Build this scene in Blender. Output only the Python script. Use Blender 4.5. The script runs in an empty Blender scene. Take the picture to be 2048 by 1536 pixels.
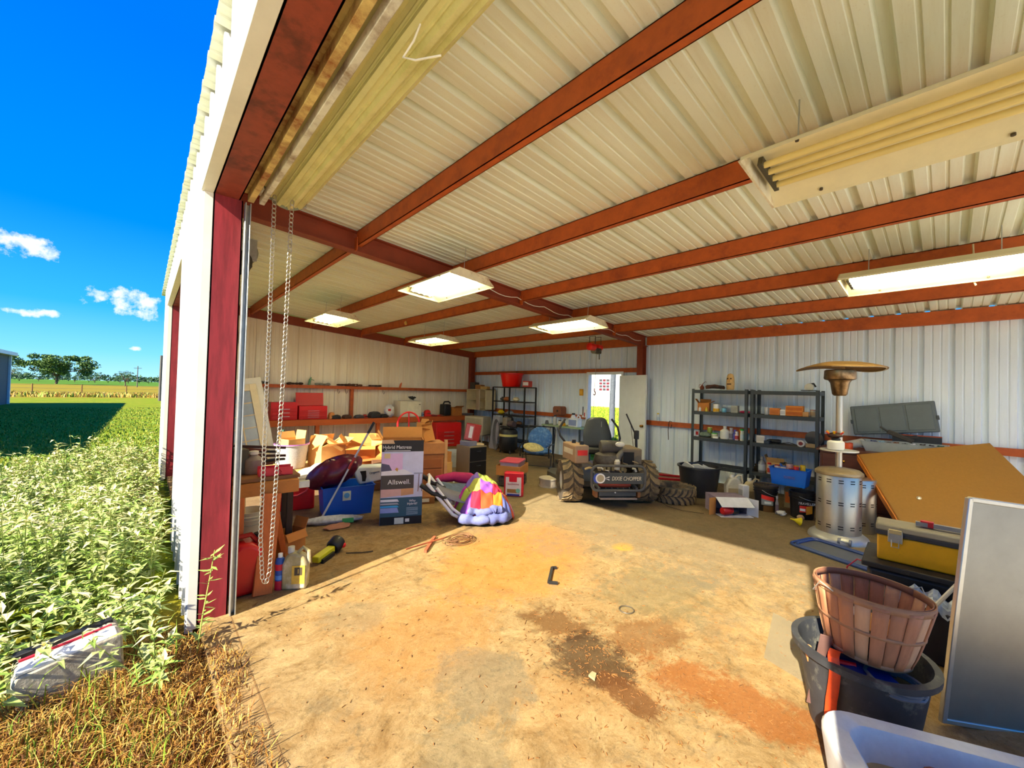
import bpy, math, random
import numpy as np
from mathutils import Vector, Matrix, Euler
sc = bpy.context.scene
COL = sc.collection
rad = math.radians
# ------------------------------------------------------------------ camera
# world: X runs into the building, Y along the open front wall, Z up, metres
CAM_H = 1.69
F_PX, XA, ROLL, HY = 800.0, 290.0, 0.0272, 782.0
def _cam_axes():
    n = Vector((-ROLL, 1.0, -(HY - 768.0) / F_PX)).normalized()          # "down" in camera axes
    a = Vector((XA - 1024.0, HY + ROLL * (XA - 1024.0) - 768.0, F_PX)).normalized()
    b = n.cross(a)
    if b.x < 0: b = -b
    return Matrix((b, a, -n))
_R = _cam_axes()
cam_d = bpy.data.cameras.new('camera'); cam = bpy.data.objects.new('camera', cam_d); COL.objects.link(cam)
cam_d.sensor_width = 36.0; cam_d.lens = 36.0 * F_PX / 2048.0; cam_d.clip_start = 0.02; cam_d.clip_end = 3000
_right = _R @ Vector((1, 0, 0)); _up = -(_R @ Vector((0, 1, 0))); _back = -(_R @ Vector((0, 0, 1)))
cam.matrix_world = Matrix(((_right.x, _up.x, _back.x, 0), (_right.y, _up.y, _back.y, 0), (_right.z, _up.z, _back.z, CAM_H), (0, 0, 0, 1)))
sc.camera = cam
# ------------------------------------------------------------------ exposure
vs = sc.view_settings
vs.view_transform = 'Standard'; vs.look = 'None'; vs.gamma = 1.0; vs.use_curve_mapping = False
vs.exposure = 1.42
try:
    sc.cycles.max_bounces = 10; sc.cycles.diffuse_bounces = 6; sc.cycles.transparent_max_bounces = 8
    sc.cycles.sample_clamp_indirect = 8.0
except Exception: pass
# ------------------------------------------------------------------ sky
SKY_STRENGTH = .48
SUN_DIR = Vector((4.75, 1.07, -3.05)).normalized()
SUN_STRENGTH = 6.2
def build_world():
    w = bpy.data.worlds.new('sky'); sc.world = w; w.use_nodes = True
    nt = w.node_tree; N = nt.nodes; L = nt.links; N.clear()
    out = N.new('ShaderNodeOutputWorld'); bg = N.new('ShaderNodeBackground')
    tc = N.new('ShaderNodeTexCoord'); sep = N.new('ShaderNodeSeparateXYZ')
    L.new(tc.outputs['Generated'], sep.inputs[0])
    ramp = N.new('ShaderNodeValToRGB'); r = ramp.color_ramp
    stops = [(0.0, (.42, .80, 1.0)), (.05, (.20, .66, 1.0)), (.13, (.035, .44, 1.0)), (.28, (.0, .25, .92)), (.55, (.0, .165, .78)), (1.0, (.0, .14, .70))]
    while len(r.elements) < len(stops): r.elements.new(.5)
    for e, (p, c) in zip(r.elements, stops): e.position = p; e.color = (*c, 1)
    L.new(sep.outputs['Z'], ramp.inputs[0])
    col = ramp.outputs[0]
    noise = N.new('ShaderNodeTexNoise'); noise.inputs['Scale'].default_value = 34; noise.inputs['Detail'].default_value = 9; noise.inputs['Roughness'].default_value = .62
    L.new(tc.outputs['Generated'], noise.inputs['Vector'])
    # fair-weather cumulus low in the sky: direction, width, height
    for d, wd, hg in CLOUDS:
        d = Vector(d).normalized(); t = Vector((0, 0, 1)).cross(d).normalized(); u = d.cross(t)
        def dot(v):
            n = N.new('ShaderNodeVectorMath'); n.operation = 'DOT_PRODUCT'; n.inputs[1].default_value = v
            L.new(tc.outputs['Generated'], n.inputs[0]); return n.outputs['Value']
        def m(op, a, b=None, cl=False):
            n = N.new('ShaderNodeMath'); n.operation = op; n.use_clamp = cl
            for i, x in enumerate((a, b)):
                if x is None: continue
                if isinstance(x, (int, float)): n.inputs[i].default_value = x
                else: L.new(x, n.inputs[i])
            return n.outputs[0]
        a = m('DIVIDE', dot(t), wd); b = m('DIVIDE', dot(u), hg)
        q = m('SUBTRACT', 1.15, m('ADD', m('MULTIPLY', a, a), m('MULTIPLY', b, b)))
        q = m('ADD', q, m('MULTIPLY', m('SUBTRACT', noise.outputs['Fac'], .55), 6.5))
        q = m('MULTIPLY', q, m('GREATER_THAN', dot(d), 0.5))
        q = m('MULTIPLY', q, .8, True)
        mix = N.new('ShaderNodeMixRGB'); mix.inputs[2].default_value = (.93, .96, 1.0, 1)
        L.new(q, mix.inputs[0]); L.new(col, mix.inputs[1]); col = mix.outputs[0]
    L.new(col, bg.inputs['Color']); bg.inputs['Strength'].default_value = SKY_STRENGTH
    L.new(bg.outputs[0], out.inputs[0])
CLOUDS = [((-.141, .968, .206), .042, .022), ((-.028, .99, .142), .046, .022), ((-.01, .99, .122), .05, .011), ((-.13, .986, .103), .036, .007), ((-.014, .998, .059), .008, .004),
          ((.9, .3, .2), .09, .03), ((.7, -.6, .25), .1, .03), ((-.8, .5, .22), .1, .03), ((-.6, -.7, .2), .1, .035)]
build_world()
sun_d = bpy.data.lights.new('sun', 'SUN'); sun_d.energy = SUN_STRENGTH; sun_d.color = (1.0, .91, .72); sun_d.angle = rad(.6)
sun = bpy.data.objects.new('sun', sun_d); COL.objects.link(sun)
sun.rotation_euler = SUN_DIR.to_track_quat('-Z', 'Y').to_euler(); sun.location = (-20, -4, 14)

# ------------------------------------------------------------------ helpers: materials
def lin(h):
    h = h.lstrip('#'); o = []
    for i in (0, 2, 4):
        c = int(h[i:i + 2], 16) / 255
        o.append(c / 12.92 if c <= .04045 else ((c + .055) / 1.055) ** 2.4)
    return tuple(o)
_MATS = {}
def M(color, rough=.6, metal=0.0, var=.12, scale=6.0, bump=0.0, dirt=None, dirt_amt=.35, alpha=1.0, trans=0.0, emit=0.0, spec=.5, stretch=None, k=1.0):
    """noise-varied principled material; color = '#hex'; dirt = second colour mixed in by a blotchy noise"""
    key = (color, rough, metal, var, scale, bump, dirt, dirt_amt, alpha, trans, emit, spec, stretch, k)
    if key in _MATS: return _MATS[key]
    m = bpy.data.materials.new('m_' + color.lstrip('#')); m.use_nodes = True
    nt = m.node_tree; N = nt.nodes; L = nt.links
    p = N['Principled BSDF']; c = tuple(k * q for q in lin(color))
    p.inputs['Roughness'].default_value = rough; p.inputs['Metallic'].default_value = metal
    p.inputs['Specular IOR Level'].default_value = spec
    tc = N.new('ShaderNodeTexCoord'); vec = tc.outputs['Object']
    if stretch:
        mp = N.new('ShaderNodeMapping'); mp.inputs['Scale'].default_value = stretch
        L.new(vec, mp.inputs[0]); vec = mp.outputs[0]
    nz = N.new('ShaderNodeTexNoise'); nz.inputs['Scale'].default_value = scale; nz.inputs['Detail'].default_value = 6; nz.inputs['Roughness'].default_value = .65
    L.new(vec, nz.inputs['Vector'])
    rp = N.new('ShaderNodeValToRGB'); rp.color_ramp.elements[0].position = .3; rp.color_ramp.elements[1].position = .7
    rp.color_ramp.elements[0].color = (*[x * (1 - var) for x in c], 1); rp.color_ramp.elements[1].color = (*[min(1, x * (1 + var)) for x in c], 1)
    L.new(nz.outputs['Fac'], rp.inputs[0]); col = rp.outputs[0]
    if dirt:
        n2 = N.new('ShaderNodeTexNoise'); n2.inputs['Scale'].default_value = scale * .45; n2.inputs['Detail'].default_value = 8; n2.inputs['Roughness'].default_value = .7
        L.new(vec, n2.inputs['Vector'])
        r2 = N.new('ShaderNodeValToRGB'); r2.color_ramp.elements[0].position = .62 - dirt_amt * .4; r2.color_ramp.elements[1].position = .82 - dirt_amt * .4
        L.new(n2.outputs['Fac'], r2.inputs[0])
        mx = N.new('ShaderNodeMixRGB'); mx.inputs[2].default_value = (*lin(dirt), 1)
        L.new(r2.outputs[0], mx.inputs[0]); L.new(col, mx.inputs[1]); col = mx.outputs[0]
    L.new(col, p.inputs['Base Color'])
    if bump:
        b = N.new('ShaderNodeBump'); b.inputs['Strength'].default_value = bump; b.inputs['Distance'].default_value = .01
        L.new(nz.outputs['Fac'], b.inputs['Height']); L.new(b.outputs[0], p.inputs['Normal'])
    if trans: p.inputs['Transmission Weight'].default_value = trans; p.inputs['IOR'].default_value = 1.2
    if alpha < 1: p.inputs['Alpha'].default_value = alpha
    if emit:
        p.inputs['Emission Color'].default_value = (*c, 1); p.inputs['Emission Strength'].default_value = emit
    _MATS[key] = m
    return m

# ------------------------------------------------------------------ helpers: mesh
class MB:
    """collects shapes, links them as one mesh object"""
    def __init__(s): s.v = []; s.f = []; s.T = Matrix()
    def at(s, loc=(0, 0, 0), rot=(0, 0, 0), scale=(1, 1, 1)):
        s.T = Matrix.LocRotScale(Vector(loc), Euler([rad(a) for a in rot]), Vector(scale)); return s
    def add(s, vs, fs):
        o = len(s.v); s.v += [tuple(s.T @ Vector(p)) for p in vs]; s.f += [tuple(o + i for i in f) for f in fs]; return s
    def box(s, x0, x1, y0, y1, z0, z1):
        return s.add([(x0, y0, z0), (x1, y0, z0), (x1, y1, z0), (x0, y1, z0), (x0, y0, z1), (x1, y0, z1), (x1, y1, z1), (x0, y1, z1)],
                     [(3, 2, 1, 0), (4, 5, 6, 7), (0, 1, 5, 4), (1, 2, 6, 5), (2, 3, 7, 6), (3, 0, 4, 7)])
    def cbox(s, c, d):
        return s.box(c[0] - d[0] / 2, c[0] + d[0] / 2, c[1] - d[1] / 2, c[1] + d[1] / 2, c[2] - d[2] / 2, c[2] + d[2] / 2)
    def bar(s, p, q, w, h=None, up=(0, 0, 1)):
        p = Vector(p); q = Vector(q); h = h or w; d = (q - p).normalized(); up = Vector(up)
        if abs(d.dot(up)) > .98: up = Vector((1, 0, 0))
        a = d.cross(up).normalized() * w / 2; b = a.cross(d).normalized() * h / 2
        vs = [p - a - b, p + a - b, p + a + b, p - a + b, q - a - b, q + a - b, q + a + b, q - a + b]
        return s.add(vs, [(0, 1, 2, 3), (7, 6, 5, 4), (0, 4, 5, 1), (1, 5, 6, 2), (2, 6, 7, 3), (3, 7, 4, 0)])
    def lathe(s, prof, n=20, c=(0, 0), ry=1.0, cap=True, a0=0.0):
        """profile [(r, z)...]; ry squashes along y"""
        vs = []; fs = []
        for r, z in prof:
            for k in range(n):
                a = a0 + 2 * math.pi * k / n; vs.append((c[0] + r * math.cos(a), c[1] + r * ry * math.sin(a), z))
        for i in range(len(prof) - 1):
            for k in range(n):
                k2 = (k + 1) % n; fs.append((i * n + k, i * n + k2, (i + 1) * n + k2, (i + 1) * n + k))
        if cap:
            if prof[0][0] > 1e-4: fs.append(tuple(range(n - 1, -1, -1)))
            if prof[-1][0] > 1e-4: fs.append(tuple(range((len(prof) - 1) * n, len(prof) * n)))
        return s.add(vs, fs)
    def cyl(s, r, z0, z1, n=16, c=(0, 0), r2=None): return s.lathe([(r, z0), (r if r2 is None else r2, z1)], n, c)
    def rod(s, p, q, r, n=8, r2=None): return s.tube([p, q], [r, r if r2 is None else r2], n)
    def tube(s, pts, r, n=8, closed=False, cap=True):
        pts = [Vector(p) for p in pts]; m = len(pts); rs = r if isinstance(r, (list, tuple)) else [r] * m
        vs = []; fs = []; prev = None
        for i, p in enumerate(pts):
            if closed: d = pts[(i + 1) % m] - pts[i - 1]
            else: d = pts[min(i + 1, m - 1)] - pts[max(i - 1, 0)]
            if d.length < 1e-9: d = Vector((0, 0, 1))
            d.normalize()
            if prev is None: a = d.orthogonal().normalized()
            else:
                a = prev - d * prev.dot(d)
                a = a.normalized() if a.length > 1e-6 else d.orthogonal().normalized()
            prev = a; b = d.cross(a)
            for k in range(n):
                t = 2 * math.pi * k / n; vs.append(p + (a * math.cos(t) + b * math.sin(t)) * rs[i])
        for i in range(m if closed else m - 1):
            j = (i + 1) % m
            for k in range(n):
                k2 = (k + 1) % n; fs.append((i * n + k, i * n + k2, j * n + k2, j * n + k))
        if cap and not closed: fs += [tuple(range(n - 1, -1, -1)), tuple(range((m - 1) * n, m * n))]
        return s.add(vs, fs)
    def prism(s, poly, h0, h1, axis='z'):
        """polygon extruded along an axis: z -> (x,y), x -> (y,z), y -> (x,z)"""
        n = len(poly)
        mk = {'z': lambda a, b, h: (a, b, h), 'x': lambda a, b, h: (h, a, b), 'y': lambda a, b, h: (a, h, b)}[axis]
        vs = [mk(a, b, h0) for a, b in poly] + [mk(a, b, h1) for a, b in poly]
        fs = [tuple(range(n - 1, -1, -1)), tuple(range(n, 2 * n))] + [(i, (i + 1) % n, n + (i + 1) % n, n + i) for i in range(n)]
        return s.add(vs, fs)
    def sphere(s, c, r, nu=14, nv=9, sc=(1, 1, 1), wob=0.0, seed=0):
        rn = random.Random(seed); vs = [(c[0], c[1], c[2] - r * sc[2])]; fs = []
        for i in range(1, nv):
            th = math.pi * i / nv
            for k in range(nu):
                a = 2 * math.pi * k / nu; w = 1 + rn.uniform(-wob, wob)
                vs.append((c[0] + r * sc[0] * math.sin(th) * math.cos(a) * w, c[1] + r * sc[1] * math.sin(th) * math.sin(a) * w, c[2] - r * sc[2] * math.cos(th) * w))
        vs.append((c[0], c[1], c[2] + r * sc[2])); t = len(vs) - 1
        for k in range(nu):
            k2 = (k + 1) % nu; fs.append((0, 1 + k2, 1 + k)); fs.append((t, 1 + (nv - 2) * nu + k, 1 + (nv - 2) * nu + k2))
            for i in range(nv - 2): fs.append((1 + i * nu + k, 1 + i * nu + k2, 1 + (i + 1) * nu + k2, 1 + (i + 1) * nu + k))
        return s.add(vs, fs)
    def grid(s, fn, nu, nv, closed=False):
        vs = [fn(i / nu, j / nv) for j in range(nv + 1) for i in range(nu + 1)]
        fs = [(j * (nu + 1) + i, j * (nu + 1) + i + 1, (j + 1) * (nu + 1) + i + 1, (j + 1) * (nu + 1) + i) for j in range(nv) for i in range(nu)]
        return s.add(vs, fs)
    def build(s, name, mat, parent=None, bevel=0.0, smooth=38, solid=0.0, sub=0, **tags):
        me = bpy.data.meshes.new(name); me.from_pydata(s.v, [], s.f); me.update()
        mats = mat if isinstance(mat, (list, tuple)) else [mat]
        for x in mats: me.materials.append(x)
        if smooth:
            me.polygons.foreach_set('use_smooth', [True] * len(me.polygons))
            try: me.set_sharp_from_angle(angle=rad(smooth))
            except Exception: pass
        o = bpy.data.objects.new(name, me); COL.objects.link(o)
        if parent: o.parent = parent
        if sub:
            md = o.modifiers.new('sub', 'SUBSURF'); md.levels = sub; md.render_levels = sub
        if solid:
            md = o.modifiers.new('solid', 'SOLIDIFY'); md.thickness = solid
        if bevel:
            md = o.modifiers.new('bev', 'BEVEL'); md.width = bevel; md.segments = 2; md.limit_method = 'ANGLE'; md.angle_limit = rad(40)
        tag(o, **tags)
        return o
def tag(o, label=None, cat=None, group=None, kind=None):
    if label: o['label'] = label
    if cat: o['category'] = cat
    if group: o['group'] = group
    if kind: o['kind'] = kind
    return o
def thing(name, label=None, cat=None, loc=(0, 0, 0), rz=0.0, group=None, rot=None, kind=None, parent=None):
    o = bpy.data.objects.new(name, None); COL.objects.link(o); o.empty_display_size = .05
    o.location = loc; o.rotation_euler = Euler([rad(a) for a in rot]) if rot else Euler((0, 0, rad(rz)))
    if parent: o.parent = parent
    return tag(o, label, cat, group, kind)
def place(o, loc, rz=0.0, rot=None):
    o.location = loc; o.rotation_euler = Euler([rad(a) for a in rot]) if rot else Euler((0, 0, rad(rz))); return o
def dup(root, loc, rz=0.0, label=None, group=None, rot=None):
    def cp(o, par):
        c = o.copy(); COL.objects.link(c); c.parent = par
        for ch in list(o.children): cp(ch, c)
        return c
    r = cp(root, None); place(r, loc, rz, rot)
    return tag(r, label, None, group)
def text(body, size, mat, parent, loc, rot, name='lettering', ext=.001, align='CENTER', sx=1.0, shear=0.0, space=1.0):
    cu = bpy.data.curves.new(name, 'FONT'); cu.body = body; cu.size = size; cu.extrude = ext; cu.align_x = align; cu.align_y = 'CENTER'
    cu.shear = shear; cu.space_character = space; cu.space_line = .9; cu.resolution_u = 3
    tmp = bpy.data.objects.new('tmp', cu); COL.objects.link(tmp)
    me = bpy.data.meshes.new_from_object(tmp.evaluated_get(bpy.context.evaluated_depsgraph_get())); bpy.data.objects.remove(tmp); me.materials.clear(); me.materials.append(mat)
    o = bpy.data.objects.new(name, me); COL.objects.link(o); o.parent = parent
    o.location = loc; o.rotation_euler = Euler([rad(a) for a in rot]); o.scale = (sx, 1, 1)
    return o
def rrect(w, h, r, n=4, cx=0.0, cy=0.0):
    """rounded rectangle outline"""
    pts = []
    for (sx, sy, a0) in ((1, 1, 0), (-1, 1, 90), (-1, -1, 180), (1, -1, 270)):
        for k in range(n + 1):
            a = rad(a0 + 90 * k / n); pts.append((cx + sx * (w / 2 - r) + r * math.cos(a), cy + sy * (h / 2 - r) + r * math.sin(a)))
    return pts
def helix(r, n_turn, z0, z1, n=24, c=(0, 0), wob=0.0, seed=1):
    rn = random.Random(seed); m = int(n_turn * n)
    return [(c[0] + (r + rn.uniform(-wob, wob)) * math.cos(2 * math.pi * i / n), c[1] + (r + rn.uniform(-wob, wob)) * math.sin(2 * math.pi * i / n), z0 + (z1 - z0) * i / m + rn.uniform(-wob, wob) * .3) for i in range(m + 1)]
# ------------------------------------------------------------------ setting: materials
def mat_floor():
    m = bpy.data.materials.new('concrete_slab'); m.use_nodes = True; nt = m.node_tree; N = nt.nodes; L = nt.links; p = N['Principled BSDF']
    tc = N.new('ShaderNodeTexCoord'); P = tc.outputs['Object']
    def noise(s, d=8, r=.65, dist=0.0):
        n = N.new('ShaderNodeTexNoise'); n.inputs['Scale'].default_value = s; n.inputs['Detail'].default_value = d; n.inputs['Roughness'].default_value = r; n.inputs['Distortion'].default_value = dist
        L.new(P, n.inputs['Vector']); return n.outputs['Fac']
    def ramp(f, a, b):
        n = N.new('ShaderNodeValToRGB'); n.color_ramp.elements[0].position = a; n.color_ramp.elements[1].position = b; L.new(f, n.inputs[0]); return n.outputs[0]
    def mix(f, c1, c2, k=1.0):
        n = N.new('ShaderNodeMixRGB')
        if k != 1.0:
            q = N.new('ShaderNodeMath'); q.operation = 'MULTIPLY'; q.inputs[1].default_value = k; L.new(f, q.inputs[0]); f = q.outputs[0]
        L.new(f, n.inputs[0])
        for i, c in ((1, c1), (2, c2)):
            if isinstance(c, str): n.inputs[i].default_value = (*lin(c), 1)
            else: L.new(c, n.inputs[i])
        return n.outputs[0]
    def math_(op, a, b):
        n = N.new('ShaderNodeMath'); n.operation = op
        for i, x in enumerate((a, b)):
            if isinstance(x, (int, float)): n.inputs[i].default_value = x
            else: L.new(x, n.inputs[i])
        return n.outputs[0]
    n_brk = noise(11, 12, .85, .6)
    def spot(cx, cy, rx, ry, rot=0.0, nz=None, k=1.6):
        mp = N.new('ShaderNodeMapping'); mp.vector_type = 'TEXTURE'; mp.inputs['Location'].default_value = (cx, cy, 0); mp.inputs['Rotation'].default_value = (0, 0, rad(rot)); mp.inputs['Scale'].default_value = (rx, ry, 1)
        L.new(P, mp.inputs[0]); ln = N.new('ShaderNodeVectorMath'); ln.operation = 'LENGTH'
        ml = N.new('ShaderNodeVectorMath'); ml.operation = 'MULTIPLY'; ml.inputs[1].default_value = (1, 1, 0)
        L.new(mp.outputs[0], ml.inputs[0]); L.new(ml.outputs[0], ln.inputs[0])
        v = math_('SUBTRACT', 1.0, ln.outputs['Value'])
        v = math_('ADD', v, math_('MULTIPLY', math_('SUBTRACT', nz, .5), k)) if nz is not None else v
        v = math_('ADD', v, math_('MULTIPLY', math_('SUBTRACT', n_brk, .5), 1.6))
        return ramp(v, .05, .35)
    n_big = noise(1.1, 6, .6); n_mid = noise(4.5, 10, .8, .6); n_fine = noise(34, 8, .8); n_bl = noise(2.2, 12, .78, 1.0)
    c = mix(ramp(n_mid, .36, .62), '#86693c', '#bfa473')
    c = mix(ramp(n_big, .45, .68), c, '#b8894e', .5)                    # clay-coloured film
    c = mix(ramp(n_bl, .52, .70), c, '#787460', .6)                      # grey-green blotches
    c = mix(ramp(noise(9, 12, .8, .8), .54, .66), c, '#5e5238', .6)
    c = mix(ramp(noise(3.1, 12, .82, 1.2), .56, .66), c, '#54503c', .5)
    c = mix(ramp(noise(17, 10, .85, .5), .56, .64), c, '#d4b87c', .45)
    c = mix(spot(2.9, 3.0, 1.3, .8, 20, n_mid, 1.2), c, '#c8822a', .6)     # orange clay streak
    c = mix(spot(1.5, 2.4, .6, .5, 0, n_bl, 2.0), c, '#b8813c', .4)
    c = mix(spot(3.95, 2.42, .16, .13, 0, n_mid, .8), c, '#e8b000', .75)   # yellow powder
    c = mix(spot(2.65, 1.45, .42, .26, 0, n_bl, 2.6), c, '#80562a', .7)    # damp soil and rust stains
    c = mix(spot(2.47, .85, .24, .6, 6, n_bl, 2.2), c, '#9a5c22', .8)
    c = mix(spot(2.28, 1.95, .2, .3, 20, n_bl, 2.4), c, '#6c481e', .8)
    c = mix(spot(2.15, 1.52, .30, .30, 0, n_bl, 2.6), c, '#3c2812', .8)
    c = mix(spot(2.04, 1.18, .12, .26, -8, n_bl, 2.4), c, '#6c421a', .85)
    c = mix(spot(1.5, 1.8, .34, .34, 0, n_bl, 2.6), c, '#7c7660', .5)
    c = mix(spot(1.1, 1.5, .3, .3, 0, n_bl, 2.6), c, '#807a60', .4)
    c = mix(spot(1.2, 2.95, .3, .25, 0, n_bl, 2.6), c, '#857c60', .4)
    c = mix(spot(3.3, 1.7, .7, .45, 0, n_bl, 2.6), c, '#7d7452', .55)
    c = mix(spot(6.2, 3.9, 3.4, 6.5, 0, n_big, .8), c, '#7f7660', .65)    # shade of the back bays put into the slab colour
    c = mix(spot(2.6, 7.0, 2.6, 3.0, 0, n_big, .8), c, '#7a6650', .65)  # same painted shade, browner, over the second bay
    c = mix(ramp(n_fine, .56, .75), c, '#e0cfa6', .35)
    c = mix(ramp(noise(60, 6, .85), .56, .64), c, '#54381a', .55)
    c = mix(ramp(noise(26, 10, .88, .4), .55, .62), c, '#4c4430', .5)
    c = mix(ramp(noise(45, 8, .88), .6, .66), c, '#ead9b0', .55)
    dk_ = N.new('ShaderNodeMixRGB'); dk_.blend_type = 'MULTIPLY'; dk_.inputs[0].default_value = 1.0; dk_.inputs[2].default_value = (.76, .74, .72, 1); L.new(c, dk_.inputs[1]); c = dk_.outputs[0]
    L.new(c, p.inputs['Base Color']); p.inputs['Roughness'].default_value = .86; p.inputs['Specular IOR Level'].default_value = .25
    b = N.new('ShaderNodeBump'); b.inputs['Strength'].default_value = .5; b.inputs['Distance'].default_value = .006
    L.new(math_('ADD', n_fine, math_('MULTIPLY', n_mid, 1.5)), b.inputs['Height']); L.new(b.outputs[0], p.inputs['Normal'])
    return m
def mat_sheet(base, streak, amt, sc_=(1, 1, .06), metal=.0, rough=.5):
    m = bpy.data.materials.new('metal_sheet'); m.use_nodes = True; nt = m.node_tree; N = nt.nodes; L = nt.links; p = N['Principled BSDF']
    gm = N.new('ShaderNodeNewGeometry'); mp = N.new('ShaderNodeMapping'); mp.inputs['Scale'].default_value = sc_; L.new(gm.outputs['Position'], mp.inputs[0])
    n = N.new('ShaderNodeTexNoise'); n.inputs['Scale'].default_value = 5; n.inputs['Detail'].default_value = 8; n.inputs['Roughness'].default_value = .7; L.new(mp.outputs[0], n.inputs['Vector'])
    r = N.new('ShaderNodeValToRGB'); r.color_ramp.elements[0].position = .42; r.color_ramp.elements[1].position = .72; L.new(n.outputs['Fac'], r.inputs[0])
    k = N.new('ShaderNodeMath'); k.operation = 'MULTIPLY'; k.inputs[1].default_value = amt; L.new(r.outputs[0], k.inputs[0])
    mx = N.new('ShaderNodeMixRGB'); mx.inputs[1].default_value = (*lin(base), 1); mx.inputs[2].default_value = (*lin(streak), 1); L.new(k.outputs[0], mx.inputs[0])
    n2 = N.new('ShaderNodeTexNoise'); n2.inputs['Scale'].default_value = 90; n2.inputs['Detail'].default_value = 3; L.new(gm.outputs['Position'], n2.inputs['Vector'])
    r2 = N.new('ShaderNodeValToRGB'); r2.color_ramp.elements[0].position = .64; r2.color_ramp.elements[1].position = .72; L.new(n2.outputs['Fac'], r2.inputs[0])
    k2 = N.new('ShaderNodeMath'); k2.operation = 'MULTIPLY'; k2.inputs[1].default_value = .3; L.new(r2.outputs[0], k2.inputs[0])
    m2 = N.new('ShaderNodeMixRGB'); m2.inputs[2].default_value = (*lin(streak), 1); L.new(k2.outputs[0], m2.inputs[0]); L.new(mx.outputs[0], m2.inputs[1])
    L.new(m2.outputs[0], p.inputs['Base Color']); p.inputs['Roughness'].default_value = rough; p.inputs['Metallic'].default_value = metal
    return m
m_roof = mat_sheet('#e6ecda', '#c8c29c', .5, (.08, 1.2, 1)); m_wall_in = mat_sheet('#e8f4ff', '#ccd4d0', .45, rough=.42); m_gable = mat_sheet('#f7f0de', '#d0b688', .5, rough=.45)
m_wall_out = mat_sheet('#cfcfcb', '#b8b8b4', .4)
m_oxide = M('#b8571f', .55, 0, .16, 9, .06, '#94401c', .25); m_jamb = M('#862028', .55, 0, .2, 30, .05, '#6a1218', .4, stretch=(1, 1, .12))
m_beam = M('#8a3a1e', .6, 0, .15, 7, .05); m_trim = M('#e4e2d4', .45, 0, .06, 5); m_galv = M('#b9bdbb', .38, .7, .15, 14); m_black = M('#141414', .6)
# ------------------------------------------------------------------ building numbers
X_F, X_B = .30, 8.36                      # outer front wall, back wall sheet
Y_END, Y_FR, Y_FR2, Y_FAR = 11.06, 4.65, -1.76, -1.90   # unseen near gable end left open to let in fill light
SL = -.0723
def z_raf(x): return 3.37 + SL * x         # rafter underside
def z_roof(x): return z_raf(x) + .235      # roof sheet underside (flat of the pan)
PITCH = .305
def rib_profile(n_pitch):
    """(along, out) points of a ribbed panel, n_pitch ribs wide"""
    pts = []
    for k in range(n_pitch):
        o = k * PITCH
        pts += [(o, 0), (o + .014, .044), (o + .056, .044), (o + .070, 0), (o + .128, 0), (o + .132, .009), (o + .148, .009), (o + .152, 0), (o + .216, 0), (o + .220, .009), (o + .236, .009), (o + .240, 0)]
    pts.append((n_pitch * PITCH, 0)); return pts
def sheet_obj(name, parent, mat, fn0, fn1, n_pitch):
    mb = MB(); pr = rib_profile(n_pitch)
    vs = [fn0(a, b) for a, b in pr] + [fn1(a, b) for a, b in pr]; n = len(pr)
    mb.add(vs, [(i, i + 1, n + i + 1, n + i) for i in range(n - 1)])
    return mb.build(name, mat, parent, smooth=0)
# ------------------------------------------------------------------ floor and ground
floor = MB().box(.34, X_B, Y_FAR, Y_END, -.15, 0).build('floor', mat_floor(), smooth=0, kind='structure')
groove = MB().box(.508, .516, -.05, 3.56, -.002, .0012).build('threshold_groove', M('#7a5c34', .9), floor)
# ------------------------------------------------------------------ roof with purlins and rafters
ceil = thing('ceiling', kind='structure')
y = Y_FAR - .06
while y < Y_END + .1:
    sheet_obj('roof_sheet', ceil, m_roof, lambda a, b, y=y: (.21, y + a, z_roof(.21) + b), lambda a, b, y=y: (X_B + .12, y + a, z_roof(X_B + .12) + b), 3)
    y += 3 * PITCH
def c_purlin(x, y0, y1, zb, h, lip=.06, face=-1):
    """channel running along y, web at x, flanges to +x"""
    mb = MB(); t = .006
    for (a, b, c, d) in ((x, x + t, zb, zb + h), (x, x + lip, zb, zb + t), (x, x + lip, zb + h - t, zb + h), (x + lip - t, x + lip, zb, zb + .018)):
        mb.add([(a, y0, c), (b, y0, c), (b, y1, c), (a, y1, c), (a, y0, d), (b, y0, d), (b, y1, d), (a, y1, d)], [(3, 2, 1, 0), (4, 5, 6, 7), (0, 1, 5, 4), (1, 2, 6, 5), (2, 3, 7, 6), (3, 0, 4, 7)])
    return mb
for x in (1.74, 3.06, 4.36, 5.66, 6.98):
    for (a, b) in ((Y_FR + .05, Y_END - .12), (Y_FR2 + .05, Y_FR - .05)):
        c_purlin(x, a, b, z_roof(x) - .172, .168).build('purlin', m_oxide, ceil, smooth=0)
        MB().cbox((x - .012, b - .02, z_roof(x) - .16), (.012, .07, .15)).build('purlin_clip', m_oxide, ceil, smooth=0)
c_purlin(.36, Y_FAR, Y_END, z_roof(.36) - .205, .2).build('eave_strut', m_oxide, ceil, smooth=0)
MB().box(X_B - .10, X_B - .02, Y_FAR, Y_FR - .08, z_roof(X_B) - .2, z_roof(X_B) - .012).build('eave_strut', m_oxide, ceil, smooth=0)
MB().box(X_B - .10, X_B - .02, Y_FR + .08, Y_END, z_roof(X_B) - .2, z_roof(X_B) - .012).build('eave_strut', m_oxide, ceil, smooth=0)
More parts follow.
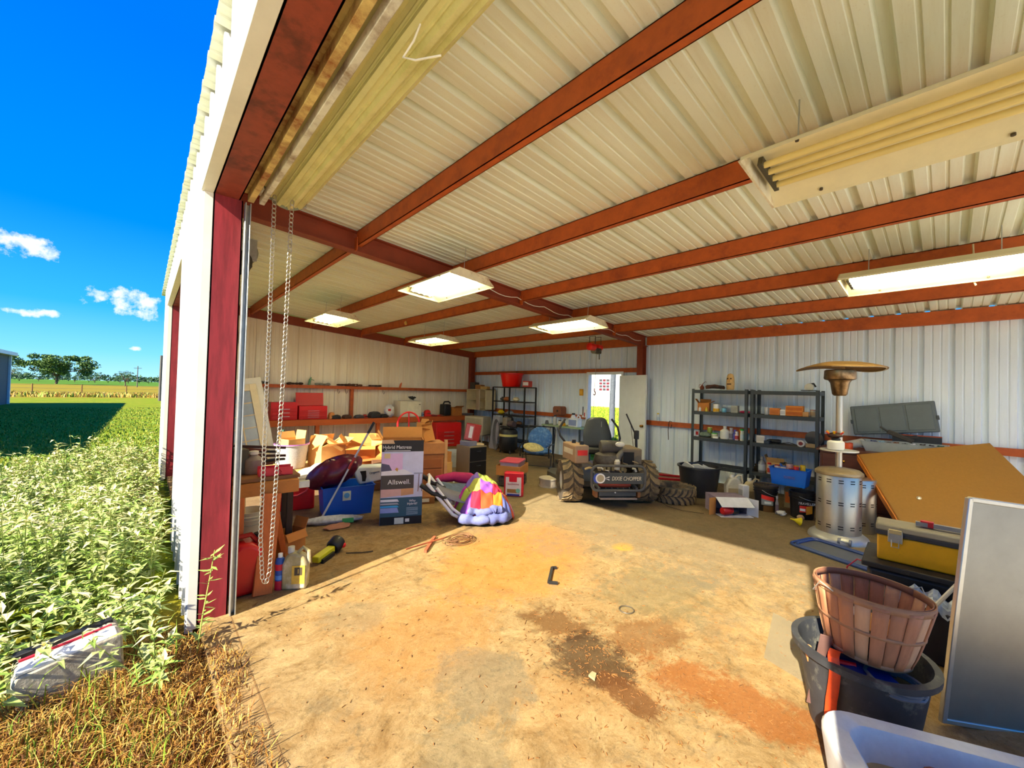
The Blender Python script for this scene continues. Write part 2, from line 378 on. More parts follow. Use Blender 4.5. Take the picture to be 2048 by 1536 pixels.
def rafter(y):
    mb = MB(); x0, x1 = .5, X_B - .03
    def slab(ya, yb, oa, ob):
        mb.add([(x0, ya, z_raf(x0) + oa), (x1, ya, z_raf(x1) + oa), (x1, yb, z_raf(x1) + oa), (x0, yb, z_raf(x0) + oa), (x0, ya, z_raf(x0) + ob), (x1, ya, z_raf(x1) + ob), (x1, yb, z_raf(x1) + ob), (x0, yb, z_raf(x0) + ob)],
               [(3, 2, 1, 0), (4, 5, 6, 7), (0, 1, 5, 4), (1, 2, 6, 5), (2, 3, 7, 6), (3, 0, 4, 7)])
    slab(y - .065, y + .065, 0, .012); slab(y - .005, y + .005, .012, .222); slab(y - .065, y + .065, .215, .227)
    return mb.build('rafter', m_beam, ceil, smooth=0)
for yy in (Y_FR, Y_FR2): rafter(yy)
MB().add([(.3, Y_END - .1, z_raf(.3)), (X_B, Y_END - .1, z_raf(X_B)), (X_B, Y_END - .02, z_raf(X_B)), (.3, Y_END - .02, z_raf(.3)), (.3, Y_END - .1, z_raf(.3) + .21), (X_B, Y_END - .1, z_raf(X_B) + .21), (X_B, Y_END - .02, z_raf(X_B) + .21), (.3, Y_END - .02, z_raf(.3) + .21)],
         [(3, 2, 1, 0), (4, 5, 6, 7), (0, 1, 5, 4), (1, 2, 6, 5), (2, 3, 7, 6), (3, 0, 4, 7)]).build('rafter', m_beam, ceil, smooth=0)
# ------------------------------------------------------------------ back wall
D0, D1, D_T = 5.22, 6.16, 2.16              # doorway in the back wall
wb = thing('wall_back', kind='structure')
def wall_x(parent, mat, x, y0, y1, z0, z1, out):
    y = y0
    while y < y1 - .02:
        n = max(1, min(3, int(round((y1 - y) / PITCH)))); s = min(1.0, (y1 - y) / (n * PITCH))
        sheet_obj('wall_sheet', parent, mat, lambda a, b, y=y, s=s: (x + out * b, y + a * s, z0), lambda a, b, y=y, s=s: (x + out * b, y + a * s, z1), n); y += n * PITCH
zt = z_roof(X_B) - .02
wall_x(wb, m_wall_in, X_B, Y_FAR, D0, -.02, zt, 1); wall_x(wb, m_wall_in, X_B, D0, D1, D_T + .04, zt, 1); wall_x(wb, m_wall_in, X_B, D1, Y_END, -.02, zt, 1)
def girt(parent, x, y0, y1, z, h=.1): MB().box(x - .075, x - .002, y0, y1, z - h / 2, z + h / 2).build('girt', m_oxide, parent, smooth=0)
for (a, b) in ((Y_FAR, Y_FR - .07), (Y_FR + .07, D0 - .07), (D1 + .07, Y_END)): girt(wb, X_B, a, b, 1.07)
for (a, b) in ((Y_FR + .07, Y_END),): girt(wb, X_B, a, b, 2.25)
def column(parent, y, x0=X_B - .26, x1=X_B - .085, zt=None):
    mb = MB(); zt = zt or z_raf(x0) + .01; t = .009
    mb.box(x0, x0 + t, y - .065, y + .065, .012, zt).box(x1 - t, x1, y - .065, y + .065, .012, zt).box(x0 + t, x1 - t, y - .004, y + .004, .012, zt)
    mb.box(x0 - .03, x1 + .02, y - .09, y + .09, 0.0, .012)
    return mb.build('column', m_beam, parent, smooth=0)
column(wb, Y_FR); column(wb, Y_FR2); column(wb, Y_END - .1)
# doorway frame and open leaf
fr = thing('door_1', kind='structure')
mw = M('#e9eaea', .4, 0, .05); 
MB().box(X_B - .09, X_B + .05, D1, D1 + .06, 0, D_T + .06).build('door_jamb', mw, fr, bevel=.004); MB().box(X_B - .09, X_B + .05, D0 - .06, D0, 0, D_T + .06).build('door_jamb', mw, fr, bevel=.004)
MB().box(X_B - .09, X_B + .05, D0, D1, D_T, D_T + .06).build('door_head', mw, fr, bevel=.004)
leaf = thing('door_leaf', parent=fr); leaf.location = (X_B - .1, D0 - .01, .02); leaf.rotation_euler = (0, 0, rad(-14))
MB().box(-.045, 0, -.8, 0, 0, 2.1).build('door_panel', M('#dfe5e6', .4, 0, .05), leaf, bevel=.004)
mk = M('#b58a3a', .25, 1.0)
kb = MB().at((-.05, -.73, .98), (0, -90, 0)); kb.lathe([(.032, 0), (.03, .008), (.012, .012), (.012, .03), (.028, .04), (.03, .055), (.018, .066), (0, .067)], 16); kb.build('door_knob', mk, leaf)
# ------------------------------------------------------------------ gable wall (far end) only, the unseen near end left open for light
wg = thing('wall_end', kind='structure')
def wall_y(parent, mat, y, x0, x1, out):
    x = x0
    while x < x1 - .02:
        n = 3; s = min(1.0, (x1 - x) / (n * PITCH))
        sheet_obj('wall_sheet', parent, mat, lambda a, b, x=x, s=s: (x + a * s, y + out * b, -.02), lambda a, b, x=x, s=s: (x + a * s, y + out * b, z_roof(x + a * s) - .01), n); x += n * PITCH
wall_y(wg, m_gable, Y_END, X_F + .02, X_B, 1)
MB().box(.55, X_B - .28, Y_END - .16, Y_END - .004, 1.62, 1.70).build('girt', m_oxide, wg, smooth=0)
MB().box(4.12, 4.20, Y_END - .12, Y_END - .02, .80, 1.62).build('stud', m_oxide, wg, smooth=0)
# ------------------------------------------------------------------ front wall with three roll-up door openings
wf = thing('wall_front', kind='structure'); HEAD = 3.05
OPEN = [(-.115, 3.56), (5.76, 9.40)]
column(wf, Y_FR, .40, .58, z_raf(.5))
segs = []; cur = Y_FAR
for a, b in sorted(OPEN): segs.append((cur, a)); cur = b
segs.append((cur, Y_END))
for a, b in segs: wall_x(wf, m_wall_out, X_F, a, b, -.06, z_roof(X_F) + .0, -1)
def roll_door(a, b, first):
    wall_x(wf, m_wall_out, X_F, a, b, HEAD + .05, z_roof(X_F), -1)
    d = thing('trim_%d' % (OPEN.index((a, b)) + 1), kind='structure')
    MB().box(X_F - .05, X_F + .02, a - .02, b + .02, HEAD, HEAD + .07).build('head_trim', m_trim, d, bevel=.003)
    for yy, s in ((a, -1), (b, 1)):
        MB().box(X_F - .035, X_F + .02, yy - (.06 if s < 0 else 0), yy + (.06 if s > 0 else 0), -.04, HEAD).build('jamb_trim', m_trim, d, bevel=.003)
        j = MB(); lo, hi = (yy - .008, yy) if s < 0 else (yy, yy + .008)
        j.box(X_F + .02, .497, lo, hi, 0, HEAD); lo2, hi2 = (yy - .07, yy) if s < 0 else (yy, yy + .07)
        j.box(X_F + .02, X_F + .028, lo2, hi2, 0, HEAD); j.box(.489, .497, lo2, hi2, 0, HEAD)
        j.build('door_jamb', m_jamb, d, smooth=0)
        t = MB(); q = yy - s * .0
        for (x0, x1, l) in ((.505, .513, .05), (.535, .543, .05)): t.box(x0, x1, min(q, q - s * l), max(q, q - s * l), 0, HEAD - .02)
        t.box(.505, .543, min(q, q + s * .008), max(q, q + s * .008), 0, HEAD - .02)
        t.build('door_track', m_galv, d, bevel=.002)
    h = MB(); h.box(X_F + .02, .478, a, b, HEAD, HEAD + .008); h.box(X_F + .02, X_F + .028, a, b, HEAD, HEAD + .2); h.box(.47, .478, a, b, HEAD, HEAD + .2)
    h.build('door_header', M('#8a3a26', .55, 0, .2, 12, .05, '#552216', .35), d, smooth=0)
    return d
trims = [roll_door(a, b, i == 0) for i, (a, b) in enumerate(OPEN)]
# ------------------------------------------------------------------ rolled-up curtains
def rolled_door(a, b, label):
    t = thing('rolled_door', label, 'rolling door', (.80, (a + b) / 2, HEAD + .05), group='roll-up doors of the front wall')
    L_ = (b - a) / 2 + .06; mb = MB(); prof = []; n = 12
    for k in range(n):
        for da, r in ((0, .146), (.12, .168), (.40, .168), (.52, .146), (.76, .146), (.82, .152), (.9, .152), (.96, .146)):
            an = 2 * math.pi * (k + da) / n; prof.append((r * math.cos(an), .175 + r * math.sin(an)))
    mb.prism(prof, -L_, L_, 'y'); mb.build('curtain_roll', M('#dad694', .4, 0, .08, 5, 0, '#bcb870', .3), t, smooth=18)
    bb = MB(); bb.box(-.275, -.235, -L_ + .05, L_ - .05, -.04, .02); bb.box(-.30, -.21, -L_ + .05, L_ - .05, .02, .028)
    bb.build('bottom_bar', M('#d9c27a', .5, .1, .2, 9, .1, '#8a4a18', .5), t, bevel=.003)
    bb = MB(); bb.box(-.20, -.165, -L_ + .05, L_ - .05, -.035, .02); bb.build('weather_strip', M('#d8d6c4', .6, 0, .15, 9, 0, '#7a5a30', .35), t, bevel=.004)
    for s in (-1, 1):
        MB().at((0, s * (L_ + .004), .175), (90, 0, 0)).lathe([(.17, -.004), (.17, .004)], 20).build('end_plate', M('#9aa08e', .4, .6), t)
        MB().cbox((.0, s * (L_ + .03), .2), (.3, .02, .26)).build('wall_bracket', m_galv, t, bevel=.004)
    return t
rd = rolled_door(*OPEN[0], 'cream steel door curtain rolled up above the open doorway with the hanging chain')
rolled_door(*OPEN[1], 'cream steel door curtain rolled up over the opening beside the white french door')
# chain hoist of the first door
ch = MB()
def link(p, d, k, r=.0125, t=.0032):
    d = Vector(d).normalized(); s_ = (d.cross(Vector((0, 1, 0))) if k % 2 else d.cross(Vector((1, 0, .01)).cross(d))).normalized()
    pts = []
    for i in range(10):
        a = 2 * math.pi * i / 10; pts.append(Vector(p) + d * math.sin(a) * .021 + s_ * math.cos(a) * r)
    ch.tube(pts, t, 5, closed=True)
path = [(.675, 3.44, 3.115), (.668, 3.44, .55), (.69, 3.44, .24), (.715, 3.44, .2), (.735, 3.44, .28), (.775, 3.44, 1.6), (.795, 3.44, 3.115)]
k = 0; acc = 0.0; step = .033
for p, q in zip(path, path[1:]):
    p, q = Vector(p), Vector(q); L_ = (q - p).length; n = max(1, int(L_ / step))
    for i in range(n): link(p + (q - p) * (i + .5) / n, q - p, k); k += 1
ch.build('hoist_chain', M('#b8b2a4', .35, .8, .2, 20), None, label='endless steel hand chain hanging from the rolled door beside the red jamb', cat='chain')
def MV(color, rough=.7, k=.6): return M(color, rough, k=k)               # leaves and grass
# ------------------------------------------------------------------ ground outside
def mat_ground():
    m = bpy.data.materials.new('lawn'); m.use_nodes = True; nt = m.node_tree; N = nt.nodes; L = nt.links; p = N['Principled BSDF']
    gm = N.new('ShaderNodeNewGeometry'); P = gm.outputs['Position']; sep = N.new('ShaderNodeSeparateXYZ'); L.new(P, sep.inputs[0])
    def noise(s, d=8, r=.7):
        n = N.new('ShaderNodeTexNoise'); n.inputs['Scale'].default_value = s; n.inputs['Detail'].default_value = d; n.inputs['Roughness'].default_value = r; L.new(P, n.inputs['Vector']); return n.outputs['Fac']
    def ramp(f, a, b):
        n = N.new('ShaderNodeMapRange'); n.inputs['From Min'].default_value = a; n.inputs['From Max'].default_value = b; L.new(f, n.inputs['Value']); return n.outputs[0]
    def mix(f, c1, c2):
        n = N.new('ShaderNodeMixRGB'); L.new(f, n.inputs[0])
        for i, c in ((1, c1), (2, c2)):
            if isinstance(c, str): n.inputs[i].default_value = (*[.46 * q for q in lin(c)], 1)
            else: L.new(c, n.inputs[i])
        return n.outputs[0]
    n1 = noise(.6); n2 = noise(7); n3 = noise(.05)
    lawn = mix(ramp(n2, .3, .7), '#7fa818', '#c4d030'); lawn = mix(ramp(n1, .45, .75), lawn, '#cfc440')
    field = mix(ramp(n2, .3, .7), '#b2a024', '#d6c440'); field = mix(ramp(n3, .4, .7), field, '#c0a838')
    green = mix(ramp(n2, .3, .7), '#5f9a2c', '#86b83c')
    soil = mix(ramp(n2, .3, .7), '#7a4a1c', '#b47a34')
    # wobbling zone borders: dead grass near the slab, mown lawn, hay field, green crop beyond
    def zone(lo, hi, w):
        a = N.new('ShaderNodeMath'); a.operation = 'MULTIPLY_ADD'; L.new(n1, a.inputs[0]); a.inputs[1].default_value = w; L.new(sep.outputs['Y'], a.inputs[2]); return ramp(a.outputs[0], lo, hi)
    c = mix(zone(4.0, 5.5, 1.5), soil, lawn); c = mix(zone(56, 60, 6), c, field); c = mix(zone(185, 200, 10), c, green)
    L.new(c, p.inputs['Base Color']); p.inputs['Roughness'].default_value = .95; p.inputs['Specular IOR Level'].default_value = .1
    b = N.new('ShaderNodeBump'); b.inputs['Strength'].default_value = 1.0; b.inputs['Distance'].default_value = .06; L.new(n2, b.inputs['Height']); L.new(b.outputs[0], p.inputs['Normal'])
    return m
m_ground = mat_ground()
gb = MB(); xs = [-900, -300, -80, -20, -8, -3, -1, 0, .36, 8.6, 12, 30, 120, 900]; ys = [-200, -30, -9, -2, 0, 2, 4, 7, 11.2, 16, 30, 60, 120, 300, 1200]
for j in range(len(ys) - 1):
    for i in range(len(xs) - 1):
        if xs[i] >= .36 and xs[i + 1] <= 8.6 and ys[j] >= -2 and ys[j + 1] <= 11.3: continue
        gb.add([(xs[i], ys[j], -.07), (xs[i + 1], ys[j], -.07), (xs[i + 1], ys[j + 1], -.07), (xs[i], ys[j + 1], -.07)], [(0, 1, 2, 3)])
gb.build('ground', m_ground, smooth=0, kind='structure')
MB().box(-16, -.25, -2.1, .55, -.075, -.055).box(-16, 14, -22, -2.1, -.075, -.055).build('bounce_driveway', M('#e6dcc6', .95, 0, .15, 18, .4, '#c9b896', .3), smooth=0, kind='structure')  # unseen pale gravel added to bounce sunlight into the building
# ------------------------------------------------------------------ grass blades and weeds (nobody could count them)
def blades(name, label, n, region, h, w, cols, lean=.5, seed=1, z0=-.07, zfun=None, cat='grass'):
    rs = np.random.RandomState(seed); vs = []; fs = []; mi = []
    for i in range(n):
        x, y, k = region(rs)
        hh = h * k * rs.uniform(.45, 1.15); a = rs.uniform(0, 2 * np.pi); ln = rs.uniform(.05, 1) * lean * hh; dx, dy = np.cos(a), np.sin(a); ww = w * rs.uniform(.6, 1.3)
        b = rs.uniform(0, 2 * np.pi); px, py = np.cos(b) * ww / 2, np.sin(b) * ww / 2; o = len(vs)
        zb = z0 + (zfun(x, y) if zfun else 0)
        vs += [(x - px, y - py, zb), (x + px, y + py, zb), (x + dx * ln * .35 + px * .7, y + dy * ln * .35 + py * .7, zb + hh * .6), (x + dx * ln * .35 - px * .7, y + dy * ln * .35 - py * .7, zb + hh * .6), (x + dx * ln, y + dy * ln, zb + hh * (1 - .25 * lean))]
        fs += [(o, o + 1, o + 2, o + 3), (o + 3, o + 2, o + 4)]; k_ = rs.randint(len(cols)); mi += [k_, k_]
    me = bpy.data.meshes.new(name); me.from_pydata(vs, [], fs); me.update()
    for c in cols: me.materials.append(c)
    me.polygons.foreach_set('material_index', mi)
    o = bpy.data.objects.new(name, me); COL.objects.link(o); return tag(o, label, cat, kind='stuff')
g1, g2, g3, g4 = MV('#9cbf2a', .7, .5), MV('#7aa81e', .7, .5), MV('#c8c84a', .7, .5), MV('#5c8c18', .7, .5)
d1, d2, d3, d4 = MV('#cf9a40', .8, .75), MV('#a8702a', .8, .75), MV('#e0bc6a', .8, .8), MV('#7c4a1e', .8)
def dead_region(rs):
    while True:
        x, y = rs.uniform(-1.6, .56), rs.uniform(.9, 3.6)
        if (y > 3.45 and x > .18): continue
        if x < .38 + .12 * math.sin(y * 5.1) * math.sin(y * 2.3 + 1) + rs.uniform(-.05, .1) * (1 if rs.rand() < .8 else 1.6) and x < .49: return x, y, 1.0 if x < .3 else .55
blades('dead_grass', 'dry golden grass matted along the edge of the concrete slab', 21000, dead_region, .15, .006, [d1, d2, d3, d1, d4], 1.5, 3, zfun=lambda x, y: .07 if x > .34 else 0.0)
def green_region(rs): return rs.uniform(-1.9, .2), rs.uniform(1.0, 3.6), rs.uniform(.5, 1.2)
blades('green_grass', 'green grass blades growing up through the dry matted grass', 3200, green_region, .24, .007, [g1, g2, g3], .8, 5)
def lawn_region(rs):
    y = 10 + 26 * rs.rand() ** 2; x0 = -(y * .15 + .9); x1 = 0.0 if y < 11.4 else min(3.0, .12 * y)
    return rs.uniform(x0, x1), y, 1.0
blades('lawn_grass', 'short mown lawn grass in sun and shade beyond the weeds', 18000, lawn_region, .075, .03, [g1, g2, g3, g4], .6, 7)
def strip_region(rs): return rs.uniform(-30, 2), 60 + rs.uniform(-2.5, 2.5), rs.uniform(.5, 1.3)
blades('fence_row_grass', 'taller uncut grass along the wire fence', 5000, strip_region, .5, .1, [g3, d3, g1, d1], .6, 9)
def weed_patch():
    rs = np.random.RandomState(11); V = []; Fc = []; mi = []
    def leaf(p, d, L, w, m_):
        d = d / (np.linalg.norm(d) + 1e-9); s = np.cross(d, [0, 0, 1.0]); s = s / (np.linalg.norm(s) + 1e-9); o = len(V); n = np.cross(s, d)
        V.extend([tuple(p), tuple(p + d * L * .35 + s * w / 2 + n * .12 * L), tuple(p + d * L * .42 + n * .05 * L), tuple(p + d * L * .35 - s * w / 2 + n * .12 * L), tuple(p + d * L - n * .18 * L)])
        Fc.extend([(o, o + 1, o + 2), (o, o + 2, o + 3), (o + 1, o + 4, o + 2), (o + 2, o + 4, o + 3)]); mi.extend([m_] * 4)
    def stem(p, q, r, m_=3):
        o = len(V)
        for c, rr in ((p, r), (q, r * .6)):
            for a in (0, 2.1, 4.2): V.append((c[0] + rr * math.cos(a), c[1] + rr * math.sin(a), c[2]))
        for k in range(3): Fc.append((o + k, o + (k + 1) % 3, o + 3 + (k + 1) % 3, o + 3 + k)); mi.append(m_)
    n = 0
    while n < 330:
        y = rs.uniform(3.0, 9.6); x = rs.uniform(-.36 * y - .3 if y < 5 else -.16 * y - .9, .12)
        if y < 3.75 and x > -.2 and rs.rand() < .6: continue
        if y < 3.9 and x < .1 and rs.rand() < .75: continue
        n += 1
        h = rs.uniform(.45, .8) * (1.0 if y > 4.2 else .6) * (1.1 if x > -.8 else .85)
        for b in range(rs.randint(4, 7)):
            az = rs.uniform(0, 2 * np.pi); sp = rs.uniform(.05, .34); p0 = np.array([x, y, -.07]); top = np.array([min(x + math.cos(az) * sp, .16), y + math.sin(az) * sp, -.07 + h * rs.uniform(.7, 1.1)])
            stem(p0, top, .005)
            for k in range(rs.randint(15, 22)):
                t = rs.uniform(.18, 1.0) ** .75; p = p0 + (top - p0) * t; a = rs.uniform(0, 2 * np.pi)
                d = np.array([math.cos(a), math.sin(a), rs.uniform(-.2, .75)]); L = rs.uniform(.06, .14) * (1.15 - .35 * t)
                m_ = 2 if t > .85 and rs.rand() < .6 else rs.choice([0, 0, 1, 4])
                leaf(p, d, L, L * rs.uniform(.26, .38), m_)
    me = bpy.data.meshes.new('weeds'); me.from_pydata(V, [], Fc); me.update()
    for c in (MV('#b7cf6a', .6, .66), MV('#93b545', .6, .66), MV('#efe6a0', .7, .8), MV('#a2ad55', .8, .66), MV('#d5de88', .6, .7)): me.materials.append(c)
    me.polygons.foreach_set('material_index', mi)
    o = bpy.data.objects.new('weeds', me); COL.objects.link(o); tag(o, 'pale green leafy weeds crowding the outside of the white metal wall', 'weeds', kind='stuff')
weed_patch()
def sprig(loc, label):
    t = thing('weed_sprig', label, 'plant', loc); rn = random.Random(4)
    st = MB().tube([(0, 0, 0), (.02, -.02, .25), (.05, -.03, .5), (.07, -.02, .66)], [.005, .004, .003, .002], 6); st.build('stem', M('#9aa850', .8), t)
    lf = MB()
    for k in range(46):
        z = rn.uniform(.08, .66); a = rn.uniform(0, 6.28); L_ = rn.uniform(.04, .085); p = Vector((.1 * z, -.04 * z, z)); d = Vector((math.cos(a), math.sin(a), rn.uniform(-.3, .6))).normalized(); s_ = d.cross(Vector((0, 0, 1))).normalized() * L_ * .17
        lf.add([p, p + d * L_ * .4 + s_, p + d * L_, p + d * L_ * .4 - s_], [(0, 1, 2, 3)])
    lf.build('foliage', MV('#b4cc66', .65), t, kind='stuff')
sprig((.30, 3.25, -.06), 'single leafy weed stem growing in front of the red door jamb')
# ------------------------------------------------------------------ painted concrete block in the grass
t = thing('concrete_block', 'broken concrete block with flaking white paint and a red stripe', 'block', (-.24, 3.40, -.07), 0)
t.rotation_euler = (0, rad(-6), rad(8))
MB().at((0, 0, 0)).prism([(-.21, -.03), (.19, -.03), (.2, .235), (.16, .25), (-.2, .23), (-.22, .19)], -.13, .13, 'y').build('block_body', M('#b4ab98', .95, 0, .25, 22, .6, '#8c8272', .4), t, bevel=.012)
MB().prism([(-.20, -.125), (.18, -.125), (.18, .0), (-.19, -.01)], .233, .252).build('white_paint', M('#ecebe6', .8, 0, .1, 30, .4, '#b0a898', .35), t, bevel=.004)
MB().prism([(-.19, .005), (.17, .02), (.17, .035), (-.19, .02)], .236, .254).build('red_stripe', M('#d0203a', .6), t)
MB().prism([(-.21, .06), (.18, .07), (.18, .125), (-.21, .12)], .232, .262).build('rubber_strip', M('#15161a', .6), t, bevel=.004)
# ------------------------------------------------------------------ long shed whose shade falls over the lawn
t = thing('open_shed', 'grey metal shed edge with white roof at the lawn', 'shed', (-9.6, 27.6, -.07))
MB().box(-3, 2.95, -14.4, 14.4, 0, 3.2).build('wall_panel', M('#3c4a58', .7, 0, .1), t, smooth=0)
MB().prism([(-3.3, 3.2), (3.25, 3.2), (3.25, 3.42), (0, 4.1), (-3.3, 3.42)], -14.7, 14.7, 'y').build('roof', M('#e6ebee', .5), t, smooth=0)
MB().box(2.95, 3.05, 14.2, 14.4, 0, 3.2).build('corner_trim', M('#c8d2da', .5), t, smooth=0)
# ------------------------------------------------------------------ fence posts, poles, trees
for i, (x, y) in enumerate([(-8.3, 62), (-4.9, 62), (-1.5, 62), (1.9, 62), (-11.7, 62)]):
    MB().cyl(.06, -.07, 1.15, 8, (x, y), .045).build('fence_post', M('#7a5a34', .9), None, label='weathered timber post of the wire fence at the hay field', cat='post', group='posts of the wire fence')
fw = MB()
for z in (.35, .7, 1.05): fw.rod((-40, 62, z), (2, 62, z), .012, 5)
fw.build('fence_wire', M('#6a6a60', .6, .5), None, label='thin strands of fence wire across the hay field', cat='wire')
for x, y, h, lab in ((-1.55, 150, 5.8, 'far wooden utility pole near the small round tree'), (1.03, 48, 4.1, 'slim grey pole standing beside the corner of the white metal wall')):
    t = thing('utility_pole', lab, 'pole', (x, y, -.07)); MB().cyl(.12, 0, h, 10, (0, 0), .09).build('shaft', M('#5a5550', .9), t)
    if h > 5: MB().cbox((0, 0, h - .6), (1.6, .1, .12)).build('crossarm', M('#5a5550', .9), t)
def tree(name, label, loc, h, rx, trunk_h, n, seed, cols, group, flat=.6, ls=1.0):
    rs = np.random.RandomState(seed); t = thing(name, label, 'tree', loc, group=group)
    tm = MB(); tm.tube([(0, 0, -.2), (.02 * h, 0, trunk_h * .6), (0, 0, trunk_h)], [.035 * h, .024 * h, .02 * h], 8)
    ends = []
    for k in range(9):
        a = 2 * math.pi * k / 9 + rs.uniform(-.3, .3); r = rx * rs.uniform(.35, .8); z = trunk_h + (h - trunk_h) * rs.uniform(.25, .75)
        tm.tube([(0, 0, trunk_h * .75), (r * .4 * math.cos(a), r * .4 * math.sin(a), trunk_h + (z - trunk_h) * .5), (r * math.cos(a), r * math.sin(a), z)], [.016 * h, .01 * h, .004 * h], 6); ends.append((r * math.cos(a), r * math.sin(a), z))
    tm.build('trunk', M('#5a4a3c', .9), t)
    V = []; Fc = []; mi = []; clumps = []
    for k in range(46):
        a = rs.uniform(0, 6.28); u = math.sqrt(rs.rand()); r = rx * u * .9
        zz = trunk_h * .8 + (h - trunk_h * .8) * (.15 + .8 * rs.rand() * math.sqrt(max(0, 1 - (u * .92) ** 2 * flat)))
        clumps.append((r * math.cos(a), r * math.sin(a), zz, rx * rs.uniform(.13, .22)))
    for i in range(n):
        c = clumps[rs.randint(len(clumps))]; v = rs.normal(size=3); v /= np.linalg.norm(v); q = np.array(c[:3]) + v * c[3] * rs.uniform(.4, 1) * np.array([1, 1, .6])
        d1_ = rs.normal(size=3); d1_ /= np.linalg.norm(d1_); d2_ = np.cross(d1_, rs.normal(size=3)); d2_ /= np.linalg.norm(d2_); s_ = ls * rx * rs.uniform(.018, .038); o = len(V)
        V += [tuple(q - d1_ * s_), tuple(q + d2_ * s_ * .6), tuple(q + d1_ * s_), tuple(q - d2_ * s_ * .6)]; Fc.append((o, o + 1, o + 2, o + 3)); mi.append(rs.randint(len(cols)))
    me = bpy.data.meshes.new('crown'); me.from_pydata(V, [], Fc); me.update()
    for c in cols: me.materials.append(c)
    me.polygons.foreach_set('material_index', mi); o = bpy.data.objects.new('crown', me); COL.objects.link(o); o.parent = t; o['kind'] = 'stuff'
    return t
tg = [MV('#4f7a34', .8), MV('#6f9440', .8), MV('#3c6430', .8), MV('#8aa84c', .8)]; tb = [MV('#4a7648', .8), MV('#6a9058', .8), MV('#37624a', .8)]
tree('oak_tree', 'wide spreading oak standing alone in the field', (-21.7, 200, -.07), 10.4, 10.2, 3.2, 9000, 1, tg, 'trees beyond the hay field')
tree('young_tree', 'thin loose-leaved tree next to the shed edge', (-28.5, 180, -.07), 6.2, 2.9, 2, 2500, 2, [MV('#7fa06a', .8), MV('#9ab47c', .8), MV('#5f8458', .8)], 'trees beyond the hay field')
tree('round_tree', 'small round dark tree by the far utility pole', (-4.6, 175, -.07), 5.4, 2.5, 1.4, 3000, 3, tb, 'trees beyond the hay field')
rs_ = random.Random(8)
for i in range(26):
    x = -104 + i * 4.6; y = 330 + (i % 3) * 16
    tree('horizon_tree', 'bluish tree in the distant treeline on the horizon', (x, y, -.07), rs_.uniform(4.2, 6.4), rs_.uniform(5.0, 6.6), 1.0, 420, 20 + i, tb, 'trees of the distant treeline', .4, 2.6)
# ------------------------------------------------------------------ seen through the back doorway
t = thing('white_barn', 'white metal barn wall with a twelve-pane window behind the back doorway', 'building', (43.3, 29.6, -.07))
wm = MB(); wm.box(-.1, .5, -16, 16, 0, 7.2); wm.build('wall', M('#b4b8ba', .6), t, smooth=0)
wp = thing('window', parent=t, loc=(-.12, 0, 0))
wp.location = (-.12, .05, 2.05); wp['label'] = 'twelve-pane window'
MB().box(-.02, .03, -.86, .86, -.02, 1.66).build('window_frame', M('#f4f4f4', .4), wp, smooth=0)
for i in range(3):
    for j in range(4): MB().box(-.035, -.015, -.78 + i * .54, -.78 + i * .54 + .46, .08 + j * .385, .08 + j * .385 + .3).build('pane', M('#4a4448' if (i + j) % 2 else '#6a2a34', .35, 0, .2, 3), wp, smooth=0)
t = thing('tree_trunk', 'straight grey tree trunk outside the back doorway', 'trunk', (13.2, 8.685, -.07))
MB().tube([(0, 0, 0), (.03, .02, 1.5), (0, -.03, 3), (.03, 0, 5)], [.12, .10, .095, .09], 10).build('trunk', M('#565c62', .9, 0, .25, 12, .4), t)
def yard_region(rs):
    x = 9.2 + 34 * rs.rand() ** 1.6; return x, x * .675 + rs.uniform(-1, 1) * (.8 + x * .05), 1.0
blades('yard_grass', 'bright green grass between the back doorway and the white barn', 9000, yard_region, .22, .05, [MV('#c8d83a', .7), MV('#b4d82a', .7), g1], .6, 13)
# ------------------------------------------------------------------ fluorescent fixtures hung under the purlins
m_fix = M('#e9e2bc', .45, 0, .06, 8); m_fix_dirty = M('#e2dcc0', .5, 0, .1, 9, 0, '#a88a5a', .3)
def fixture(name, label, c, lit, n_tube=4):
    x, y, z = c; t = thing(name, label, 'ceiling light', (x, y, z), group='fluorescent fixtures under the roof')
    W, L_, H_ = .32, .61, .10
    t.rotation_euler = (0, -math.atan(SL), 0)
    pan = MB()
    # troffer: sloping side reflectors, flat back, thin rim
    pr = [(-W, 0), (-W, .018), (-.2, H_), (.2, H_), (W, .018), (W, 0), (W - .012, .012), (.19, H_ - .012), (-.19, H_ - .012), (-W + .012, .012)]
    pan.prism(pr, -L_, L_, 'y'); pan.build('housing', m_fix, t, smooth=0)
    for s in (-1, 1):
        MB().prism([(-W, 0), (-.2, H_), (.2, H_), (W, 0)], s * L_, s * (L_ + .012), 'y').build('end_plate', m_fix_dirty, t, smooth=0)
        MB().prism([(-.17, .03), (-.15, H_ - .015), (.15, H_ - .015), (.17, .03)], s * (L_ - .05) - .012, s * (L_ - .05) + .012, 'y').build('lamp_holder', M('#4a4636', .6), t, smooth=0)
    for k in range(n_tube):
        xx = -.125 + .25 * k / (n_tube - 1)
        MB().at((xx, 0, .045), (90, 0, 0)).lathe([(.016, -L_ + .06), (.0175, -L_ + .07), (.0175, L_ - .07), (.016, L_ - .06)], 12).build('tube', M('#fff6cc', .4, 0, .02, 3, emit=lit) if lit else M('#e6d48c', .35, 0, .04), t)
    for s in (-1, 1):
        for k in (-1, 1): MB().at((s * (W - .035), k * .36, .02)).lathe([(.009, -.006), (.009, .006)], 8).build('screw', M('#5a5040', .5, .5), t)
        zt = z_roof(x) - z - .02 - .0
        MB().rod((0, s * .42, H_), (0, s * .42, max(H_ + .03, zt)), .004, 6).build('hanger_wire', m_galv, t)
    return t
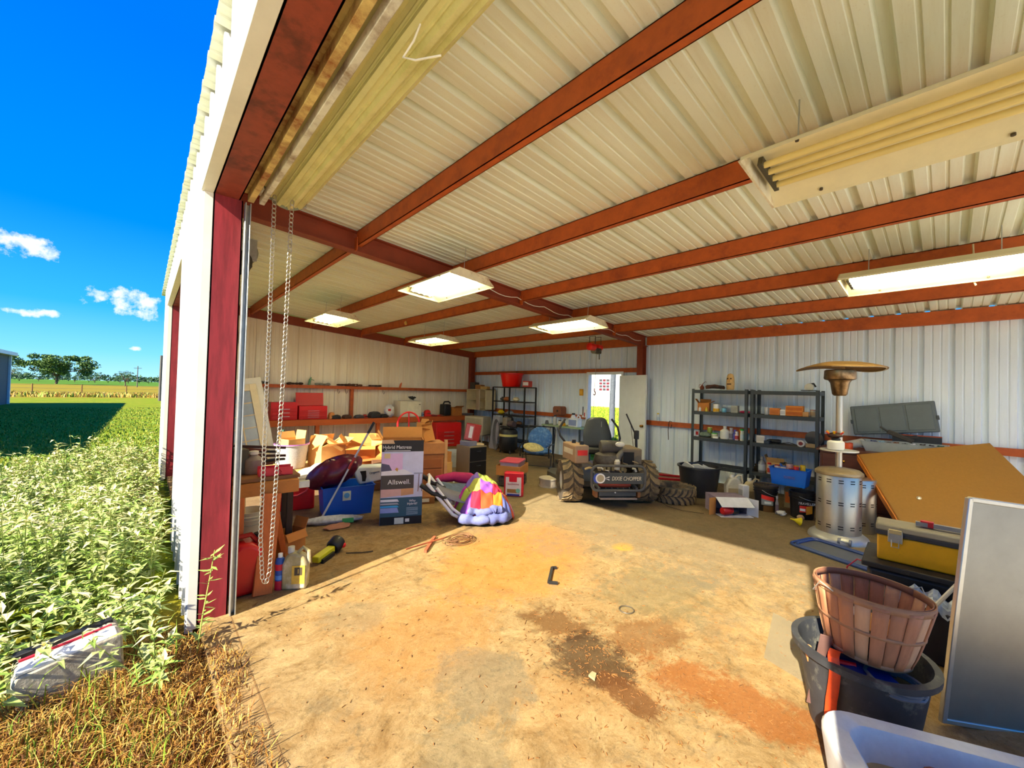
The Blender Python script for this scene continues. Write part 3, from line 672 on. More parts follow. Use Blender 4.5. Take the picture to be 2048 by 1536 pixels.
fixture('fluorescent_fixture', 'large cream four-tube fluorescent fixture hung next to the rolled door', (2.66, .16, 2.95), 0)
fixture('fluorescent_fixture', 'four-tube fluorescent fixture above the patio heater', (5.26, .12, 2.83), 15.0)
fixture('fluorescent_fixture', 'brightly lit fluorescent fixture hung beneath the front half of the middle rafter', (2.74, 4.32, 2.95), 15.0)
fixture('fluorescent_fixture', 'fluorescent fixture with rust-spotted end hung just in front of the red electric hoist', (5.3, 4.42, 2.80), 15.0)
fixture('fluorescent_fixture', 'fluorescent fixture hung near the end wall above the red tool chests', (2.63, 8.1, 2.95), 8.0)  # tube glow added as fill light for the end bay
fixture('fluorescent_fixture', 'fluorescent fixture hung near the end wall above the pale metal cabinet', (4.9, 8.1, 2.77), 8.0)  # glow added here too, to brighten the end wall
# wiring run along the middle rafter
wire = MB(); pts = []
for i in range(41):
    x = 3.0 + 5.0 * i / 40; pts.append((x, 4.57, z_raf(x) + .10 - .05 * abs(math.sin(i * .62))))
wire.tube(pts, .006, 6).build('wall_wire', M('#e6e2d6', .5), None, label='white electric cable strung along the middle rafter', cat='cable')
# ------------------------------------------------------------------ electric hoist
hx, hy = 6.85, 4.95; hz = 2.62
t = thing('electric_hoist', 'small red electric hoist hung from the rafter near the back doorway', 'hoist', (hx, hy, hz - .12))
mr = M('#e01e10', .35, 0, .06); md = M('#4a4538', .5, .4, .2, 12)
MB().at((-.12, 0, .14), (0, 90, 0)).lathe([(.06, -.09), (.075, -.08), (.075, .08), (.06, .09)], 16).build('motor', mr, t)
MB().at((.14, 0, .15), (0, 90, 0)).lathe([(.05, -.07), (.06, -.06), (.06, .06), (.05, .07)], 14).build('gearbox', mr, t)
MB().cbox((.05, 0, .07), (.2, .12, .11)).build('drum_housing', md, t, bevel=.012)
MB().at((.02, 0, .07), (0, 90, 0)).lathe([(.065, -.08), (.065, -.07), (.045, -.065), (.045, .065), (.065, .07), (.065, .08)], 16).build('cable_drum', M('#8a8270', .4, .6), t)
mb = MB()
for s in (-.1, .1): mb.tube([(s, -.07, .2), (s, -.07, .36), (s, .07, .36), (s, .07, .2)], .008, 6)
mb.build('mount_strap', md, t)
MB().rod((.02, -.03, .06), (-.03, -.03, -.72), .004, 6).build('lift_cable', M('#7a7468', .5, .6), t)
MB().rod((-.03, -.03, -.76), (-.06, -.03, -1.35), .004, 6).build('lift_rope', M('#8a8474', .7), t)
MB().at((-.03, -.03, -.76)).tube([(0, 0, .05), (0, 0, 0), (.03, 0, -.03), (.035, 0, -.07), (0, 0, -.09), (-.03, 0, -.07)], .01, 8).build('hook', M('#7a3420', .6, .3), t)
MB().tube([(.15, 0, .03), (.155, 0, -.1)], .009, 8).build('limit_lever', md, t)
MB().sphere((.665, 4.62, 2.86), .075, 14, 9, (.9, 1, 1.5), .16, 9).build('mud_nest', M('#3a3428', .9, 0, .3, 20, .3), None, label='dark mud nest stuck to the front column behind the door track', cat='nest')
# little wasp nest on the purlin, cable at the right-hand roof
sp = MB().sphere((4.33, 8.35, z_roof(4.36) - .12), .035, 10, 7, (1, 1, 1.3), .15, 3).build('wasp_nest', M('#d8b060', .9), None, label='small papery tan wasp nest stuck to a purlin', cat='nest')
MB().tube([(5.62, -.15, z_roof(5.6) - .03), (5.63, -.16, 2.95), (5.6, -.14, 2.86), (5.61, -.17, 2.78)], .007, 6).build('loose_cable', M('#d8c9a0', .6), None, label='loose tan cable dangling from the roof by a purlin', cat='cable')
MB().tube([(.72, 1.35, 3.06), (.70, 1.36, 2.99), (.68, 1.40, 2.94), (.70, 1.34, 2.905), (.76, 1.26, 2.91)], .004, 6).build('loose_string', M('#f0ead0', .6), None, label='short white string hanging under the door curtain', cat='string')
# ------------------------------------------------------------------ shared small builders
m_card = M('#c98a45', .85, 0, .08, 5, .05); m_card2 = M('#b87534', .85, 0, .1, 5, .05); m_card3 = M('#d9a865', .85, 0, .08, 5, .05); m_shelf = M('#3c444a', .5, .2, .12, 14)
m_white = M('#ecebe4', .4, 0, .05); m_blk = M('#1b1c1e', .45, 0, .15, 8); m_red = M('#d5160f', .32, 0, .06, 4); m_chrome = M('#cdc6b6', .36, .9, .12, 5, 0, '#8a7a5c', .18, stretch=(1, 1, .25))
def carton(name, label, loc, rz, w, d, h, flaps=(None,) * 4, mat=None, cat='box', group=None, rot=None, closed=False, fl=.45):
    """open-topped carton; flaps = tilt of +x,-x,+y,-y flap from upright (0 up, 90 level)"""
    mat = mat or m_card; t = thing(name, label, cat, loc, rz, group, rot); k = .005
    b = MB().box(-w / 2, w / 2, -d / 2, d / 2, 0, k)
    b.box(-w / 2, -w / 2 + k, -d / 2, d / 2, k, h).box(w / 2 - k, w / 2, -d / 2, d / 2, k, h).box(-w / 2 + k, w / 2 - k, -d / 2, -d / 2 + k, k, h).box(-w / 2 + k, w / 2 - k, d / 2 - k, d / 2, k, h)
    if closed: b.box(-w / 2, w / 2, -d / 2, d / 2, h, h + k)
    b.build('box_body', mat, t, smooth=0)
    for i, a in enumerate(flaps):
        if a is None: continue
        f = MB(); L_ = (d if i < 2 else w) * 0 + fl * (w if i < 2 else d)
        if i < 2: f.box(-k, 0, -d / 2 + .004, d / 2 - .004, 0, L_)
        else: f.box(-w / 2 + .004, w / 2 - .004, -k, 0, 0, L_)
        o = f.build('flap', mat, t, smooth=0)
        o.location = [(w / 2, 0, h), (-w / 2 + k, 0, h), (0, d / 2, h), (0, -d / 2 + k, h)][i]
        o.rotation_euler = [(0, rad(a), 0), (0, -rad(a), 0), (-rad(a), 0, 0), (rad(a), 0, 0)][i]
    return t
def bottle(name, label, loc, h, r, col, cap, lab=None, cat='bottle', group=None, neck=.35, shape=None, ry=1.0, rz=0):
    t = thing(name, label, cat, loc, rz, group); hb = h * .68
    pr = shape or [(r * .92, 0), (r, .008), (r, hb * .9), (r * .8, hb), (r * neck, hb + .12 * h), (r * neck, h * .86)]
    MB().lathe(pr, 18, ry=ry).build('body', M(col, .35), t)
    MB().lathe([(r * neck * 1.25, h * .85), (r * neck * 1.25, h * .985), (r * neck * 1.0, h)], 14).build('cap', M(cap, .4), t)
    if lab: MB().lathe([(r * 1.015, hb * .2), (r * 1.015, hb * .78)], 18, ry=ry, cap=False).build('paper_label', M(lab, .5), t)
    return t
def can(name, label, loc, h, r, col, top='#c8c8c4', band=None, cat='can', group=None):
    t = thing(name, label, cat, loc, 0, group)
    MB().lathe([(r * .96, 0), (r, .006), (r, h - .006), (r * .96, h)], 20).build('body', M(col, .35, .1), t)
    MB().lathe([(r * .9, h), (r * .9, h + .006), (r * .97, h + .008), (r * .97, h)], 20).build('lid', M(top, .35, .5), t)
    if band: MB().lathe([(r * 1.012, h * .2), (r * 1.012, h * .75)], 20, cap=False).build('paper_label', M(band, .5), t)
    return t
def block(name, label, loc, dims, col, cat='box', rz=0, rot=None, group=None, bevel=.006, rough=.6, stripe=None):
    """small closed package with a printed front"""
    t = thing(name, label, cat, loc, rz, group, rot); w, d, h = dims
    MB().box(-w / 2, w / 2, -d / 2, d / 2, 0, h).build('body', M(col, rough), t, bevel=bevel)
    if stripe: MB().box(-w / 2 - .0015, -w / 2, -d * .42, d * .42, h * .25, h * .8).build('printed_panel', M(stripe, .5), t, smooth=0)
    return t
def pail(name, label, loc, h, r, col, lab=None, lid=None, bail=True, cat='bucket', rz=0, group=None, lean=60):
    t = thing(name, label, cat, loc, rz, group); mt = M(col, .35, 0, .08, 6)
    pr = [(r * .86, 0), (r * .88, .012), (r * .97, h * .74), (r * 1.04, h * .75), (r * 1.04, h * .77), (r * .98, h * .78), (r * 1.0, h * .84), (r * 1.06, h * .85), (r * 1.06, h * .87), (r * 1.0, h * .88), (r * 1.02, h)]
    if not lid: pr += [(r * .97, h), (r * .84, .02), (0, .02)]
    MB().lathe(pr, 28, cap=True).build('body', mt, t)
    if lid:
        MB().lathe([(r * 1.06, h * .95), (r * 1.07, h * .97), (r * 1.07, h + .012), (r * .98, h + .018), (r * .95, h + .006), (0, h + .006)], 28).build('lid', M(lid, .5, 0, .1), t)
        MB().lathe([(.035, h), (.035, h + .022), (.02, h + .024), (0, h + .024)], 16).build('spout_cap', M(lid, .5), t)
    if bail:
        R = r * 1.12; a = rad(lean); pts = [(R * math.cos(math.pi * k / 16), -R * math.sin(math.pi * k / 16) * math.sin(a), h * .86 - R * math.sin(math.pi * k / 16) * math.cos(a)) for k in range(17)]
        MB().tube(pts, .004, 6).build('wire_handle', m_galv, t)
    if lab:
        for (z0, z1, a0, a1, c) in lab:
            f = MB(); n = 14; f.grid(lambda u, v: ((r * (.88 + .12 * (z0 + (z1 - z0) * v)) + .004) * math.cos(rad(a0 + (a1 - a0) * u)), (r * (.88 + .12 * (z0 + (z1 - z0) * v)) + .004) * math.sin(rad(a0 + (a1 - a0) * u)), h * (z0 + (z1 - z0) * v)), n, 1)
            f.build('printed_label', M(c, .5), t)
    return t
# ------------------------------------------------------------------ two boltless shelving units on the back wall
LEV = [.385, .895, 1.39, 1.80]
def shelving(label, y0, y1, x0=7.85, x1=8.27):
    t = thing('shelving_unit', label, 'shelf', (x0, y0, 0), group='dark steel shelving units')
    W, D = y1 - y0, x1 - x0
    for (dx, dy) in ((0, 0), (0, W), (D, 0), (D, W)):
        sx, sy = (1 if dx == 0 else -1), (1 if dy == 0 else -1); p = MB()
        p.box(min(dx, dx + sx * .004), max(dx, dx + sx * .004), min(dy, dy + sy * .05), max(dy, dy + sy * .05), 0, 1.83); p.box(min(dx, dx + sx * .038), max(dx, dx + sx * .038), min(dy, dy + sy * .004), max(dy, dy + sy * .004), 0, 1.83)
        p.build('post', m_shelf, t, smooth=0)
    for z in LEV:
        b = MB(); b.box(.004, .016, .004, W - .004, z - .052, z + .008).box(D - .016, D - .004, .004, W - .004, z - .052, z + .008).box(.016, D - .016, .004, .016, z - .052, z + .008).box(.016, D - .016, W - .016, W - .004, z - .052, z + .008)
        b.build('shelf_beam', m_shelf, t, smooth=0)
        if z > .5 or y0 < 2: MB().box(.016, D - .016, .016, W - .016, z - .004, z + .010).build('shelf_board', M('#5a564c', .8, 0, .15), t, smooth=0)
    return t
shelving('dark steel shelving unit behind the black nursery tub', 2.39, 3.37)
shelving('dark steel shelving unit beside the patio heater', 1.37, 2.35)
T4, T3, T2, T1 = 1.81, 1.40, .905, .395
G_ = 'goods on the steel shelves'
# top of first unit
t = thing('oil_can', 'small rusty oil can with a bent spout on the shelf top', 'oil can', (8.0, 3.24, 1.822)); mru = M('#7a3a22', .7, .2, .2, 20)
MB().lathe([(.035, 0), (.037, .05), (.02, .07), (.008, .09)], 14).build('body', mru, t); MB().tube([(0, 0, .085), (0, -.02, .12), (0, -.06, .15), (0, -.085, .14)], [.006, .005, .004, .003], 6).build('spout', mru, t); MB().tube([(0, .03, .02), (0, .06, .04), (0, .055, .09), (0, .02, .1)], .004, 6).build('handle', mru, t)
t = thing('bundled_tarp', 'dark rolled strap bundle lying on the shelf top', 'tarp', (8.0, 3.0, 1.822)); rn = random.Random(3)
for k in range(4): MB().tube([(rn.uniform(-.04, .04), .16, .03 + .012 * k), (rn.uniform(-.04, .04), .0, .05 + rn.uniform(0, .02)), (rn.uniform(-.04, .04), -.17, .025 + .01 * k)], [.022, .03, .018], 8).build('roll', M('#3a2c26' if k % 2 else '#5c3a2c', .9), t)
t = thing('tiki_carving', 'carved tan wooden figure standing on the shelf top', 'carving', (8.0, 2.73, 1.822))
MB().lathe([(.06, 0), (.066, .02), (.07, .1), (.066, .19), (.058, .25), (.04, .29), (.0, .305)], 18).build('body', M('#d8b070', .7, 0, .15, 18, .2), t)
MB().cbox((-.066, 0, .17), (.02, .02, .08)).build('nose', M('#c09050', .7), t, bevel=.004)
for s in (-1, 1): MB().sphere((-.06, s * .028, .205), .014, 10, 6).build('eye', M('#5a3a1c', .7), t)
MB().cbox((-.066, 0, .105), (.016, .07, .022)).build('mouth', M('#5a3a1c', .7), t, bevel=.004)
# second shelf, first unit
carton('open_carton', 'small open brown carton tipped on the upper shelf', (8.02, 3.2, T3), 12, .2, .2, .16, (40, None, 35, 60), m_card2)
bottle('spray_cap_bottle', 'white squeeze bottle lying before the small open carton', (7.92, 3.24, T3), .1, .025, '#f0f0ec', '#e8e8e4')
bottle('yellow_capped_bottle', 'tiny yellow-capped bottle before the small open carton', (7.92, 3.12, T3), .085, .022, '#e8c838', '#f0d020')
t = can('paint_can', 'small paint can with yellow lower half on the upper shelf', (8.0, 2.97, T3), .15, .055, '#e8e6de', '#4a4a44', None); MB().lathe([(.0565, .005), (.0565, .065)], 20, cap=False).build('paper_label', M('#e8b020', .5), t)
can('blue_tin', 'squat light blue tin beside the yellow paint can', (8.0, 2.83, T3), .075, .04, '#7cc0d8', '#3a4a6a')
block('grey_junction_box', 'grey square metal junction box on the upper shelf', (8.0, 2.64, T3), (.1, .11, .13), '#a8a8a0', 'box', bevel=.004, stripe='#989890')
t = thing('pink_pouch', 'pink plastic pouch lying flat next to the grey junction box', 'pouch', (8.0, 2.48, T3)); MB().sphere((0, 0, .025), .09, 14, 8, (.5, 1.0, .28)).build('pouch_body', M('#d83a6a', .5), t)
# third shelf, first unit
block('white_packet', 'small white and red packet at the end of the bottle shelf', (7.98, 3.3, T2), (.06, .06, .12), '#e8e8e8', stripe='#c83030')
t = thing('grey_bundle', 'crumpled grey-green plastic bundle among the bottles', 'bag', (7.98, 3.16, T2)); MB().sphere((0, 0, .05), .09, 14, 9, (.8, 1.2, .55), .12, 5).build('bag_body', M('#7a8a78', .5, 0, .3, 20), t)
can('green_tub', 'olive green round tub on top of the shelf clutter', (8.1, 3.12, T2), .18, .045, '#8a9a3a', '#c8b07a')
can('green_lid_tub', 'clear tub with a bright green lid on the bottle shelf', (8.02, 3.0, T2), .08, .06, '#c8ccb0', '#28c020'); 
block('white_carton', 'little white carton at the front edge of the bottle shelf', (7.91, 2.94, T2), (.05, .09, .035), '#f0ede6')
t = bottle('white_jug', 'flat white plastic jug with a narrow neck on the bottle shelf', (8.0, 2.81, T2), .24, .08, '#e4e4dc', '#dcdcd4', None, neck=.3, ry=1.0)
bottle('grey_bottle', 'grey oil bottle with dark print on the shelf', (8.0, 2.70, T2), .215, .038, '#a8a4ac', '#b0acb4', '#7c7884', neck=.6)
bottle('blue_bottle', 'dark blue additive bottle on the shelf', (8.0, 2.635, T2), .185, .033, '#3a3aa0', '#4a4ab0', '#5858b8', neck=.6)
bottle('red_label_bottle', 'white bottle with a red lettered label on the shelf', (7.95, 2.59, T2), .16, .03, '#ecdcd8', '#e8e8e8', '#b83a44', neck=.6)
bottle('orange_bottle', 'orange bottle standing next to the green-capped spray can', (8.02, 2.545, T2), .2, .034, '#e88a1c', '#f09020', None, neck=.55)
bottle('green_cap_can', 'white spray can with a green cap on the shelf', (7.96, 2.505, T2), .215, .032, '#e4ece0', '#20a030', '#d8e8f0', neck=.9)
bottle('glue_bottle', 'pale green glue bottle with an orange nozzle tip', (7.96, 2.44, T2), .235, .034, '#d4e2a8', '#f0b080', '#7cc8d0', neck=.25)
# second unit
t = thing('circular_saw', 'white and grey circular saw on the end of the shelf top', 'saw', (7.98, 1.53, 1.822)); MB().at((0, 0, .06), (0, 90, 0)).lathe([(.06, -.03), (.065, 0), (.06, .03)], 18).build('blade_guard', M('#c8c4b4', .4, .3), t); MB().cbox((0, 0, .008), (.14, .2, .012)).build('base_plate', M('#5a5a58', .4, .6), t, bevel=.002); MB().tube([(.03, .06, .05), (.05, .02, .11), (.05, -.05, .12), (.03, -.08, .07)], .014, 8).build('handle', m_blk, t)
can('steel_can', 'tall bare steel can on the shelf beside orange cartons', (7.98, 2.13, T3), .12, .033, '#b8bcc0', '#b0b4b8')
block('orange_carton', 'small orange printed carton beside the steel can', (7.98, 2.0, T3), (.1, .15, .12), '#d07a2c', stripe='#c06a20')
block('white_folded_papers', 'white folded papers between two orange cartons', (7.98, 1.88, T3), (.1, .08, .1), '#e6e6e8', stripe='#c8c8d0')
t = thing('stacked_orange_carton', 'larger orange carton with two printed bands', 'box', (7.98, 1.72, T3)); MB().box(-.06, .06, -.12, .12, 0, .17).build('body', M('#d2802e', .7), t, bevel=.006); MB().box(-.062, -.06, -.11, .11, .02, .07).build('printed_panel', M('#b85f18', .6), t, smooth=0); MB().box(-.062, -.06, -.11, .11, .095, .145).build('printed_panel', M('#b85f18', .6), t, smooth=0)
block('small_brown_carton', 'little plain brown carton leaning by the larger orange carton', (7.94, 1.56, T3), (.08, .08, .08), '#c8955a')
t = can('red_lid_jar', 'clear square jar with a red-brown lid at the shelf end', (8.0, 1.46, T3), .11, .06, '#b8b4a4', '#a04a48', '#b09878')
block('white_switch_box', 'white electrical box on the tool shelf', (7.95, 2.2, T2), (.09, .13, .13), '#e6e4dc', stripe='#d0cec4')
t = thing('drill', 'black cordless drill lying on the tool shelf', 'drill', (7.97, 2.0, T2)); MB().at((0, 0, .05), (90, 0, 0)).lathe([(.012, -.12), (.02, -.1), (.032, -.07), (.036, .06), (.03, .09)], 14).build('motor_body', m_blk, t); MB().bar((0, .05, .05), (-.1, .08, .03), .035, .04).build('grip', m_blk, t, bevel=.006); MB().cbox((-.12, .085, .03), (.05, .08, .055)).build('battery', M('#2a3a4a', .5), t, bevel=.005)
t = thing('extension_reel', 'small black reel with a white and red hub on the tool shelf', 'reel', (7.95, 1.62, T2)); MB().at((-.02, 0, .055), (0, 90, 0)).lathe([(.055, -.02), (.055, .02)], 20).build('rim', M('#e4e0d8', .5), t); MB().at((-.042, 0, .055), (0, 90, 0)).lathe([(.03, -.004), (.03, .004)], 16).build('hub', M('#8a2a28', .5), t); MB().tube([(0, .05, .02), (-.02, .16, .05), (0, .26, .03), (.02, .34, .012)], .006, 6).build('cord', m_blk, t)
block('wood_scrap', 'short pale wood offcut at the end of the tool shelf', (7.98, 1.49, T2), (.08, .15, .06), '#c8a878', 'wood', 10)
t = thing('saw_blade', 'round grey saw blade leaning on the shelf post', 'saw blade', (8.22, 1.5, T2)); MB().at((0, 0, .13), (0, 80, 0)).lathe([(.125, -.001), (.125, .001)], 28).build('disc', M('#7a7c80', .35, .8), t)
# bottom shelf of second unit
bottle('grey_oil_jug', 'tall grey motor oil jug on the lowest shelf', (7.96, 2.18, T1), .27, .06, '#8a8c90', '#9a9a9c', '#c8d0d4', neck=.35, ry=1.0)
bottle('brown_jar', 'dark brown glass jar on the lowest shelf', (8.05, 2.28, T1), .12, .05, '#4a3c22', '#3a3020', None, neck=.7)
carton('parts_carton', 'worn open carton holding tools on the lowest shelf', (8.03, 1.98, T1), 5, .22, .26, .2, (None, 30, 20, None), m_card3)
bottle('red_cap_aerosol', 'aerosol can with red label in front of the worn carton', (7.92, 2.06, T1), .19, .03, '#d8c8c0', '#d03020', '#c84030', neck=.8)
t = thing('blue_spray_gun', 'blue and black spray trigger poking from the lowest shelf', 'sprayer', (7.93, 1.9, T1)); MB().at((0, 0, 0)).tube([(0, 0, 0), (0, -.02, .13), (.0, .0, .2)], [.03, .028, .016], 10).build('body', M('#2a6ad0', .4), t); MB().bar((0, .06, .27), (0, -.06, .2), .03, .05).build('trigger_head', m_blk, t, bevel=.005)
# hanging and standing along the girt
bottle('spray_bottle', 'white spray bottle with a yellow nozzle standing on the wall girt', (8.32, 4.3, 1.122), .17, .028, '#dfe6ec', '#e0c020', '#c0d4e4', neck=.6)
t = thing('black_strap', 'black strap hanging over the wall girt', 'strap', (8.27, 4.03, .74)); MB().tube([(0, 0, .0), (.0, .01, .2), (-.0, .0, .36), (.03, -.01, .4), (.06, -.03, .39), (.0, -.06, .3), (0, -.05, .25)], .007, 6).build('band', m_blk, t)
# ------------------------------------------------------------------ floor in front of the shelves
t = thing('nursery_tub', 'big black plastic nursery tub holding white papers', 'tub', (7.05, 2.88, 0))
MB().lathe([(.26, 0), (.27, .01), (.325, .47), (.35, .475), (.35, .5), (.315, .5), (.31, .47), (.25, .03), (0, .03)], 32).build('tub_body', M('#26282c', .4, 0, .15, 6), t)
for k, (a, b) in enumerate(((-.1, .06), (-.02, .02), (.06, .08))):
    t2 = thing('white_paper_sack', 'stiff white paper sack standing in the nursery tub', 'paper', (7.03 + .02 * k, 2.98 - .1 * k, .2), group='white papers in the nursery tub'); MB().at((0, 0, 0), (8 * (k - 1), -22 + 7 * k, 12 * k)).prism([(-.12, 0), (.12, 0), (.09, .33), (0, .4 - .05 * k), (-.11, .3)], -.012, .012, 'x').build('sack_panel', M('#d8d6cc', .7, 0, .15), t2, bevel=.004)
def tyre(name, label, cat, loc, R, w, r_in, rot, seed=0, group=None, lugs=18, rubber='#3e3a36', hub=None, par=None):
    t = par or thing(name, label, cat, loc, rot=rot, group=group); mt = M(rubber, .85, 0, .2, 10, .2, '#8a7458', .3)
    h = w / 2; pr = [(r_in, -h * .7), (r_in + .02, -h * .92), ((R + r_in) / 2, -h), (R * .93, -h * .88), (R * .965, -h * .7), (R * .97, 0), (R * .965, h * .7), (R * .93, h * .88), ((R + r_in) / 2, h), (r_in + .02, h * .92), (r_in, h * .7), (r_in, -h * .7)]
    MB().lathe(pr, 36, cap=False).build('carcass', mt, t)
    tr = MB()
    for k in range(lugs):
        for s in (-1, 1):
            a = 2 * math.pi * (k + (.5 if s > 0 else 0)) / lugs
            for (u0, u1, da0, da1) in ((.05, .52, 0, .55), (.52, 1.02, .55, .72)):
                da = 2 * math.pi / lugs; wd = da * .30; p = []
                for rr in (R * .955, R * (1.0 if u1 < .6 else .985)):
                    for (u, d_) in ((u0, da0), (u1, da1)):
                        for q in (-1, 1):
                            an = a + da * d_ + q * wd; p.append((rr * math.cos(an), rr * math.sin(an), s * u * h * .93))
                tr.add(p, [(0, 1, 3, 2), (4, 6, 7, 5), (0, 2, 6, 4), (1, 5, 7, 3), (0, 4, 5, 1), (2, 3, 7, 6)])
    tr.build('tread', M('#8a7656' if R > .3 else '#4e463c', .9, 0, .25, 14, .2, '#4a4034', .35), t, smooth=0)
    if hub: MB().lathe([(0, -h * .3), (r_in * .5, -h * .3), (r_in * .95, -h * .55), (r_in, -h * .75), (r_in, h * .75), (r_in * .95, h * .55), (r_in * .4, h * .35), (0, h * .35)], 28).build('wheel_disc', M(hub, .45, .2), t)
    return t
tyre('spare_tyre', 'dusty all-terrain spare tyre lying flat on the floor', 'tyre', (6.35, 2.98, .125), .33, .25, .19, (0, 0, 20), lugs=22)
t = thing('red_crate', 'low red folding frame lying behind the spare tyre', 'frame', (7.2, 3.65, 0)); mb = MB()
mb.bar((-.25, .3, .13), (.25, -.45, .13), .05, .04).bar((-.05, .4, .17), (.4, -.3, .15), .05, .04).bar((-.25, .3, .13), (-.05, .4, .17), .05, .04).bar((.25, -.45, .13), (.4, -.3, .15), .05, .04); mb.build('frame_rail', M('#b01424', .4), t, bevel=.006)
for k, p in enumerate(((-.22, .26), (.22, -.4), (.36, -.24), (-.03, .35))): MB().cbox((p[0], p[1], .065), (.03, .03, .13)).build('leg', M('#7a1018', .5), t)
def flat_jug(name, label, loc, rz, col, cap, lab, s=1.0):
    t = thing(name, label, 'jug', loc, rz); b = MB()
    b.prism([(-.1 * s, 0), (.1 * s, 0), (.105 * s, .22 * s), (.06 * s, .29 * s), (.03 * s, .31 * s), (-.02 * s, .31 * s), (-.06 * s, .28 * s), (-.105 * s, .2 * s)], -.055 * s, .055 * s, 'y'); b.build('body', M(col, .45, 0, .12, 9, 0, '#b89a70', .25), t, bevel=.02 * s)
    MB().tube([(.02 * s, 0, .3 * s), (.06 * s, 0, .34 * s), (.1 * s, 0, .33 * s), (.115 * s, 0, .25 * s), (.1 * s, 0, .18 * s)], .013 * s, 8).build('handle', M(col, .45), t)
    MB().cyl(.025 * s, .3 * s, .345 * s, 14, (-.02 * s, 0)).build('cap', M(cap, .5), t)
    MB().box(-.08 * s, .05 * s, -.0585 * s, -.057 * s, .05 * s, .17 * s).build('paper_label', M(lab, .6), t, smooth=0)
    return t
flat_jug('handled_jug', 'dirty cream handled jug standing behind the white tool carton', (7.15, 2.37, 0), -50, '#d8d2bc', '#e8e4d8', '#b8a888', 1.22)
flat_jug('tan_handled_jug', 'second tan-stained handled jug against the shelf post', (7.25, 2.14, 0), -50, '#c8b890', '#e8e4d8', '#a8946c', 1.12)
t = thing('white_tool_carton', 'white product carton on its side with a red tool inside', 'box', (6.28, 2.1, 0), -42)
mw2 = M('#d9dbe6', .6); k = .006; b = MB(); W, D, H_ = .46, .3, .24
b.box(-W / 2, W / 2, 0, D, 0, k).box(-W / 2, W / 2, 0, D, H_ - k, H_).box(-W / 2, W / 2, D - k, D, k, H_ - k).box(W / 2 - k, W / 2, 0, D, k, H_ - k).box(-W / 2, -W / 2 + k, 0, D, k, H_ - k); b.build('box_body', M('#8a7a8c', .6, 0, .25, 14), t, smooth=0)
o = MB().box(-W / 2, W / 2, -.2, 0, 0, k).build('flap', mw2, t, smooth=0); o.location = (0, 0, H_); o.rotation_euler = (rad(28), 0, 0)
o = MB().box(-W / 2, W / 2, -.16, 0, 0, k).build('flap', mw2, t, smooth=0); o.location = (0, 0, .002)
o = MB().box(0, k, -.16, 0, 0, H_).build('flap', mw2, t, smooth=0); o.location = (W / 2 - k, 0, 0); o.rotation_euler = (0, 0, rad(30))
o = MB().box(0, k, -.12, 0, 0, H_).build('flap', m_card, t, smooth=0); o.location = (-W / 2, 0, 0); o.rotation_euler = (0, 0, rad(-70))
t = thing('red_power_tool', 'red and black power tool half inside the white carton', 'power tool', (6.17, 2.06, .012), -42); MB().at((-.06, .0, .07), (0, 90, 20)).lathe([(.04, -.1), (.055, -.08), (.055, .05), (.035, .1)], 14).build('motor_body', M('#c81a20', .4), t); MB().at((.06, .03, .06), (0, 90, 20)).lathe([(.03, -.06), (.05, -.03), (.05, .03)], 12).build('gear_head', m_blk, t)
MB().tube([(5.95, 2.35, .012), (5.85, 2.62, .01), (5.88, 2.85, .012), (6.0, 3.0, .014)], .004, 6).build('thin_cable', m_blk, None, label='thin black cable trailing on the floor by the spare tyre', cat='cable')
t = pail('lidded_bucket', 'black lidded bucket with a red and white label near the blue bin', (6.98, 1.86, 0), .37, .155, '#1a1a1d', None, '#3a332a', cat='bucket', rz=0)
def curved(t, r, a0, a1, z0, z1, c, nm='printed_label', zs=0.0):
    f = MB(); f.grid(lambda u, v: ((r) * math.cos(rad(a0 + (a1 - a0) * u)), r * math.sin(rad(a0 + (a1 - a0) * u)), z0 + (z1 - z0) * v + zs * u), 12, 1); return f.build(nm, M(c, .5), t)
curved(t, .153, 175, 240, .19, .25, '#e03028', zs=-.03); curved(t, .152, 178, 215, .2, .245, '#e8e8ea', zs=-.02); curved(t, .152, 175, 235, .1, .19, '#8a959c'); curved(t, .1525, 190, 225, .12, .155, '#d8e0e2'); curved(t, .148, 185, 245, .0, .09, '#6a4a20')
t = pail('traveller_bucket', 'black bucket with a red and orange label below the blue bin', (6.98, 1.4, 0), .37, .155, '#17171a', None, None, cat='bucket', rz=20, lean=70)
t.rotation_euler = (0, 0, 0)
curved(t, .153, 180, 238, .1, .19, '#e02818', zs=.01); curved(t, .1545, 208, 240, .075, .185, '#f0a020', zs=.02); curved(t, .1546, 182, 205, .12, .155, '#f0f0f0')
tx = text('TRAVELLER', .048, M('#f2f2f2', .5), t, (-.135, -.078, .225), (90, 0, -62), sx=.85, shear=.2)
t = thing('blue_bin', 'bright blue rectangular bin full of cans perched over the buckets', 'bin', (7.3, 1.62, .375)); mbl = M('#0a6ae0', .4, 0, .05)
w0, d0, h0 = .48, .30, .25
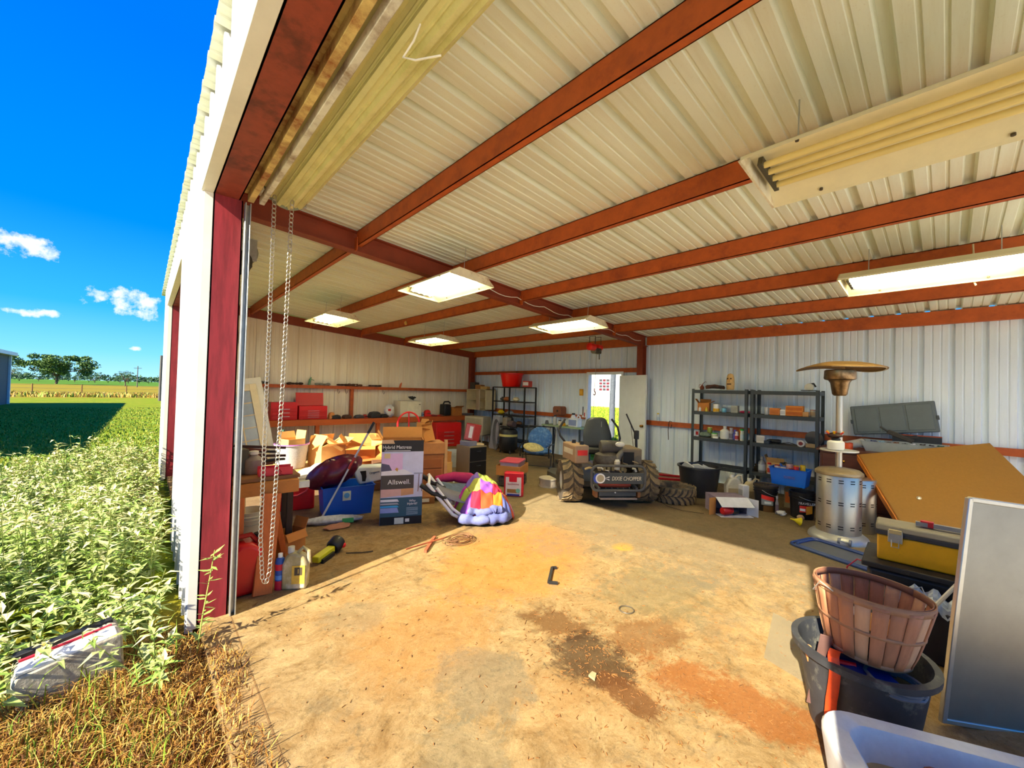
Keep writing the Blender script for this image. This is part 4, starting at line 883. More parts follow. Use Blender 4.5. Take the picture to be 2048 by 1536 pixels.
def tapered(t, w, d, h, mat, name='bin_body', tp=.88, th=.006, lip=.012):
    b = MB(); P = lambda s, z, q: [(-w / 2 * s + q, -d / 2 * s + q, z), (w / 2 * s - q, -d / 2 * s + q, z), (w / 2 * s - q, d / 2 * s - q, z), (-w / 2 * s + q, d / 2 * s - q, z)]
    vs = P(tp, 0, 0) + P(1, h, 0) + P(1, h, -lip) + P(1, h + .006, -lip) + P(1, h + .006, th) + P(tp, th, th)
    fs = [(3, 2, 1, 0), (20, 21, 22, 23)]
    for l in range(5):
        for k in range(4): fs.append((l * 4 + k, l * 4 + (k + 1) % 4, (l + 1) * 4 + (k + 1) % 4, (l + 1) * 4 + k))
    b.add(vs, fs); return b.build(name, mat, t, bevel=.006)
t.rotation_euler = (0, 0, rad(90)); tapered(t, w0, d0, h0, mbl); MB().box(-.09, .05, .1445, .1465, .11, .15).build('faded_print', M('#3a58b8', .5, 0, .3, 60, 0, '#8a4a78', .3), t, smooth=0)
for k, (dy, dx, h, r, c1, c2) in enumerate(((.17, 0, .16, .04, '#e8d8c8', '#d02820'), (.08, -.05, .15, .035, '#e8c8b8', '#e0e0e0'), (.02, .05, .2, .045, '#d8a8a0', '#888888'), (-.08, -.03, .19, .035, '#c81e20', '#d8b020'), (-.15, .03, .2, .035, '#e0b818', '#e0b818'), (-.03, -.08, .14, .035, '#e8dcc8', '#e03028'))):
    can('aerosol_can', ('cream aerosol can', 'pale pink tin', 'round white and red can', 'red can with a gold top', 'yellow can', 'cream can with a red lid')[k] + ' in the blue bin', (7.3 + dx, 1.62 + dy, .383), h + .1, r, c1, c2, group='cans in the blue bin')
block('grey_bracket_panel', 'upright white and grey boxed fixture between carton and bucket', (6.85, 2.12, 0), (.1, .12, .34), '#d0d0d8', 'box', -40, stripe='#a0a0a8')
block('oil_carton', 'stained carton behind the two black buckets', (7.5, 1.62, 0), (.2, .2, .3), '#8a7a5a', stripe='#e07020')
bottle('grey_tube', 'slim grey caulk tube leaning beside the lidded bucket', (6.86, 1.68, 0), .26, .022, '#8a8a90', '#a8a8b0', '#6a5a6a', neck=.5)
t = thing('plastic_scrap', 'crumpled clear plastic scrap on the floor between the buckets', 'plastic', (6.85, 1.62, 0)); MB().sphere((0, 0, .03), .07, 12, 7, (1.1, .8, .45), .3, 8).build('sheet_scrap', M('#d8dce4', .3), t, smooth=0)
t = thing('yellow_funnel', 'yellow plastic funnel lying on its side on the floor', 'funnel', (6.5, 1.32, 0)); MB().at((0, 0, .052), (0, 78, 120)).lathe([(.055, 0), (.052, .005), (.014, .07), (.008, .12), (.006, .12), (.012, .07), (.048, .004)], 18, cap=False).build('cone', M('#f2dc08', .4), t)
t = thing('tan_stone', 'rounded tan stone against the traveller bucket', 'stone', (6.80, 1.38, 0)); MB().sphere((0, 0, .035), .045, 12, 8, (.8, 1, .8), .08, 4).build('stone_body', M('#c8a888', .9), t)
# ------------------------------------------------------------------ patio heater
t = thing('patio_heater', 'stainless patio heater with a warped brown round reflector', 'heater', (6.30, .90, 0))
MB().lathe([(.30, 0), (.30, .02), (.285, .05), (.24, .085), (.225, .09)], 36).build('base_ring', M('#b8b8b4', .4, .5, .1), t)
MB().lathe([(.215, .085), (.22, .09), (.22, .78), (.215, .79)], 40).build('tank_housing', m_chrome, t)
MB().lathe([(.235, .78), (.24, .79), (.235, .815), (.2, .845), (.05, .87), (.036, .87)], 36).build('housing_lid', M('#b09c78', .4, .5, .15, 9), t)
def vents(t, r, rows, a_off):
    me = None
    for row in rows:
        for a in range(12):
            for dz in (0, .028):
                if me is None:
                    o = MB().grid(lambda u, v: (r * math.cos(.22 * u), r * math.sin(.22 * u), .011 * v), 3, 1).build('vent_slot', M('#1c1208', .8), t, solid=.002); me = o.data
                else:
                    o = bpy.data.objects.new('vent_slot', me); COL.objects.link(o); o.parent = t
                o.location = (0, 0, row + dz); o.rotation_euler = (0, 0, rad(30 * a + a_off))
vents(t, .2225, (.16, .44, .70), 8)
MB().cyl(.035, .86, 1.76, 18).build('pole', m_chrome, t)
MB().lathe([(.19, 1.065), (.19, 1.08), (.05, 1.08), (.036, 1.085)], 30).build('table_ring', M('#d8d4c8', .4, .4), t)
MB().lathe([(.055, 1.74), (.075, 1.76), (.095, 1.9), (.115, 1.93), (.15, 1.94), (.16, 1.955), (.155, 2.05), (.14, 2.06)], 26).build('burner_head', M('#9a8262', .3, .85, .2, 9, 0, '#4a3420', .35), t)
rf = MB(); rs_ = random.Random(2)
def refl(u, v):
    a = 2 * math.pi * u; r = .02 + .42 * v; wz = .016 * math.sin(2 * a + .6) * v + .014 * math.sin(3 * a) * v
    return (r * math.cos(a), r * math.sin(a), 2.155 - .085 * v * v + wz)
rf.grid(refl, 36, 6); rf.build('reflector', M('#8a6a3a', .5, .2, .12, 6), t, solid=.008)
MB().tube([(.42 * math.cos(a / 10), .42 * math.sin(a / 10), 2.072 + .016 * math.sin(a / 5 + .6) + .014 * math.sin(.3 * a)) for a in range(31, 60)], .006, 6).build('rim_strip', M('#d8c8a0', .4), t)
for s in (-1, 1): MB().at((-.27, s * .05 - .1, .045), (90, 0, 0)).lathe([(.035, -.012), (.035, .012)], 16).build('caster', M('#8a8c8c', .5), t)
MB().rod((-.27, -.16, .045), (-.27, -.04, .045), .012, 8).build('axle', m_galv, t)
t = thing('white_pail', 'white plastic pail on the heater table ring', 'pail', (6.22, .92, 1.086)); MB().lathe([(.075, 0), (.085, .02), (.085, .09), (.07, .105), (.055, .11)], 22).build('pail_body', m_white, t)
MB().cyl(.045, .11, .135, 16).build('cap', m_blk, t)
t = thing('string_trimmer_head', 'red and yellow trimmer head resting on the white pail', 'tool head', (6.22, .93, 1.222)); rn = random.Random(5)
MB().sphere((0, 0, .035), .05, 12, 8, (1.1, 1.5, .7), .15, 2).build('gear_case', M('#3a1a12', .5), t)
for k in range(6): a = k * 1.05; MB().bar((.03 * math.cos(a), .05 * math.sin(a), .04), (.06 * math.cos(a), .095 * math.sin(a), .075 + .01 * (k % 2)), .022, .012).build('clip', M('#e8b010' if k % 2 else '#d02818', .4), t)
for s, lab in ((1, 'orange plastic tub behind the white pail'), (-1, 'orange plastic lid tub on the sideboard by the clear pipe')): can('orange_tub', lab, (7.55, .86 - s * .12 if s < 0 else 1.1, .965), .1, .06, '#f05a14', '#e04a10', cat='tub')
t = thing('heater_drum', 'second stainless heater drum standing behind the patio heater', 'drum', (6.93, .80, 0)); MB().lathe([(.19, 0), (.195, .01), (.195, .66), (.19, .67)], 40).build('drum_shell', m_chrome, t)
vents(t, .1975, (.1, .34, .58), 20)
# ------------------------------------------------------------------ sideboard with tote, case lid
mwd = M('#5c2c1a', .45, 0, .2, 5, .1, stretch=(1, .3, 3)); t = thing('sideboard', 'dark carved wooden sideboard behind the heater drums', 'sideboard', (7.50, .48, 0))
MB().box(.02, .66, -.82, .82, .08, .93).build('carcass', mwd, t, bevel=.005); MB().box(-.02, .68, -.86, .86, .93, .965).build('top', M('#6a3a22', .4, 0, .2, 5, 0, stretch=(1, .3, 3)), t, bevel=.006)
for k in range(3):
    d = MB().box(-.005, .022, -.79 + k * .535, -.79 + k * .535 + .51, .70, .9).build('drawer', mwd, t, bevel=.012); MB().at((-.015, -.535 + k * .535, .8), (0, -90, 0)).lathe([(.012, 0), (.012, .01), (.02, .02), (.0, .03)], 12).build('knob', mk, d)
for k in range(3):
    d = MB().box(-.005, .022, -.79 + k * .535, -.79 + k * .535 + .51, .14, .66).build('door', mwd, t, bevel=.008); MB().box(-.014, -.004, -.70 + k * .535, -.70 + k * .535 + .33, .22, .58).build('raised_panel', M('#6e3822', .45, 0, .2, 20, .3), d, bevel=.02)
for (dx, dy) in ((.06, -.76), (.6, -.76), (.06, .76), (.6, .76)): MB().lathe([(.03, 0), (.04, .03), (.025, .08)], 14, (dx, dy)).build('leg', mwd, t)
t = thing('clear_tote', 'clear storage tote of tangled tools on the sideboard', 'tote', (7.86, .42, .967), 90); tapered(t, .86, .42, .14, M('#c8d0cc', .25, 0, .1, 6, alpha=.6), 'tote_body')
rn = random.Random(12)
for k in range(9):
    cc = ['#2a5a48', '#241c2a', '#3a2a1c', '#e0e0e4', '#1c2024', '#7a4a28', '#4a4038', '#8ab0c0', '#2a3a6a'][k]; nm = ['green garden gloves', 'purple-black bag', 'brown webbing strap', 'white cable coil', 'black bracket', 'wood handle', 'rusty clamp', 'pale blue towel', 'blue rag'][k]
    yy = .06 + k * .085; t2 = thing('tote_item', nm + ' in the clear tote on the sideboard', 'tool', (7.85 + rn.uniform(-.08, .1), yy, .975)); MB().sphere((0, 0, .07), .075, 10, 7, (1, .7, .85), .3, k + 3).build('item_body', M(cc, .6), t2, smooth=0)
t = thing('spray_gun', 'dark cordless spray gun on top of the tote', 'tool', (7.84, .42, 1.12)); MB().bar((0, .16, .14), (0, -.1, .02), .05, .06).build('barrel', M('#3a332c', .6), t, bevel=.01); MB().bar((0, -.02, .05), (.03, -.14, .09), .05, .045).build('grip', M('#221c18', .6), t, bevel=.008); MB().rod((0, .16, .14), (0, .24, .2), .012, 8).build('nozzle', m_blk, t)
t = thing('grey_pipe', 'short grey plastic pipe lying on the sideboard', 'pipe', (7.66, .97, .967)); MB().at((0, 0, .068), (75, 0, 35)).lathe([(.052, -.17), (.06, -.17), (.06, .17), (.052, .17), (.052, -.17)], 22, cap=False).build('pipe_wall', M('#b8b4a8', .5), t)
t = thing('grey_case_lid', 'grey three-panel plastic case lid propped against the wall', 'lid', (8.10, .52, 1.22), rot=(-8, 8, 0)); mg = M('#5a6468', .5, 0, .06, 9)
MB().box(-.02, .02, -.46, .46, 0, .44).build('lid_shell', mg, t, bevel=.015)
for k in range(3): MB().box(-.03, -.018, -.42 + k * .285, -.42 + k * .285 + .265, .035, .405).build('raised_panel', mg, t, bevel=.008)
for s in (-.46, .46): MB().cbox((-.015, s, .2), (.03, .03, .06)).build('latch', M('#3c4448', .5), t, bevel=.004)
t = thing('dark_board', 'dark drawer front with a reddish top edge under the case lid', 'drawer', (8.14, .30, .967)); MB().box(-.02, .02, -.25, .25, 0, .235).build('front_panel', M('#2c3036', .5), t, bevel=.004); MB().box(-.024, .024, -.25, .25, .235, .25).build('edge_strip', M('#a84a2a', .5), t)
# ------------------------------------------------------------------ brown folding table top leaning on the sideboard
A = Vector((7.30, .85, .93)); B = Vector((6.12, .05, .01)); C = Vector((7.78, -.38, 1.20)); u = (C - A).normalized(); v = (B - A); v = (v - u * v.dot(u)); Lv = v.length; v.normalize(); nrm = u.cross(v)
if nrm.x > 0: nrm = -nrm
t = thing('leaning_table', 'brown hardboard folding table leaning with its orange edge showing', 'table', tuple(A)); t.matrix_world = Matrix(((u.x, v.x, nrm.x, A.x), (u.y, v.y, nrm.y, A.y), (u.z, v.z, nrm.z, A.z), (0, 0, 0, 1)))
LT = 1.32
MB().box(0.012, LT, 0, Lv, -.002, .012).build('table_top', M('#a8762a', .6, 0, .06, 40, .05), t, smooth=0)
for k in range(3): MB().box(0, .03, 0, Lv, -.018 - .034 * k, .012 - .034 * k).build('edge_rail', M('#e0832a', .5, 0, .08, 9, stretch=(1, .2, 1)), t, bevel=.003)
MB().box(.03, LT, .0, Lv, -.09, -.04).build('under_top', M('#8a5a22', .6), t, smooth=0)
MB().at((.32, .82, .012)).lathe([(.022, 0), (.022, .012), (.0, .02)], 14).build('knob', M('#d8d0c0', .3, .6), t)
# ------------------------------------------------------------------ blue mat lid on the floor
t = thing('blue_tote_cover', 'blue plastic tote lid lying upside down on the floor', 'lid', (5.62, .68, 0), -18); W, D = .50, 1.05; mbl2 = M('#2c4a86', .4, 0, .1)
MB().prism(rrect(W, D, .09), 0, .008).build('lid_panel', M('#5a5e66', .5, 0, .12, 8), t, smooth=0)
for (p, q) in (((W - .02, .04), 1), ((W - .1, .03), 0)):
    w_ = p[0]; MB().tube([(a, b, .018) for a, b in rrect(w_, D - (W - w_), .08)], .013, 6, closed=True).build('rim', mbl2, t)
# ------------------------------------------------------------------ zero-turn mower, seen from behind (local x right, y forward, z up)
mo = thing('riding_mower', 'dark zero-turn riding mower with muddy knobbly tyres before the back doorway', 'mower', (5.40, 3.64, 0), -38)
m_fr = M('#5a5a5a', .5, .3, .2, 14, .05, '#8a7a62', .2); m_dk = M('#2e2c2a', .6, .2, .2, 12); m_eng = M('#5e564c', .6, .2, .25, 16, .1, '#8a7a60', .25)
for s in (-1, 1):
    w = thing('rear_wheel', parent=mo, loc=(s * .585, 0, .325), rot=(0, 90, 0)); tyre(None, None, None, None, .325, .32, .15, None, lugs=14, rubber='#4a4238', hub='#c8c4b8', par=w)
tb = MB(); pts = [(a, -.46, b) for a, b in rrect(.80, .36, .09, 4, .04, .455)]
tb.tube(pts, .02, 10, closed=True); tb.build('rear_guard', m_fr, mo)
for x in (-.25, .32): MB().bar((x, -.46, .30), (x, -.1, .36), .035, .035).build('guard_brace', m_fr, mo)
MB().box(-.34, .42, -.475, -.455, .375, .535).build('name_plate', M('#4a4e4e', .45, .1, .1, 9), mo, bevel=.004)
pl = [c for c in mo.children if c.name.startswith('name_plate')][0]
text('DIXIE CHOPPER', .082, M('#e6dcc0', .5), pl, (.155, -.478, .452), (90, 0, 0), sx=.76, shear=.18, ext=.002)
MB().at((-.235, -.477, .455), (90, 0, 0)).lathe([(.072, 0), (.072, .004)], 28).build('emblem_ring', M('#f0f0f0', .5), pl)
MB().at((-.235, -.480, .455), (90, 0, 0)).lathe([(.052, 0), (.052, .004)], 28).build('emblem_disc', M('#b8a888', .5), pl)
MB().at((-.27, -.4765, .455), (90, 0, 0)).lathe([(.07, 0), (.07, .002)], 24).build('emblem_shadow', M('#3a56c0', .5), pl)
for s in (-1, 1): MB().prism([(-.165, .455 + s * .004), (-.10, .455 + s * .03), (-.10, .455 + s * .012)], -.480, -.476, 'y').build('emblem_flash', M('#f0f0f0', .5), pl)
MB().box(-.24, .32, -.44, -.3, .185, .275).build('rear_beam', M('#4c5256', .5, .2, .15), mo, bevel=.006); MB().box(-.22, .33, -.46, -.36, .14, .165).build('rear_skid', M('#9a8a80', .7), mo, bevel=.004)
MB().at((0, -.445, .245), (90, 0, 0)).lathe([(.012, 0), (.012, .006)], 12).build('bolt_head', M('#f0f0ec', .4), mo)
for x in (-.28, .36): MB().box(x - .02, x + .02, -.45, -.3, .17, .28).build('beam_bracket', M('#8a5a34', .7), mo, bevel=.003)
MB().at((.03, -.32, .33), (0, 90, 0)).lathe([(.03, -.24), (.045, -.22), (.045, .2), (.03, .24)], 14).build('hydraulic_tube', M('#b8472c', .5), mo)
for k in range(7): MB().rod((-.28 + k * .09, -.33, .27), (-.285 + k * .09, -.31, .33), .008, 6).build('fitting', M('#c8bc9c', .4, .4), mo)
MB().box(-.44, .46, -.25, .9, .28, .36).build('chassis', m_dk, mo, bevel=.01)
# engine
MB().box(-.16, .22, -.22, .22, .36, .62).build('engine_block', m_eng, mo, bevel=.03)
MB().at((0, -.05, .62)).lathe([(.2, 0), (.21, .05), (.19, .12), (.1, .16), (0, .165)], 22).build('blower_housing', m_eng, mo)
MB().at((.05, -.06, .86), (0, 90, 0)).lathe([(.085, -.17), (.1, -.15), (.1, -.02), (.104, -.02), (.104, .0), (.1, .0), (.1, .14), (.085, .16)], 22).build('air_filter', M('#4e4a46', .6), mo)
MB().tube([(.3, -.02, .8), (.22, -.14, .82), (.13, -.2, .74), (.1, -.2, .62)], .045, 12).build('intake_hose', M('#6a645c', .6), mo)
MB().at((.08, -.28, .55)).lathe([(.045, 0), (.045, .12), (.03, .135)], 16).build('oil_filter', M('#d8d0c0', .4, .3), mo); MB().at((.08, -.28, .685)).lathe([(.035, 0), (.03, .015)], 14).build('filter_cap', M('#e8e4dc', .3, .6), mo)
rn = random.Random(9)
for k in range(22):
    a = Vector((rn.uniform(-.3, .35), rn.uniform(-.3, .1), rn.uniform(.42, .68))); b = a + Vector((rn.uniform(-.14, .14), rn.uniform(-.08, .08), rn.uniform(-.08, .08))); MB().tube([a, (a + b) / 2 + Vector((0, -.03, .02)), b], rn.uniform(.008, .018), 7).build('engine_hose', M(['#2a2622', '#8a7a5a', '#c0a878', '#6a4a2c', '#d8d0c0'][k % 5], .6, .2), mo)
for k in range(6): MB().box(-.2 + k * .07, -.16 + k * .07, -.26, -.22, .52, .60).build('cooling_fin', M('#b09a6a', .5, .4), mo)
# tanks
tk = MB().at((-.50, .02, .62), (0, 0, 10)).box(-.10, .13, -.24, .28, 0, .27).build('fuel_tank', M('#a08468', .6, 0, .1, 9), mo, bevel=.02)
MB().at((-.50, .02, .62), (0, 0, 10)).box(-.06, .1, -.245, -.24, .12, .2).build('warning_sticker', M('#e02a20', .5), tk)
MB().at((-.50, .02, .62), (0, 0, 10)).box(-.105, -.1, -.15, .2, .12, .2).build('paper_label', M('#d8d0b8', .5), tk)
for (x, y) in ((-.5, .1), (-.42, -.08)): MB().cyl(.035, .88, .94, 14, (x, y), .03).build('tank_cap', m_blk, mo)
tk = MB().box(.19, .50, -.2, .3, .56, .85).build('fuel_tank', M('#7a6a54', .6, 0, .15, 9), mo, bevel=.02)
MB().box(.2, .37, -.205, -.2, .6, .80).build('radiator_opening', M('#0c0c0c', .7), tk); MB().at((.435, -.202, .70), (90, 0, 0)).lathe([(.05, 0), (.05, .006)], 18).build('fan_boss', M('#6a6050', .6), tk)
MB().at((-.02, -.26, .92)).sphere((.16, .04, 0), .06, 14, 8, (1.3, .6, .7)).build('work_lamp', M('#d8d8d0', .25, .2), mo)
# seat
st = MB(); n = 10
def back(u, v):
    w = .25 - .09 * max(0, v - .35) ** 1.5 * 1.6; a = (u - .5) * 2; return (w * a, .42 + .10 * v + .05 * (1 - a * a) * -1 + .05, .78 + .50 * v - .05 * abs(a) ** 4 * v)
st.grid(back, 14, 10); st.build('seat_back', M('#3a3d3e', .5, 0, .1, 8), mo, solid=.09)
MB().at((.02, .35, 1.17)).box(-.003, .003, -.0, .004, -.04, .05).build('seat_seam', M('#8a8a88', .5), mo)
MB().box(-.25, .25, .4, .85, .66, .78).build('seat_cushion', M('#3a3d3e', .5), mo, bevel=.04)
for s in (-1, 1):
    MB().tube([(s * .27, .3, .72), (s * .33, .32, .95), (s * .3, .36, 1.13), (s * .22, .44, 1.26)] if s > 0 else [(-.55, .3, .82), (-.68, .32, .98), (-.7, .36, 1.08), (-.58, .44, 1.24)], .018, 8).build('control_lever', m_blk, mo)
# folded roll-bar post with cable
MB().bar((.60, .25, .45), (.585, .27, 1.02), .045, .03).build('mast', m_blk, mo, bevel=.004); MB().bar((.585, .27, 1.0), (.44, .35, 1.36), .022, .022).build('mast_arm', m_blk, mo); MB().cbox((.585, .26, 1.02), (.07, .06, .14)).build('mast_hinge', m_dk, mo, bevel=.006)
MB().rod((.56, .24, .6), (.5, .3, 1.2), .004, 5).build('mast_cable', m_dk, mo)
# cutting deck and front wheels
MB().at((-.1, 1.15, .1)).prism([(-.5, -.35), (.5, -.35), (.62, 0), (.5, .4), (-.5, .4), (-.62, .1)], 0, .12).build('cutting_deck', M('#4a4844', .7, 0, .2, 9), mo, bevel=.01)
for s in (-1, 1):
    w = thing('front_caster', parent=mo, loc=(s * .45, 1.75, .15), rot=(0, 90, 0)); MB().lathe([(.04, -.05), (.14, -.055), (.15, 0), (.14, .055), (.04, .05)], 22).build('caster_tyre', M('#2a2826', .8), w)
    MB().bar((s * .45, 1.75, .32), (s * .3, .9, .34), .05, .05).build('caster_arm', m_dk, mo)
t = thing('wire_spool', 'dusty white wire spool lying beside the mower tyre', 'spool', (5.42, 4.84, 0)); MB().lathe([(.19, 0), (.19, .02), (.175, .022), (.175, .128), (.19, .13), (.19, .15)], 28).build('spool_body', M('#b8aea0', .8, 0, .15), t)
# ------------------------------------------------------------------ long workbench on the end wall
m_bench = M('#b4561e', .6, 0, .15, 6, .05, stretch=(.3, 3, 1)); t = thing('workbench', 'long orange-brown timber workbench along the end wall', 'workbench', (4.9, 10.68, 0))
MB().box(-2.9, 2.95, -.28, .33, .80, .86).build('bench_top', M('#c0642a', .6, 0, .15, 6, 0, stretch=(.3, 3, 1)), t, smooth=0); MB().box(-2.9, 2.95, -.30, -.28, .72, .86).build('front_rail', m_bench, t, smooth=0)
for x in (-2.8, -1.75, -.2, 1.2, 2.85): MB().cbox((x, -.2, .4), (.09, .09, .8)).build('leg', m_bench, t); 
MB().box(.35, 1.05, -.31, -.30, .58, .70).build('grey_plank', M('#8a8478', .8), t, smooth=0)
# tool chests on the bench
def tool_chest(label, loc, w, d, h, lid, rz=0, drawers=3):
    t = thing('tool_chest', label, 'tool chest', loc, rz); MB().box(-w / 2, w / 2, -d / 2, d / 2, 0, h).build('chest_body', m_red, t, bevel=.006)
    dh = h * .62 / drawers
    for k in range(drawers):
        dr = MB().box(-w * .46, w * .46, -d / 2 - .012, -d / 2 + .0, .02 + k * dh, .02 + (k + .86) * dh).build('drawer', M('#c81410', .35, 0, .05), t, bevel=.004)
        MB().box(-w * .2, w * .2, -d / 2 - .022, -d / 2 - .011, .02 + (k + .66) * dh, .02 + (k + .8) * dh).build('pull', M('#d8d0c8', .3, .7), dr)
    if lid: o = MB().box(-w / 2, w / 2, 0, .02, 0, lid).build('lid', m_red, t, bevel=.005); o.location = (0, d / 2 - .03, h); o.rotation_euler = (rad(-8), 0, 0)
    return t
tool_chest('open red steel tool chest with shelves on the bench by the french door', (2.42, 10.66, .862), .56, .34, .42, 0, 0, 3)
tool_chest('bright red tool chest with its lid raised on the bench', (3.06, 10.66, .862), .64, .34, .33, .32, 0, 4)
tool_chest('red rolling tool cabinet standing under the far end of the bench', (6.72, 10.18, .0), .78, .42, .70, 0, -12, 4)
t = thing('metal_cabinet', 'pale grey-white metal cabinet standing on the bench', 'cabinet', (5.68, 10.68, .862)); MB().box(-.34, .34, -.22, .22, 0, .46).build('cabinet_body', M('#d6d2be', .5, 0, .06), t, bevel=.008); d = MB().box(-.13, .32, -.235, -.22, .02, .44).build('door', M('#dedac6', .5), t, bevel=.004); MB().cbox((.26, -.24, .36), (.05, .01, .02)).build('handle', m_blk, d)
t = thing('wire_tangle', 'tangle of black cables on the pale metal cabinet', 'cable', (5.8, 10.62, 1.325)); rn = random.Random(6); MB().tube([(rn.uniform(-.14, .14), rn.uniform(-.08, .08), .01 + rn.uniform(0, .12)) for k in range(26)], .01, 6).build('cable', m_blk, t)
t = thing('plastic_bag', 'white plastic bag with red and blue print on the bench', 'bag', (5.08, 10.6, .862)); MB().sphere((0, 0, .17), .18, 16, 10, (.8, .7, 1.0), .12, 7).build('bag_body', M('#dcdce0', .5, 0, .15, 9, 0, '#7088c8', .3), t); MB().box(-.1, -.02, -.135, -.13, .18, .24).build('red_print', M('#d03030', .5), t)
rn = random.Random(21)
bn = [('black drill case', '#2c2c2e', 3.62, (.22, .2, .1)), ('rust brown clamp pile', '#5a3a2a', 3.88, (.2, .18, .1)), ('small orange carton', '#d89050', 3.5, (.14, .12, .17)), ('grey angle grinder', '#4a4c50', 4.2, (.24, .16, .09)), ('red hand vice', '#b82a1c', 4.36, (.12, .12, .1)), ('dark bench vice', '#34383c', 4.62, (.3, .2, .17)), ('black socket case', '#26282c', 4.86, (.22, .2, .1)), ('white paste tin', '#d8d4c4', 4.98, (.08, .08, .07)), ('blue thread spool', '#8ab0d8', 6.1, (.06, .06, .13)), ('red plastic funnel tub', '#d82018', 6.25, (.2, .14, .2)), ('flat red tray', '#c81c14', 6.42, (.3, .18, .05)), ('flat orange-red tray', '#d83018', 6.75 - .06, (.24, .16, .04))]
for k, (nm, c, x, dm) in enumerate(bn):
    t = thing('bench_item', nm + ' on the long workbench', 'tool', (x, 10.54, .862), rn.uniform(-20, 20)); w, d, h = dm
    MB().prism([(-w / 2, 0), (w / 2, 0), (w * .42, h * .8), (w * .15, h), (-w * .3, h * .9), (-w * .46, h * .55)], -d / 2, d / 2, 'y').build('item_body', M(c, .55, .1, .2, 14), t, bevel=.012)
    MB().rod((-w * .5, -d * .3, h * .35), (w * .45, -d * .62, h * .5), .012, 8).build('handle', M('#4a3a2c' if k % 2 else '#1c1c1e', .6), t)
carton('tipped_carton', 'orange carton lying open on the bench next to the black machine', (7.3, 10.62, .862), 5, .34, .3, .26, (None, None, None, 65), m_card2)
t = thing('black_machine', 'black plastic power tool case standing on the bench', 'case', (6.98, 10.68, .862)); MB().box(-.12, .12, -.15, .15, 0, .36).build('case_body', m_blk, t, bevel=.03); MB().tube([(-.08, 0, .36), (-.04, 0, .43), (.12, 0, .44), (.18, 0, .38)], .025, 8).build('handle', m_blk, t)
t = thing('grey_pan', 'grey oval pan at the far end of the bench', 'pan', (7.72, 10.5, .862)); MB().lathe([(.14, 0), (.18, .01), (.24, .06), (.25, .065), (.23, .06), (.17, .015), (0, .012)], 26, ry=.6).build('pan_body', M('#8a8c8c', .5, .3), t)
# things on the end-wall girt
gi = [('short grey pipe stub', '#5a5a50', 1.98, .1), ('dark bolt pile', '#3a2c22', 2.75, .07), ('green hand spray trigger', '#6a9a7a', 3.1, .2), ('wire hose clamp', '#8a8a80', 3.4, .08), ('brown rope pile', '#4a3426', 3.95, .09), ('rusty chain pile', '#5a3a28', 4.25, .08), ('white switch plate', '#e0dcd0', 4.42, .06), ('dark strap pile', '#3c2c22', 4.8, .07), ('small orange bottle', '#e07a50', 5.6, .14)]
for k, (nm, c, x, h) in enumerate(gi):
    t = thing('girt_item', nm + ' on the end-wall girt', 'tool', (x, 10.98, 1.702)); rn = random.Random(k)
    if h <= .1:
        for q in range(4): MB().sphere((-.14 + .09 * q, rn.uniform(-.02, .02), .03), .05, 10, 6, (1.3, .7, rn.uniform(.4, .8) * h / .08), .2, k * 5 + q).build('item_piece', M(c, .7, .1, .2, 15), t)
    else: MB().tube([(-.03, 0, 0), (0, .01, h * .7), (.02, 0, h)], [.032, .028, .012], 10).build('item_body', M(c, .7, .1, .2, 15), t); MB().rod((.0, 0, h * .75), (.09 if k == 2 else .02, 0, h * .62 if k == 2 else h * 1.1), .008, 6).build('spout', M(c, .6), t)
for k, x in enumerate((3.75, 3.95, 5.0)):
    t = thing('wall_hook', ('black wire hook under the end-wall girt beside the stud', 'second black wire hook close by the stud', 'wide black wire hook above the plastic bag')[k], 'hook', (x, 10.89, 1.5)); MB().tube([(0, 0, .12), (.01, 0, .04), (.03, 0, 0), (.055, 0, .03), (.05, 0, .07)], .006, 6).build('hook', m_blk, t)
# ------------------------------------------------------------------ leaning french door
t = thing('french_door', 'white glazed door leaning against the end wall', 'door', (1.76, 9.90, .0), rot=(-13, -9, 0)); mdw = M('#ece6d8', .5, 0, .06)
MB().box(-.46, .42, .03, .075, 0, 1.86).build('outer_slab', mdw, t, bevel=.004)
for (a, b, c, d_) in ((-.46, -.33, 0, 1.72), (.17, .30, 0, 1.72), (-.33, .17, 1.58, 1.72), (-.33, .17, 0, .22)): MB().box(a, b, -.012, .025, c, d_).build('stile', M('#e8d8b4', .5, 0, .08), t, bevel=.004)
for i in range(2):
    for j in range(5): MB().box(-.32 + i * .25, -.09 + i * .25, .004, .01, .24 + j * .27, .49 + j * .27).build('pane', M('#a8b4c0', .12, 0, .1), t, smooth=0)
MB().box(-.09, -.065, -.008, .015, .22, 1.58).build('muntin', M('#e0c898', .5), t)
for j in range(1, 5): MB().box(-.33, .17, -.008, .015, .22 + j * .27, .24 + j * .27).build('muntin', M('#e0c898', .5), t)
t = thing('green_bottle', 'tall dark bottle standing before the french door', 'bottle', (2.24, 9.72, 0)); MB().lathe([(.08, 0), (.085, .5), (.04, .62), (.025, .72)], 16).build('glass_body', M('#4a6a58', .25), t)
